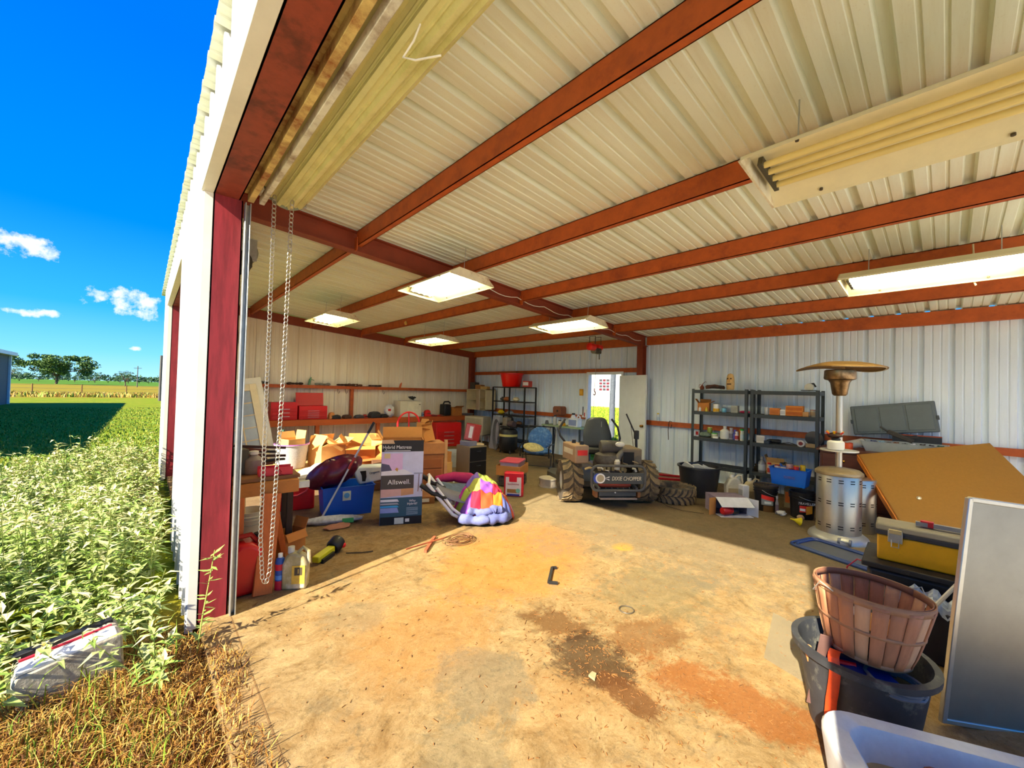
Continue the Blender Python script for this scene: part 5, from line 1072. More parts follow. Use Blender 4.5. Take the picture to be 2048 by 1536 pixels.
# ------------------------------------------------------------------ lit heap of cartons and bins in the second bay
t = thing('pallet_platform', 'low timber platform carrying the heap of cartons', 'platform', (2.55, 7.35, 0), -6)
for k in range(7): MB().box(-1.05, 1.05, -.62 + k * .18, -.62 + k * .18 + .155, .26, .285).build('plank', M('#d0a060', .8, 0, .2, 5, 0, stretch=(.3, 3, 1)), t, smooth=0)
for x in (-.95, 0, .95): MB().box(x - .04, x + .04, -.62, .62, 0, .26).build('bearer', M('#a87840', .8), t, smooth=0)
t = thing('laundry_tub', 'speckled grey plastic tub with a purple rim on the platform', 'tub', (1.88, 7.55, .29)); MB().lathe([(.20, 0), (.21, .01), (.25, .38), (.27, .385), (.27, .40), (.24, .40), (.235, .38), (.19, .02), (0, .02)], 26).build('tub_body', M('#a8a8a8', .6, 0, .2, 60), t); MB().lathe([(.272, .395), (.272, .41), (.262, .41)], 26, cap=False).build('rim', M('#b06ac0', .5), t)
carton('tub_carton', 'yellow-brown open carton sitting in the grey tub', (1.88, 7.55, .52), 20, .3, .26, .26, (10, None, 20, None), m_card3)
hp = [('large open carton with raised lid flaps', (2.42, 7.45, .29), 15, (.46, .4, .36), (60, -30, -20, 70), m_card3), ('wide torn carton', (3.0, 7.35, .29), -25, (.5, .42, .33), (70, 35, 15, 100), m_card), ('tall narrow carton', (3.38, 7.3, .29), 30, (.3, .28, .4), (50, None, 40, 80), m_card3), ('flattened brown carton', (2.92, 6.93, .29), 5, (.46, .3, .16), (20, None, None, 95), m_card2)]
for nm, loc, rz, (w, d, h), fl, mt in hp: carton('heap_carton', nm + ' on the timber platform', loc, rz, w, d, h, fl, mt, group='cartons heaped on the platform')
t = thing('tilted_carton_lid', 'carton lid tipped like a roof over the large carton', 'lid', (2.40, 7.42, .72), rot=(0, 34, -20)); MB().box(-.02, .30, -.2, .2, 0, .05).build('lid_panel', m_card3, t, bevel=.004)
o = MB().box(-.24, 0, -.2, .2, 0, .012).build('lid_flap', m_card, t); o.rotation_euler = (0, rad(-64), 0)
for k, (x, y, rz, c) in enumerate(((2.02, 6.82, 10, '#f0eee8'), (2.52, 6.80, -15, '#e8e8ec'), (2.30, 7.12, 0, '#f4f2ea'))):
    t = thing('white_sack', ('flat white printed plastic sack at the platform edge', 'crumpled white plastic sack beside the maroon bag', 'folded white sheet on the platform planks')[k], 'sack', (x, y, .29), rz); MB().sphere((0, 0, .05), .18, 14, 8, (1.3, .8, .3), .12, k + 2).build('sack_body', M(c, .5), t)
    MB().prism([(-.08, -.05), (.03, -.06), (.04, .02), (-.07, .03)], .085, .1).build('blue_print', M('#5868b0', .5), t)
t = thing('brown_cases', 'two stacked dark brown flat cases behind the mattress carton', 'case', (3.02, 6.42, 0), -20)
for k in range(3): MB().cbox((0, .0, .08 + .15 * k), (.5 - .05 * k, .36, .14)).build('case', M(['#5c3a24', '#8a4a34', '#6a4630'][k], .6), t, bevel=.01)
# ------------------------------------------------------------------ cooler, tote, bag, pole
t = thing('red_cooler', 'red picnic cooler with a pale lid behind the sawhorse', 'cooler', (1.52, 6.16, 0), -14)
MB().prism(rrect(.62, .40, .05), 0, .38).build('cooler_body', M('#d00c1c', .35), t, bevel=.01); MB().prism(rrect(.64, .42, .05), .38, .44).build('lid', M('#d8d4c8', .4), t, bevel=.012); MB().tube([(-.2, -.205, .2), (.1, -.207, .2), (.2, -.206, .25), (.24, -.206, .33)], .012, 8).build('handle_groove', M('#f05a68', .4), t)
t = thing('blue_tote', 'royal blue storage tote with a paper sticker', 'tote', (2.05, 5.5, 0), -10); tapered(t, .64, .46, .38, M('#0c58c8', .4, 0, .05), 'tote_body', .9)
MB().box(-.08, .02, -.235, -.228, .21, .33).build('sticker', M('#c8ccc0', .5), t, smooth=0); MB().at((-.03, -.236, .275), (90, 0, 0)).lathe([(.035, 0), (.035, .002)], 14).build('sticker_emblem', M('#5aa0d0', .5), t)
t = thing('maroon_bag', 'shiny maroon inflated bag slumped across cooler and tote', 'bag', (1.97, 5.5, .40), rot=(0, -24, -20)); bg = MB()
def bag_f(u, v):
    a = 2 * math.pi * u; th = math.pi * v; k = .34 + .02 * math.sin(6 * a) * math.sin(th); return (1.05 * k * math.sin(th) * math.cos(a), .62 * k * math.sin(th) * math.sin(a), .17 + .52 * k * math.cos(th) + .012 * math.sin(9 * a + 3 * th))
bg.grid(bag_f, 36, 18); bg.build('bag_body', M('#5c1030', .28, 0, .3, 5, .15, '#2a0a18', .35), t)
t = thing('pet_food_sack', 'white pet food sack with a black dog print on the blue tote', 'sack', (2.33, 5.42, .385), rot=(10, -8, -10)); MB().prism([(-.14, 0), (.22, 0), (.22, .2), (-.12, .26), (-.2, .22)], -.06, .06, 'y').build('sack_body', M('#d8e0e4', .5), t, bevel=.02)
MB().prism([(-.12, .2), (-.04, .19), (-.04, .1), (-.06, .04), (-.1, .05), (-.1, .13)], -.064, -.06, 'y').build('dog_print', M('#16181c', .5), t); text('Organic', .045, M('#3a4a5a', .5), t, (.07, -.064, .14), (90, 0, 0))
t = thing('roller_pole', 'grey extension pole with red collar leaning over the blue tote', 'pole', (1.66, 5.25, 0)); pa, pb = Vector((0, 0, .03)), Vector((.62, -.05, 1.22))
MB().rod(pa, pb, .013, 10).build('shaft', M('#c4c6cc', .35, .4), t); MB().rod(pa.lerp(pb, .88), pb, .017, 10).build('grip', m_blk, t); MB().rod(pa.lerp(pb, .5), pa.lerp(pb, .62), .016, 10).build('collar', M('#b03020', .4), t); MB().at((-.02, 0, .03), (90, 0, 20)).lathe([(.025, -.06), (.025, .06)], 12).build('roller_head', M('#e0d8cc', .7), t)
t = thing('grey_bags', 'long grey folded plastic bag with a green label on the floor', 'bag', (1.75, 5.12, 0), -22); MB().sphere((0, 0, .045), .1, 22, 9, (3.6, .8, .5), .1, 11).build('bag_body', M('#b4b6ba', .35, 0, .3, 25, .2), t); MB().box(.12, .25, -.085, -.078, .02, .075).build('green_label', M('#48b060', .5), t)
# ------------------------------------------------------------------ mattress carton
t = thing('mattress_carton', 'tall printed mattress carton with torn open top', 'box', (2.455, 4.71, 0), -25.5); W, D, H_ = .50, .30, 1.04; k = .006; b = MB()
b.box(-W / 2, W / 2, -D / 2, D / 2, 0, k).box(-W / 2, W / 2, -D / 2, -D / 2 + k, k, H_).box(-W / 2, W / 2, D / 2 - k, D / 2, k, H_).box(-W / 2, -W / 2 + k, -D / 2, D / 2, k, H_).box(W / 2 - k, W / 2, -D / 2, D / 2, k, H_); b.build('box_body', m_card, t, smooth=0)
yf = -D / 2
def pr(poly, c, nm='print', e=.001): return MB().prism(poly, yf - e - .001, yf - e + .001, 'y').build(nm, M(c, .55, 0, .06, 12), t, smooth=0)
def R(x0, x1, z0, z1): return [(x0, z0), (x1, z0), (x1, z1), (x0, z1)]
pr(R(-.22, .09, .908, .918), '#c8c8d0', 'small_print', .006); pr(R(-.25, .25, 0, H_), '#17181c', 'front_print', .001); pr(R(-.25, .25, .30, .90), '#cfd4f0', 'photo_print', .002); pr(R(-.25, .0, .52, .88), '#e4c2ea', 'wall_print', .003); pr([(-.25, .66), (-.12, .66), (-.16, .74), (-.25, .76)], '#5a5870', 'pillow_print', .004); pr([(-.25, .60), (.14, .62), (.02, .68), (-.25, .66)], '#ecebf2', 'sheet_print', .0045)
pr(R(-.25, .14, .44, .61), '#4c4642', 'box_print', .005); pr([(-.25, .34), (.14, .37), (.14, .445), (-.25, .44)], '#dcb0a8', 'carton_print', .005); pr([(-.01, .355), (.14, .37), (.14, .445), (-.01, .44)], '#d8a070', 'carton_side_print', .0055)
pr(R(-.25, .25, .10, .335), '#2f5a70', 'panel_print', .003)
for z, c, h in ((.285, '#eceef4', .03), (.25, '#a8aab8', .02), (.215, '#38a8e8', .022), (.15, '#9aa8e0', .06)): pr([(-.25, z), (-.03, z), (-.05, z + h), (-.25, z + h)], c, 'layer_print', .004)
for x in (.19, .235): pr([(x, .40), (x + .008, .40), (x + .018, .62), (x + .01, .62)], '#7a4a40', 'table_leg_print', .004)
pr(R(.14, .25, .62, .635), '#9aa0b8', 'table_print', .004); pr([(-.09, .68), (-.06, .655), (-.05, .69), (-.07, .705)], '#d09a40', 'flower_print', .006)
ml = M('#f4f4f4', .5); text('Allswell.', .082, ml, t, (-.035, yf - .0075, .525), (90, 0, 0)); text('Hybrid Mattress', .058, ml, t, (-.07, yf - .006, .955), (90, 0, 0), sx=.9); text('Why\nHybrid?', .04, ml, t, (.13, yf - .006, .27), (90, 0, 0))
for z in (.20, .185, .17, .15, .135, .12): pr(R(.06, .20, z, z + .005), '#a8c0cc', 'small_print', .005)
pr(R(-.08, .03, .0 + .01, .085), '#d8e0dc', 'shipping_label', .003); pr(R(.05, .10, .03, .07), '#e4e4e4', 'shipping_label', .003); pr([(-.25, 1.0), (-.10, 1.0), (-.12, 1.05), (-.25, 1.045)], '#d8b48c', 'torn_paper', .007); pr(R(-.22, -.15, .82, .88), '#e0c89c', 'torn_paper', .007)
sd = MB().box(-W / 2 - .003, -W / 2 - .001, -D / 2, D / 2, 0, H_).build('side_print', M('#7c94c8', .5, 0, .15, 9, 0, '#25304a', .25), t, smooth=0); MB().box(-W / 2 - .0045, -W / 2 - .003, -D / 2, D / 2, 0, .36).build('side_print', M('#14161c', .5), t, smooth=0); text('Allswell', .075, ml, t, (-W / 2 - .006, 0, .2), (90, 90, -90))
for (loc, rot, dims) in (((0, D / 2, H_), (-12, 0, 0), (W, .16)), ((-W / 2, 0, H_), (0, -30, 0), (.12, D))):
    o = (MB().box(-W / 2, W / 2, -k, 0, 0, .14) if dims[0] == W else MB().box(0, k, -D / 2, D / 2, 0, .12)).build('flap', m_card, t, smooth=0); o.location = loc; o.rotation_euler = Euler([rad(a) for a in rot])
# ------------------------------------------------------------------ wooden dresser, hand truck and cartons
t = thing('wooden_dresser', 'worn orange-brown wooden chest behind the mattress carton', 'dresser', (3.52, 5.95, 0), -20); md_ = M('#a8642e', .6, 0, .15, 6, 0, stretch=(1, 1, .3))
MB().box(-.30, .26, -.22, .22, 0, .78).build('carcass', md_, t, bevel=.004); MB().box(-.32, .28, -.235, .23, .62, .8).build('top_rail', M('#b87a44', .6, 0, .15), t, bevel=.004)
for z in (.05, .22, .39): MB().box(-.27, .23, -.235, -.22, z, z + .15).build('drawer', M('#a05a28', .6), t, bevel=.004)
MB().box(.28, .33, -.2, -.15, 0, .84).build('side_slat', M('#c89a68', .7), t, smooth=0)
for k, (x, y, rz, h, tilt) in enumerate(((3.40, 5.98, 10, .20, 12), (3.58, 5.92, -25, .26, -14), (3.5, 6.08, 40, .30, 6))): carton('tall_carton', ('torn orange carton on the wooden chest', 'upright orange carton leaning on the wooden chest', 'rear orange carton on the wooden chest')[k], (x, y, .81), rz, .17, .14, h, (30, None, None, 50), m_card, rot=(tilt * .4, tilt, rz))
t = thing('hand_truck', 'red hand truck with an arched tubular handle', 'hand truck', (3.50, 6.47, 0), -6); mh = M('#e01820', .35); pts = [(-.2, 0, 0)] + [(-.2, .06, .9)] + [(.2 * math.cos(a), .07, 1.06 + .2 * math.sin(a)) for a in [math.pi - math.pi * i / 12 for i in range(13)]] + [(.2, .06, .9), (.2, 0, 0)]
MB().tube(pts, .016, 10).build('frame_tube', mh, t); MB().rod((0, .07, 1.25), (0, .0, .2), .014, 8).build('center_tube', mh, t)
for z in (.9, .5, .15): MB().rod((-.2, .05 * z, z), (.2, .05 * z, z), .013, 8).build('cross_bar', mh, t)
MB().box(-.2, .2, -.18, .02, 0, .008).build('toe_plate', mh, t)
for s in (-1, 1): MB().at((s * .22, .08, .13), (0, 90, 0)).lathe([(.03, -.03), (.12, -.035), (.13, 0), (.12, .035), (.03, .03)], 20).build('wheel', m_blk, t)
# ------------------------------------------------------------------ filing cabinet and things on it
t = thing('filing_cabinet', 'two-drawer black filing cabinet with the light on its sides coloured tan', 'filing cabinet', (4.87, 6.46, 0)); MB().box(-.21, .21, -.22, .22, 0, .585).build('cabinet_shell', M('#8a7c66', .5, .2, .06), t, bevel=.004)  # black cabinet; light on its sides put into the tan shell colour
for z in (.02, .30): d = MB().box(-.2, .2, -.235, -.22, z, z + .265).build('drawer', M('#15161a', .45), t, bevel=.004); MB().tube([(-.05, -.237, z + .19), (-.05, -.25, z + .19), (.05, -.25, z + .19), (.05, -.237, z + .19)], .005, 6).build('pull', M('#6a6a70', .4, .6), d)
block('grey_ring_binder', 'grey flat box on the filing cabinet', (4.78, 6.45, .587), (.2, .28, .09), '#7c7f96', 'box', 8); t = thing('red_game_box', 'red box with a white label leaning upright on the grey flat box', 'box', (4.86, 6.46, .68), rot=(0, 9, -40)); MB().box(-.15, .15, -.06, .06, 0, .33).build('box_body', M('#a82a24', .5), t, bevel=.004); MB().box(-.14, .02, -.064, -.06, .02, .31).build('printed_panel', M('#b86068', .5), t, smooth=0); MB().box(-.07, .0, -.067, -.064, .05, .28).build('white_panel', M('#e0dfe8', .5), t, smooth=0)
block('cream_folder', 'cream paper folder on the filing cabinet', (5.0, 6.4, .587), (.16, .2, .03), '#e0c8a0', 'folder', -15)
t = pail('white_pail_small', 'dirty white pail behind the filing cabinet', (5.05, 7.35, 0), .36, .15, '#c4ccd0', None, None); 
carton('paper_sack_carton', 'brown paper-bag style carton beside the filing cabinet', (4.42, 6.75, 0), 12, .2, .2, .36, (8, None, None, None), m_card); carton('pale_carton', 'pale kraft carton before the brown paper-bag carton', (4.30, 6.48, 0), 20, .16, .15, .3, (None, 20, None, None), m_card3)
t = thing('black_board', 'dark glossy board lying aslant behind the kraft cartons', 'board', (4.35, 7.05, .36), rot=(8, 14, 20)); MB().box(-.3, .3, -.2, .2, 0, .03).build('board_panel', M('#2a2c30', .3), t, bevel=.006)
t = thing('board_stand', 'plain carton under the dark board', 'box', (4.35, 7.08, 0)); MB().box(-.2, .2, -.15, .15, 0, .3).build('box_body', m_card2, t, bevel=.004)
# open carton with lidded tub on a wire crate
t = thing('wire_crate', 'grey wire crate under the orange open carton', 'crate', (4.95, 5.32, 0), 30); wc = MB()
for z in (0.006, .07, .13, .195): wc.tube([(a, b, z) for a, b in ((-.24, -.2), (.24, -.2), (.24, .2), (-.24, .2))], .005, 5, closed=True)
for k in range(8):
    x = -.24 + .48 * k / 7; wc.rod((x, -.2, 0.006), (x, -.2, .2), .004, 5); wc.rod((x, .2, 0.006), (x, .2, .2), .004, 5)
    y = -.2 + .4 * k / 7; wc.rod((-.24, y, 0.006), (-.24, y, .2), .004, 5); wc.rod((.24, y, 0.006), (.24, y, .2), .004, 5)
wc.build('wire_frame', M('#6a6c66', .5, .5), t); MB().box(-.23, .23, -.19, .19, .012, .17).build('contents', M('#5a5650', .8, 0, .3, 12), t, bevel=.02)
carton('orange_carton_tray', 'low orange carton with lidded tub in it', (4.95, 5.32, .205), 30, .54, .44, .17, (None, None, None, None), m_card)
t = thing('pink_lid_tub', 'clear tub with a pink lid inside the low orange carton', 'tub', (4.97, 5.34, .212), 30); tapered(t, .44, .34, .2, M('#b8a8b8', .3, 0, .15, 8), 'tub_body', .9); MB().prism(rrect(.47, .37, .04), .208, .235).build('lid', M('#d8566a', .35), t, bevel=.006)
t = thing('detergent_sack', 'red and white printed pack standing on the floor by the quilt', 'pack', (4.45, 4.74, 0), -50); MB().prism(rrect(.31, .14, .03), 0, .38).build('pack_body', M('#d81830', .45), t, bevel=.015)
MB().box(-.125, .125, -.0735, -.0715, .02, .31).build('printed_panel', M('#e6d8dc', .5), t, smooth=0); MB().box(-.07, .055, -.0755, -.0735, .235, .36).build('red_tab', M('#e0102c', .5), t, smooth=0); MB().box(-.1, .1, -.075, -.0735, .06, .12).build('sandwich_print', M('#a8743c', .5), t, smooth=0); MB().box(-.1, .1, -.075, -.0735, .015, .045).build('blue_band', M('#2a3a9a', .5), t, smooth=0); MB().at((.075, -.0755, .10), (90, 0, 0)).lathe([(.035, 0), (.035, .002)], 16).build('green_seal', M('#7ac0b0', .5), t); text('Sandwiches', .045, M('#b03a50', .5), t, (0, -.0755, .2), (90, 0, 0), sx=.9)
# ------------------------------------------------------------------ rocker with quilt, coat
t = thing('sling_rocker', 'white tubular folding rocker under the patchwork quilt', 'rocker', (3.28, 4.25, 0), -32); mwt = M('#e8eaee', .35)
for s in (-1, 1):
    y = s * .27; MB().tube([(-.62, y, .52), (-.48, y, .34), (-.3, y, .13), (-.1, y, .03), (.12, y, .022), (.36, y, .09)], .022, 10).build('runner', mwt, t); MB().tube([(-.70, y, .50), (-.55, y, .40), (-.38, y, .33)], [.028, .032, .02], 10).build('armrest', m_blk, t)
    MB().tube([(-.5, y, .46), (-.3, y, .2), (-.12, y, .06)], .018, 8).build('side_tube', mwt, t)
for (x, z) in ((-.3, .13), (.36, .09), (-.6, .5)): MB().rod((x, -.27, z), (x, .27, z), .018, 8).build('cross_tube', mwt, t)
for (x, z) in ((-.2, .075), (.0, .028)): MB().at((x, -.27, z), (90, 0, 0)).lathe([(.028, -.03), (.028, .03)], 10).build('joint', M('#4a4e50', .5), t)
MB().grid(lambda u, v: (-.5 + .84 * u, -.25 + .5 * v, .40 - .5 * u + .28 * u * u * 1.5), 8, 2).build('sling', M('#6a6a80', .7), t, solid=.01)
q = thing('patchwork_quilt', 'bright patchwork quilt heaped on the white rocker', 'quilt', (3.36, 4.14, .04), -32)
pal = ['#b060e8', '#1c86e0', '#f08a10', '#c8dc58', '#20c8d8', '#e01848', '#e020c0', '#7a86d8', '#d8d860', '#c0183a', '#f05a20', '#9a7ae0', '#e8a8f0', '#28a0f0']
NQ = 5
def qf(u, v):
    x, y = (u - .5) * 2, (v - .5) * 2; r = math.hypot(x, y); a = math.atan2(y, x); sq = max(abs(x), abs(y)); rr = sq ** .9
    X = .40 * rr * math.cos(a) * 1.02; Y_ = .34 * rr * math.sin(a)
    z = .47 * max(0, 1 - rr ** 2.2) ** .75 + .014 * math.sin(17 * u + 5 * v) * (1 - rr * .5) + .012 * math.sin(23 * v - 9 * u) + .018 * math.sin(41 * u + 3 * v) * math.sin(37 * v - 5 * u)
    z += .07 * math.exp(-((x + .3) ** 2 + (y - .1) ** 2) * 7) - .10 * math.exp(-((x - .65) ** 2 + (y) ** 2) * 5)
    fold = .02 * math.sin(5 * a) * rr
    return (X * (1 + fold), Y_ * (1 + fold), .02 + z)
ci = random.Random(15)
for i in range(NQ):
    for j in range(NQ):
        g_ = MB(); g_.grid(lambda a, b: qf((i + a) / NQ, (j + b) / NQ), 10, 10); g_.build('quilt_square', M(pal[(i * 5 + j * 3 + ci.randint(0, 1)) % len(pal)], .8, 0, .1, 14, .2, k=.62), q, smooth=60, solid=.012)
rq = random.Random(41)
for k, (p0, p1, z, r) in enumerate((((-.36, -.30), (.02, -.37), .05, .06), ((-.02, -.36), (.30, -.26), .055, .065), ((-.25, -.30), (.06, -.34), .14, .045), ((.04, -.33), (.2, -.28), .16, .05))):
    pts = [(p0[0] + (p1[0] - p0[0]) * a / 9 + rq.uniform(-.012, .012), p0[1] + (p1[1] - p0[1]) * a / 9 + rq.uniform(-.012, .012), z + rq.uniform(-.012, .012)) for a in range(10)]
    MB().tube(pts, [r * (.55 if a in (0, 9) else 1) * rq.uniform(.78, 1.12) for a in range(10)], 14).build('rolled_edge', M('#7a84c8' if k % 2 else '#8a94d8', .8, 0, .2, 14, .3, k=.55), q, smooth=70)
t = thing('winter_coat', 'grey quilted coat with magenta lining spread on the floor', 'coat', (3.75, 5.25, 0), -35)
def coat(u, v):
    x, y = -.45 + .9 * u, -.3 + .6 * v; return (x, y, .20 - .12 * u + .05 * math.sin(7 * u) * math.sin(5 * v) + .02 * math.sin(24 * v + 6 * u) - .16 * max(0, abs(v - .5) - .4) * 4)
MB().grid(coat, 26, 26).build('coat_shell', M('#5c6c84', .75, 0, .2, 12, .2), t, solid=.02)
MB().tube([(-.4, .26, .2), (-.1, .3, .24), (.15, .22, .22), (.38, .1, .14)], [.06, .08, .1, .08], 12).build('lining', M('#b01860', .7, 0, .2, 9, .2), t); MB().tube([(-.46, -.28, .14), (-.1, -.33, .06), (.4, -.3, .05)], [.04, .04, .03], 10).build('lining_edge', M('#9a1450', .7), t)
for k in range(2): MB().sphere((-.1 + .25 * k, -.02, .22 - .06 * k), .02, 8, 6, (1, 1, .5)).build('button', M('#b8b8a8', .5), t)
t = thing('board_pile', 'plank and small boxes beside the rocker behind the mattress carton', 'box', (3.08, 5.32, 0), -25)
MB().box(-.2, .2, -.14, .14, 0, .1).build('lower_box', M('#8a5a34', .7), t, bevel=.004); MB().box(-.18, .14, -.12, .12, .1, .2).build('upper_box', M('#c8946a', .7), t, bevel=.004); MB().box(-.05, .12, -.145, -.14, .03, .08).build('paper_label', M('#d8d8d8', .6), t, smooth=0)
# ------------------------------------------------------------------ far corner: shelf, compressor, hose, cabinet, bench, glider
t = thing('corner_shelf', 'narrow black metal shelf holding the red tub', 'shelf', (7.75, 7.92, 0))
for (x, y) in ((0, 0), (.45, 0), (0, 1.36), (.45, 1.36), (0, .62)): MB().cbox((x, y, .9), (.035, .035, 1.8)).build('post', m_blk, t)
for z in (.25, .68, .96, 1.36, 1.78): MB().box(-.01, .46, -.01, 1.37, z, z + .03).build('shelf_board', m_blk, t, smooth=0)
t = thing('red_tub', 'big red round plastic tub on top of the corner shelf', 'tub', (7.92, 8.66, 1.812)); MB().lathe([(.25, 0), (.26, .01), (.33, .36), (.36, .365), (.36, .39), (.32, .39), (.24, .02), (0, .02)], 32).build('tub_body', M('#e81408', .3, 0, .05), t)
block('red_white_carton', 'small red and white carton on the corner shelf top', (7.95, 8.02, 1.812), (.2, .2, .17), '#c8382c', 'box', 15, stripe='#e8e0dc')
for k, (nm, y, z, c) in enumerate((('coil of copper wire', 8.85, 1.392, '#b06a3c'), ('cream bowl', 8.45, 1.392, '#e0d4b0'), ('dark battery charger', 9.0, 1.392, '#4a4a48'), ('yellow hand float', 9.1, .992, '#e8c820'), ('blue grey paint tray', 8.7, .992, '#8a98a0'), ('brown box', 8.3, .712, '#6a4a34'))):
    t = thing('shelf_item', nm + ' on the narrow black shelf', 'tool', (7.93, y, z)); MB().sphere((0, 0, .055), .1, 14, 8, (.9, 1.2, .55), .08, k).build('item_body', M(c, .6), t); MB().lathe([(.05, .09), (.06, .12), (.055, .12), (.045, .095)], 14, cap=False).build('rim', M(c, .5), t)
t = thing('air_compressor', 'upright black air compressor with a hose looped on it', 'compressor', (7.35, 8.1, 0)); MB().lathe([(.10, .04), (.2, .07), (.25, .14), (.25, .58), (.2, .65), (.08, .68)], 26).build('tank', m_blk, t); MB().lathe([(.252, .46), (.252, .52)], 26, cap=False).build('yellow_band', M('#c8c078', .5), t)
for a in (0, 2.1, 4.2): MB().rod((.2 * math.cos(a), .2 * math.sin(a), .1), (.24 * math.cos(a), .24 * math.sin(a), 0), .02, 8).build('leg', m_blk, t)
MB().box(-.14, .14, -.2, .2, .68, .72).build('mount_plate', m_dk, t); MB().cbox((0, .08, .84), (.18, .18, .24)).build('pump', M('#8a8070', .5, .3, .25, 14), t, bevel=.02); MB().at((0, -.12, .8), (90, 0, 0)).lathe([(.08, -.1), (.09, 0), (.08, .1)], 16).build('motor', M('#5a4a4a', .5), t); MB().at((.1, .08, .86), (0, 90, 0)).lathe([(.14, 0), (.14, .03)], 20).build('flywheel', m_blk, t)
t = thing('air_hose', 'grey air hose hanging in loops from the compressor', 'hose', (7.22, 8.42, .1)); hs = MB()
for k in range(6):
    r = .12 + .01 * k; hs.tube([(-.03 * k * .3, r * math.cos(a) * .8, .38 + (.36 + .012 * k) * math.sin(a)) for a in [2 * math.pi * i / 20 for i in range(20)]], .011, 6, closed=True)
hs.build('hose_loop', M('#5c5c60', .6), t)
t = thing('wall_cabinet', 'open cream wall cabinet in the corner above the bench', 'cabinet', (8.02, 10.22, 1.06)); mcb = M('#d8c8a0', .6, 0, .1)
for (a, b, c, d_, e, f) in ((-.2, .22, -.5, -.48, 0, .66), (-.2, .22, .48, .5, 0, .66), (-.2, .22, -.5, .5, 0, .02), (-.2, .22, -.5, .5, .64, .66), (.2, .22, -.5, .5, 0, .66)): MB().box(a, b, c, d_, e, f).build('cabinet_panel', mcb, t, smooth=0)
MB().box(-.18, .2, -.48, .48, .32, .335).build('shelf_board', mcb, t, smooth=0); o = MB().box(-.012, .012, -.46, 0, 0, .64).build('door', M('#b8a688', .6), t, bevel=.003); o.location = (-.2, -.02, .01); o.rotation_euler = (0, 0, rad(-25))
for k, (nm, y, c, h) in enumerate((('dark speaker box', 10.55, '#4a4238', .22), ('brown wood block', 10.25, '#a87038', .14), ('tan wood offcut', 9.98, '#c8a058', .09))): block('cabinet_top_item', nm + ' on top of the wall cabinet', (8.0, y, 1.722), (.2, .24, h), c, 'box', 10 * k, stripe=None)
t = thing('old_monitor', 'beige box monitor standing by the bench end', 'monitor', (7.46, 9.62, .36), 12); MB().box(-.2, .2, -.36, .36, 0, .54).build('monitor_shell', M('#b0aa94', .6), t, bevel=.02); MB().box(-.215, -.2, -.30, .30, .07, .48).build('screen', M('#989480', .4), t, bevel=.01)
t = thing('monitor_stand', 'grey metal stand under the beige monitor', 'stand', (7.46, 9.62, 0), 12)
for (x, y) in ((-.18, -.32), (.18, -.32), (-.18, .32), (.18, .32)): MB().cbox((x, y, .17), (.03, .03, .34)).build('leg', m_galv, t)
MB().box(-.2, .2, -.35, .35, .33, .355).build('top', m_galv, t)
t = thing('grey_panel_door', 'tall pale grey panel leaning beside the air hose', 'panel', (7.5, 8.95, 0), rot=(0, 8, 0)); MB().box(0, .02, -.16, .16, 0, .95).build('panel_sheet', M('#a0a4b0', .4, .2), t, bevel=.003)
t = thing('wall_bench', 'narrow green-topped shelf bench on the back wall', 'bench', (8.05, 6.55, 0)); MB().box(-.25, .22, -.55, .75, .80, .835).build('bench_top', M('#9ab48a', .6), t, smooth=0)
for (x, y) in ((-.22, -.5), (-.22, .7), (.18, -.5), (.18, .7)): MB().cbox((x, y, .4), (.04, .04, .8)).build('leg', m_shelf, t)
t = thing('weed_killer_jug', 'white two-part plastic jug on the green bench', 'jug', (7.92, 6.28, .837)); MB().prism(rrect(.2, .3, .04), 0, .22).build('jug_body', M('#e0e4ec', .4), t, bevel=.02); MB().lathe([(.07, .22), (.05, .28), (.03, .3)], 14, (0, .05)).build('neck', M('#e0e4ec', .4), t); MB().cyl(.04, .3, .34, 14, (0, .05)).build('cap', m_blk, t); MB().tube([(0, -.05, .22), (0, -.1, .3), (0, -.16, .26), (0, -.15, .18)], .02, 8).build('handle', M('#e0e4ec', .4), t); MB().box(-.103, -.1, -.12, .12, .04, .18).build('paper_label', M('#8a9ac8', .5), t, smooth=0)
for k, (nm, y, c, h) in enumerate((('silver thermos', 6.92, '#c0c0bc', .26), ('cream jar', 6.75, '#e0d8c0', .14), ('yellow black drill', 6.62, '#e0a020', .1), ('grey cassette radio', 7.2, '#6a6e70', .1))): bottle('bench_bottle', nm + ' on the green bench', (7.9, y, .837), h, .05, c, '#3a3a3a', neck=.6)
t = thing('bird_house', 'small brown wooden nest box on the wall above the green bench', 'nest box', (8.1, 6.95, 1.10)); MB().prism([(-.14, 0), (.14, 0), (.14, .18), (.1, .22), (-.1, .22), (-.14, .18)], -.1, .12, 'x').build('box_body', M('#8a5238', .7), t, bevel=.006); MB().at((-.102, -.02, .1), (0, -90, 0)).lathe([(.03, 0), (.03, .004)], 14).build('entrance', m_blk, t)
MB().box(8.0, 8.28, 6.90, 7.0, 1.08, 1.10).build('support_arm', M('#6a4a38', .7), t); [c for c in t.children if c.name.startswith('support_arm')][0].matrix_parent_inverse = Matrix.Translation((-8.1, -6.95, -1.10))
block('yellow_wall_plate', 'small yellow switch plate fixed to the back wall', (8.335, 6.42, 1.62), (.03, .11, .17), '#d89a18', 'switch plate', stripe='#e8b030')
t = thing('clip_board', 'white notice with red and black clips by the door jamb', 'notice', (8.24, 6.24, 1.07)); MB().box(0, .02, -.07, .07, 0, .2).build('sheet', m_white, t); MB().box(-.01, 0, .03, .05, .05, .27).build('clip', m_blk, t); MB().box(-.01, 0, -.02, 0, .02, .12).build('clip', m_red, t)
t = thing('glider_chair', 'black tube glider chair with blue plaid cushions', 'chair', (6.62, 6.28, 0), -62)
mtb = m_blk
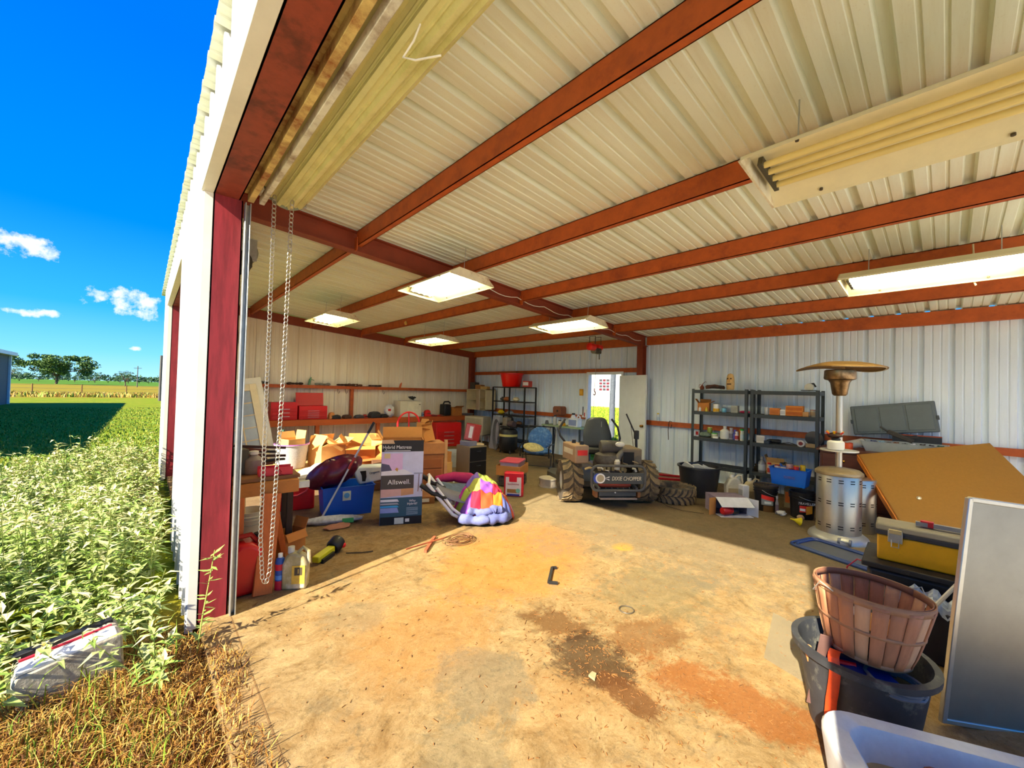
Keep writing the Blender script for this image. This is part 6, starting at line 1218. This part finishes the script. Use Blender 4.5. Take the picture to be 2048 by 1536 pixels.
for s in (-1, 1):
    x = s * .33; MB().tube([(x, .1, .3), (x, .2, .6), (x, .26, .82), (x * .9, .28, .88)], .014, 8).build('back_post', mtb, t); MB().tube([(x, .15, .5), (x, -.2, .52), (x, -.34, .46), (x, -.3, .25)], .016, 8).build('armrest', mtb, t); MB().tube([(x, -.3, .03), (x, 0, .015), (x, .3, .03)], .014, 8).build('base_runner', mtb, t); MB().rod((x, -.15, .02), (x, -.1, .28), .012, 8).build('leg', mtb, t); MB().rod((x, .2, .025), (x, .1, .28), .012, 8).build('leg', mtb, t)
MB().rod((-.3, .28, .88), (.3, .28, .88), .014, 8).build('top_rail', mtb, t)
for k in range(5): MB().rod((-.2 + .1 * k, .16, .4), (-.2 + .1 * k, .275, .88), .007, 6).build('spindle', mtb, t)
for z in (.04, .28): MB().rod((-.33, -.18, z), (.33, -.18, z), .012, 8).build('stretcher', mtb, t)
mpl = M('#3c6aa8', .85, 0, .3, 22, .2, '#7aa0cc', .3)
MB().at((0, -.05, .36)).sphere((0, 0, 0), .34, 18, 10, (.95, .85, .25)).build('seat_cushion', mpl, t); MB().at((0, .14, .62), (-18, 0, 0)).sphere((0, 0, 0), .32, 18, 10, (.9, .3, .85)).build('back_cushion', mpl, t); MB().at((-.05, -.2, .44), (20, 10, 0)).sphere((0, 0, 0), .22, 16, 10, (1.1, .7, .4)).build('plaid_pillow', M('#d0c48a', .85, 0, .2, 30, .2, '#8a8458', .3), t)
block('black_switch_box', 'small black switch box fixed high on the end wall', (1.62, 11.03, 2.62), (.12, .06, .26), '#1b1c1e', 'switch box')
# ------------------------------------------------------------------ sawhorse by the jamb and what stands around it
m_saw = M('#b8742e', .7, 0, .2, 5, .05, '#7a4618', .25, stretch=(.4, 3, 1)); m_saw2 = M('#c8692a', .7, 0, .2, 5, .05, '#8a4a1c', .2, stretch=(3, 3, .3))
t = thing('sawhorse', 'rough timber sawhorse standing just inside the red jamb', 'sawhorse', (.80, 3.95, 0))
MB().bar((-.26, .03, .80), (.24, -.02, .805), .09, .11).build('beam', m_saw, t, bevel=.004)
MB().bar((-.055, -.24, .0), (.03, -.055, .76), .135, .04, up=(0, 1, .2)).build('leg', m_saw2, t, bevel=.003); MB().bar((.24, .30, .0), (.05, .06, .76), .05, .04, up=(0, 1, 0)).build('leg', m_saw2, t, bevel=.003)
MB().bar((-.22, -.12, .0), (-.2, .0, .76), .08, .04, up=(0, 1, .2)).build('leg', m_saw2, t, bevel=.003); MB().bar((-.22, .34, .0), (-.2, .1, .76), .05, .04, up=(0, 1, 0)).build('leg', m_saw2, t, bevel=.003)
MB().bar((.24, -.02, .80), (.33, -.025, .80), .04, .06).build('metal_bracket', m_galv, t, bevel=.003)
MB().box(-.25, .26, .0, .3, .862, .89).build('top_board', M('#8a5a30', .7, 0, .2, 5, 0, stretch=(.4, 3, 1)), t, smooth=0)
t = thing('plank_offcut', 'pale sunlit plywood offcut hanging below the sawhorse beam', 'plywood', (.68, 4.95, .0), rot=(-6, 0, 0)); MB().box(-.26, .14, -.01, .01, 0, .92).build('plywood_sheet', M('#e8c890', .7, 0, .12, 5, 0, stretch=(.4, 1, 3)), t, bevel=.002)
t = thing('red_channel', 'red painted steel channel lying on the sawhorse', 'steel channel', (.88, 4.05, .892), -6); b = MB(); b.box(-.13, .13, -.07, .07, 0, .006).box(-.13, .13, -.07, -.064, .006, .07).box(-.13, .13, .064, .07, .006, .07); b.build('channel_web', M('#d8303a', .5, 0, .1, 12), t, bevel=.002); MB().tube([(.02, -.072, .06), (.04, -.074, .03), (.03, -.074, .015), (.06, -.074, .0)], .004, 6).build('paint_mark', M('#a01018', .5), t)
bottle('clear_jug', 'dusty clear plastic jug standing on the sawhorse', (.74, 4.2, .892), .2, .075, '#8a7a72', '#d8d0c8', None, neck=.4)
block('dark_battery', 'dark grimy box on the sawhorse behind the jug', (.62, 4.24, .892), (.14, .14, .22), '#4a4434', 'box', 8); t = thing('wood_scraps', 'heap of dark timber scraps and rods on the sawhorse', 'scrap', (.78, 4.42, .85)); rn = random.Random(30)
for k in range(9): MB().bar((rn.uniform(-.2, -.05), rn.uniform(-.08, .08), .06 + .025 * k), (rn.uniform(.08, .28), rn.uniform(-.1, .1), .05 + .022 * k), .035, .02).build('scrap_stick', M(['#4a2a20', '#6a3a2a', '#2a2422', '#8a4a3a'][k % 4], .8), t)
t2 = thing('scrap_table', 'low dark crate table carrying the timber scraps', 'table', (.9, 4.42, 0)); MB().box(-.3, .22, -.1, .14, .80, .85).build('top', M('#3a2c24', .8), t2, smooth=0)
for (x, y) in ((-.27, -.07), (.18, -.07), (-.27, .11), (.18, .11)): MB().cbox((x, y, .4), (.05, .05, .8)).build('leg', M('#3a2c24', .8), t2)
t = thing('gas_can', 'red plastic gasoline can on the floor behind the door track', 'gas can', (.66, 3.86, 0)); pg = [(-.13, 0), (.11, 0), (.13, .06), (.13, .26), (.09, .36), (.02, .41), (-.06, .42), (-.13, .36)]
MB().prism(pg, -.10, .10, 'y').build('can_body', M('#d00a14', .35, 0, .06), t, bevel=.035); MB().tube([(-.08, 0, .40), (-.08, 0, .45), (.02, 0, .455), (.07, 0, .39)], .02, 8).build('handle', M('#b00810', .4), t); MB().cyl(.035, .40, .45, 14, (.08, .03)).build('cap', m_blk, t); MB().box(.128, .134, -.05, .06, .08, .26).build('warning_label', M('#7a2a40', .5, 0, .3, 30, 0, '#d8c8d0', .3), t, smooth=0)
t = pail('white_bucket', 'white ribbed bucket with a rusty inside behind the gas can', (.87, 5.06, 0), .34, .15, '#d8d0bc', None, None); MB().cyl(.13, .2, .21, 20).build('rust_water', M('#8a4a18', .5), t)
t = thing('spray_can', 'blue and red spray can beside the sawhorse leg', 'spray can', (.875, 3.74, 0)); MB().lathe([(.034, 0), (.036, .01), (.036, .22), (.03, .25), (.012, .265)], 18).build('can_body', M('#2858a8', .4), t); MB().lathe([(.0368, .0), (.0368, .075)], 18, cap=False).build('red_band', M('#d82038', .4), t); MB().lathe([(.0368, .16), (.0368, .21)], 18, cap=False).build('red_band', M('#d82038', .4), t); MB().lathe([(.0369, .085), (.0369, .12)], 18, cap=False).build('blue_band', M('#5a9ae0', .4), t); MB().cyl(.018, .26, .29, 12).build('nozzle', m_white, t)
t = thing('oil_jug', 'dirty gold motor oil jug with a number one on its label', 'jug', (.985, 3.68, 0), -32); mj = M('#b0a06a', .5, 0, .2, 10, .1, '#e0d8b8', .4)
MB().prism([(-.10, 0), (.09, 0), (.095, .20), (.06, .27), (.02, .29), (-.04, .30), (-.075, .27), (-.10, .2)], -.05, .05, 'y').build('jug_body', mj, t, bevel=.018); MB().cyl(.026, .29, .34, 14, (-.045, 0)).build('cap', M('#c8c4b4', .5), t); MB().tube([(.0, 0, .28), (.05, 0, .33), (.09, 0, .30), (.095, 0, .2)], .016, 8).build('handle', mj, t)
MB().box(-.02, .08, -.0535, -.0515, .05, .2).build('paper_label', M('#d8b040', .5, 0, .15, 20), t, smooth=0); MB().box(.0, .06, -.0545, -.0535, .12, .185).build('number_box', M('#4a4030', .5), t, smooth=0); text('1', .055, M('#e8c860', .5), t, (.03, -.0552, .152), (90, 0, 0))
carton('torn_carton', 'torn orange-brown carton behind the oil jug', (1.08, 4.32, 0), 25, .22, .18, .28, (20, None, None, 150), m_card2)
t = thing('yellow_level', 'yellow and black work light tool lying on the floor', 'work light', (1.36, 4.12, 0), 38); MB().bar((-.16, 0, .045), (.1, 0, .06), .075, .06).build('body', M('#c8c41c', .45, 0, .1), t, bevel=.01); MB().bar((-.12, -.045, .02), (.06, -.045, .03), .03, .04).build('under_strip', m_blk, t); MB().at((.16, 0, .075), (0, 70, 0)).lathe([(.06, -.06), (.075, -.04), (.075, .05), (.05, .07)], 18).build('head', m_blk, t); MB().sphere((.2, -.06, .06), .028, 12, 8).build('red_button', M('#f02018', .35), t)
MB().tube([(1.55, 4.1, .01), (1.68, 4.02, .008), (1.78, 3.98, .01)], .006, 6).build('lanyard', M('#3a2c20', .7), None, label='short dark lanyard lying on the concrete', cat='cord')
t = thing('rag', 'small tan rag crumpled beside the roller head', 'rag', (1.75, 4.92, 0)); MB().sphere((0, 0, .02), .1, 14, 7, (1.6, .8, .25), .2, 5).build('cloth', M('#a8745a', .9), t)
# ------------------------------------------------------------------ wire tangle, rods, bracket, ring on the sunlit floor
t = thing('wire_coil', 'rusty coil of loose wire lying on the sunlit floor', 'wire', (2.62, 3.66, 0)); rn = random.Random(3)
for k in range(9):
    r = rn.uniform(.08, .17); cx_, cy_ = rn.uniform(-.05, .05), rn.uniform(-.03, .03); MB().tube([(cx_ + r * math.cos(a) * 1.25, cy_ + r * math.sin(a) * .8, .006 + .01 * (1 + math.sin(a * 2 + k)) + .004 * k) for a in [2 * math.pi * i / 22 for i in range(22)]], .0035, 5, closed=True).build('wire_loop', M('#7a5232', .6, .3), t)
t = thing('rusty_rods', 'two crossed rusty iron bars on the floor by the wire coil', 'iron bar', (2.33, 3.78, 0), 8); MB().bar((-.17, -.13, .014), (.16, .12, .014), .03, .026).build('bar', M('#a85a3a', .7, .2), t); MB().bar((-.3, .02, .034), (.22, -.02, .034), .012, .012).build('bar', M('#a85a3a', .7, .2), t)
t = thing('black_bracket', 'black Z-shaped steel bracket lying on the sunlit floor', 'bracket', (2.80, 2.46, 0), -50); MB().bar((-.01, -.15, .012), (.01, .15, .012), .024, .022).build('shank', m_blk, t); MB().bar((-.01, -.15, .012), (.07, -.15, .012), .022, .022).build('foot', m_blk, t); MB().bar((.01, .15, .012), (.055, .16, .012), .022, .022).build('foot', m_blk, t)
t = thing('metal_ring', 'thin grey metal ring lying on the floor', 'ring', (2.83, 1.69, .006)); MB().tube([(.055 * math.cos(2 * math.pi * i / 28), .055 * math.sin(2 * math.pi * i / 28), 0) for i in range(28)], .005, 6, closed=True).build('hoop', M('#5a5040', .5, .3), t)
db = MB(); rs_ = random.Random(77)
for k in range(1500):
    if k < 800: x, y = rs_.gauss(2.3, .3), rs_.gauss(1.3, .42)
    else: x, y = rs_.uniform(.6, 5), rs_.uniform(.2, 3.6)
    if x < .6: continue
    a = rs_.uniform(0, 6.28); L_ = rs_.uniform(.003, .013) * (2.2 if k % 23 == 0 else 1); w_ = rs_.uniform(.0008, .002)
    db.at((x, y, .002), (0, 0, math.degrees(a))).box(-L_, L_, -w_, w_, 0, .003)
db.build('debris', M('#8a5c2c', .9, 0, .7, 9), None, smooth=0, label='scattered straw bits and crumbs on the sunlit concrete', cat='debris', kind='stuff')
t = thing('wood_chip', 'pale wood chip lying in the dark soil stain', 'wood chip', (2.02, 1.42, 0), 20); MB().prism([(-.03, -.02), (.03, -.015), (.035, .015), (-.01, .025)], 0, .012).build('chip', M('#a8946c', .8), t, bevel=.002)
# ------------------------------------------------------------------ clear plastic sheet under the tub
MB().prism([(3.7, .92), (3.02, .80), (2.86, .28), (3.5, .30)], .001, .004).build('plastic_sheet', M('#a89c80', .2, 0, .08, 6, alpha=.35), None, smooth=0, label='clear plastic sheet lying under the black feed tub', cat='sheet')
# ------------------------------------------------------------------ black feed tub with clutter, bushel basket on top
t = thing('feed_tub', 'scuffed black rubber feed tub filled with tools', 'tub', (2.74, .295, 0)); MB().lathe([(.19, .005), (.205, .012), (.26, .39), (.29, .395), (.292, .425), (.262, .428), (.25, .39), (.185, .03), (0, .03)], 40).build('tub_body', M('#34363a', .55, 0, .2, 12, .15, '#8a8878', .22), t)
t = thing('bushel_basket', 'weathered wooden bushel basket resting in the black tub', 'basket', (2.735, .27, .43), rot=(0, 3, -42)); m_slat = M('#b87c58', .75, 0, .2, 10, .15, '#8a583a', .25, stretch=(1, 1, .2)); m_slat2 = M('#d0a078', .75, 0, .18, 10, .1, stretch=(1, 1, .2)); n = 22; H_ = .30
def bk(z): return .158 + .070 * (z / H_) ** .8
for k in range(n):
    a0 = 2 * math.pi * k / n; wd = 2 * math.pi / n * (.93 if k % 3 else .97); s_ = MB(); off = .0 if k % 2 else .004
    def slat(u, v, a0=a0, wd=wd, off=off): z = H_ * v; r = bk(z) + off; a = a0 + wd * u; return (r * math.cos(a), r * math.sin(a), z)
    s_.grid(slat, 3, 5); s_.build('slat', m_slat2 if k % 4 == 1 else m_slat, t, solid=-.004)
for z, h, off in ((.30, .032, .006), (.155, .016, .009), (.008, .02, .006)):
    hb = MB(); hb.grid(lambda u, v: ((bk(z) + off) * math.cos(2 * math.pi * u), (bk(z) + off) * math.sin(2 * math.pi * u), z - h / 2 + h * v), 40, 1); hb.build('hoop', M('#a87a58', .75, 0, .15, 14), t, solid=.005)
hb = MB(); hb.grid(lambda u, v: ((bk(.30) - .008) * math.cos(2 * math.pi * u), (bk(.30) - .008) * math.sin(2 * math.pi * u), .284 + .032 * v), 40, 1); hb.build('inner_hoop', M('#8a5a40', .75), t, solid=-.004)
MB().cyl(.16, .004, .012, 30).build('bottom', m_slat, t)
for s in (-1, 1): MB().tube([(s * .235 * math.cos(.2), s * .235 * math.sin(.2), .30), (s * .27, s * .01, .33), (s * .27, -s * .03, .27), (s * .235 * math.cos(.2), -s * .235 * math.sin(.25), .26)], .003, 6).build('wire_handle', m_galv, t)
for k, (x, y, rz, c, w, d, nm) in enumerate(((2.67, .22, 20, '#c88a4a', .16, .12, 'tan cardboard piece inside the bushel basket'), (2.72, .33, -30, '#e0d8d8', .14, .05, 'crumpled white leaflet inside the bushel basket'), (2.80, .25, 5, '#1c1a18', .15, .12, 'flat black plastic bag inside the bushel basket'))):
    t2 = thing('basket_scrap', nm, 'scrap', (x, y, .60), rot=(10 * (k - 1), -14 + 8 * k, rz)); MB().prism([(-w / 2, -d / 2), (w / 2, -d * .4), (w * .45, d / 2), (-w * .3, d * .45)], 0, .006).build('scrap_sheet', M(c, .7), t2)
t2 = thing('basket_fill', 'dark rubbish filling the lower part of the bushel basket', 'rubbish', (2.735, .265, .452)); MB().cyl(.15, .01, .13, 22, (0, 0), .18).build('rubbish_body', M('#2a2420', .9, 0, .4, 12), t2)
t2 = thing('orange_strap', 'bright orange nylon strap hanging over the tub rim', 'strap', (2.52, .36, .10)); st = MB()
def strap(u, v):
    P = [(.10, -.0, .32), (.04, .0, .35), (-.03, .0, .345), (-.055, .0, .30), (-.045, .02, .15), (-.02, .03, -.04)]; k = min(int(u * 5), 4); f = u * 5 - k; a = Vector(P[k]).lerp(Vector(P[k + 1]), f); w = .022; return (a.x, a.y + (v - .5) * 2 * w + .01 * math.sin(6 * u), a.z)
st.grid(strap, 20, 2); st.build('webbing', M('#f2501e', .6, 0, .1, 30), t2, solid=.003)
t2 = thing('steel_angle', 'rusted steel angle with holes standing in the tub', 'steel angle', (2.68, .47, .10), rot=(6, -8, 25)); MB().box(-.05, .05, -.003, .003, 0, .40).build('web', M('#7a5a52', .6, .4, .25, 12), t2, bevel=.001); MB().box(-.05, -.044, 0, .05, 0, .40).build('flange', M('#7a5a52', .6, .4), t2, bevel=.001)
for k in range(4): MB().at((.01, -.004, .12 + .08 * k), (90, 0, 0)).lathe([(.012, 0), (.012, .002)], 12).build('hole', M('#0c0a0a', .9), t2)
t2 = thing('coiled_cable', 'grey coiled cable inside the black tub', 'cable', (2.62, .16, .36)); MB().tube(helix(.10, 3.5, 0, .035, 22, wob=.006), .008, 6).build('cable_coil', M('#6a6a6e', .5), t2)
t2 = thing('blue_tarp', 'folded dark blue tarp inside the black tub', 'tarp', (2.64, .3, .30)); MB().sphere((0, 0, .05), .13, 16, 8, (.9, 1.2, .35), .12, 6).build('tarp_body', M('#1c2c78', .5), t2)
t2 = thing('red_valve', 'small red plastic pipe valve in the black tub', 'valve', (2.585, .385, .33)); MB().rod((0, 0, 0), (0, 0, .09), .018, 12).build('pipe', M('#f01828', .4), t2); MB().rod((0, 0, .05), (.02, -.09, .06), .015, 12).build('branch', M('#f01828', .4), t2)
t2 = thing('broken_shovel', 'worn tan tool handle sticking out of the black tub', 'handle', (2.60, .455, .26)); MB().rod((0, 0, 0), (-.03, .03, .15), .018, 10).build('handle', M('#d8955a', .7), t2)
# ------------------------------------------------------------------ black bin with yellow toolbox
t = thing('black_bin', 'black storage bin under the yellow toolbox', 'bin', (4.36, .02, 0), 2); MB().box(-.25, .25, -.42, .40, 0, .44).build('bin_body', M('#1a1a1e', .5, 0, .2, 9), t, bevel=.03); MB().box(-.28, .28, -.45, .43, .44, .48).build('lid', M('#222226', .5, 0, .2, 9, 0, '#6a5a44', .2), t, bevel=.008)
t = thing('yellow_toolbox', 'yellow toolbox with a grey lid and metal latch', 'toolbox', (4.34, .06, .482), 3); MB().box(-.14, .14, -.32, .31, 0, .19).build('box_body', M('#f0b414', .4, 0, .08, 8, 0, '#b88418', .2), t, bevel=.012); MB().box(-.15, .15, -.33, .32, .19, .225).build('lid_rim', M('#3a3c40', .5), t, bevel=.006); MB().prism([(-.15, .225), (.15, .225), (.13, .265), (-.12, .265)], -.33, .32, 'y').build('lid', M('#8a8270', .6, 0, .12), t, bevel=.012)
l = MB().box(-.165, -.149, .17, .25, .15, .235).build('latch', m_galv, t, bevel=.003); MB().tube([(-.168, .19, .17), (-.172, .19, .12), (-.172, .23, .12), (-.168, .23, .17)], .004, 6).build('latch_wire', m_galv, l)
MB().box(-.167, -.149, .175, .245, .215, .245).build('latch_plate', M('#d8c890', .4, .5), t, bevel=.002)
t = thing('red_grey_tool', 'grey and red caulking tool lying on the toolbox lid', 'tool', (4.34, .0, .752), 0); MB().bar((0, .16, .02), (.03, -.26, .02), .03, .03).build('shaft', M('#9a9a9c', .4, .4), t); 
for y in (.1, -.2): MB().cbox((.012, y, .024), (.045, .07, .044)).build('red_clamp', M('#c01828', .4), t, bevel=.005)
t = thing('clear_bag', 'crumpled clear plastic bag draped in front of the black bin', 'bag', (3.92, .02, 0)); MB().box(-.12, .12, -.34, .3, 0, .34).build('dark_box', M('#1c1a22', .6, 0, .3, 9), t, bevel=.02); MB().grid(lambda u, v: (-.13 + .26 * u, -.3 + .5 * v, .36 + .03 * math.sin(14 * u + 9 * v) + .025 * math.sin(31 * v)), 14, 22).build('plastic_film', M('#a8b4c4', .2, 0, .3, 14), t, smooth=0, solid=.003)
t = thing('white_rod', 'white metal rod leaning behind the basket', 'rod', (3.45, .1, 0)); MB().rod((-.15, .05, .35), (.25, -.22, .72), .011, 8).build('rod_tube', M('#e8e8e6', .3, .3), t); MB().rod((-.15, .05, .35), (-.3, .12, .0), .011, 8).build('rod_foot', M('#e8e8e6', .3, .3), t)
t = thing('red_loop', 'thin red wire loop above the blue lid', 'wire', (4.75, .48, 0)); MB().tube([(0, .14, 0), (0, .13, .18), (0, .06, .27), (0, -.04, .25), (0, -.10, .12), (0, -.1, 0)], .006, 6).build('loop', M('#c02040', .4), t)
# ------------------------------------------------------------------ aluminium panel
t = thing('aluminium_panel', 'large dull aluminium panel with folded edges standing beside the basket', 'panel', (3.13, .01, 0)); d = Vector((.705, -.709, 0)); upv = Vector((.10, -.10, 1.0)).normalized(); nv = d.cross(upv).normalized(); upv = nv.cross(d).normalized()
tl = rad(6.2); d2_ = d * math.cos(tl) - upv * math.sin(tl) * 1.0; u2_ = upv * math.cos(tl) + d * math.sin(tl)
t.matrix_world = Matrix(((d2_.x, nv.x, u2_.x, 3.13), (d2_.y, nv.y, u2_.y, .01), (d2_.z, nv.z, u2_.z, .03), (0, 0, 0, 1)))
m_al = M('#93938c', .38, .7, .1, 4, .02, '#7c7258', .1)
MB().box(0, .95, -.006, .006, 0, 1.16).build('panel_sheet', m_al, t, smooth=0)
for (a, b, c, e) in ((-.012, .014, -.01, 1.17), (.936, .962, -.01, 1.17)): MB().box(a, b, -.012, .012, c, e).build('edge_fold', M('#c4c4bc', .3, .7), t, bevel=.004)
MB().box(0, .95, -.012, .012, 1.15, 1.175).build('edge_fold', M('#d8d6c8', .35, .5), t, bevel=.004); MB().box(0, .95, -.012, .012, -.01, .015).build('edge_fold', M('#c4c4bc', .3, .7), t, bevel=.004)
# ------------------------------------------------------------------ white moulded tray
t = thing('white_tray', 'white moulded plastic tray with a tan worn inside', 'tray', (2.22, -.06, 0), -64); b = MB(); o_ = rrect(.80, .46, .12, 6); 
def ring(s1, z): return [(x * s1[0], y * s1[1], z) for x, y in o_]
n = len(o_); vs = ring((.9, .88), 0) + ring((1, 1), .29) + ring((1, 1), .32) + ring((.98, .96), .335) + ring((.80, .68), .335) + ring((.77, .64), .32) + ring((.70, .52), .22); fs = [tuple(range(n - 1, -1, -1)), tuple(range(6 * n, 7 * n))]
for l in range(6):
    for k in range(n): fs.append((l * n + k, l * n + (k + 1) % n, (l + 1) * n + (k + 1) % n, (l + 1) * n + k))
b.add(vs, fs).build('tray_shell', M('#dcdedc', .4, 0, .06, 30, .05), t, smooth=50); MB().prism([(x * .7, y * .51) for x, y in o_], .221, .226).build('worn_base', M('#9a8a64', .7, 0, .2, 12, .1, '#c8bfa0', .3), t, smooth=0)
t2 = thing('tool_belt', 'brown leather tool pouch with a black strap in the white tray', 'tool belt', (2.23, -.10, .23), -64); MB().box(-.16, .2, -.1, .06, 0, .1).build('pouch', M('#7a4a40', .7, 0, .2, 9), t2, bevel=.03)
MB().tube([(-.02, -.14, .02), (-.02, -.1, .12), (-.02, .0, .13), (-.02, .08, .03)], .012, 8).build('strap', m_blk, t2); MB().tube([(.03, -.14, .02), (.03, -.1, .12), (.03, .0, .13), (.03, .08, .03)], .012, 8).build('strap', m_blk, t2); MB().at((-.2, -.03, .05), (0, 90, 0)).lathe([(.03, -.03), (.03, .03)], 14).build('buckle', m_chrome, t2)
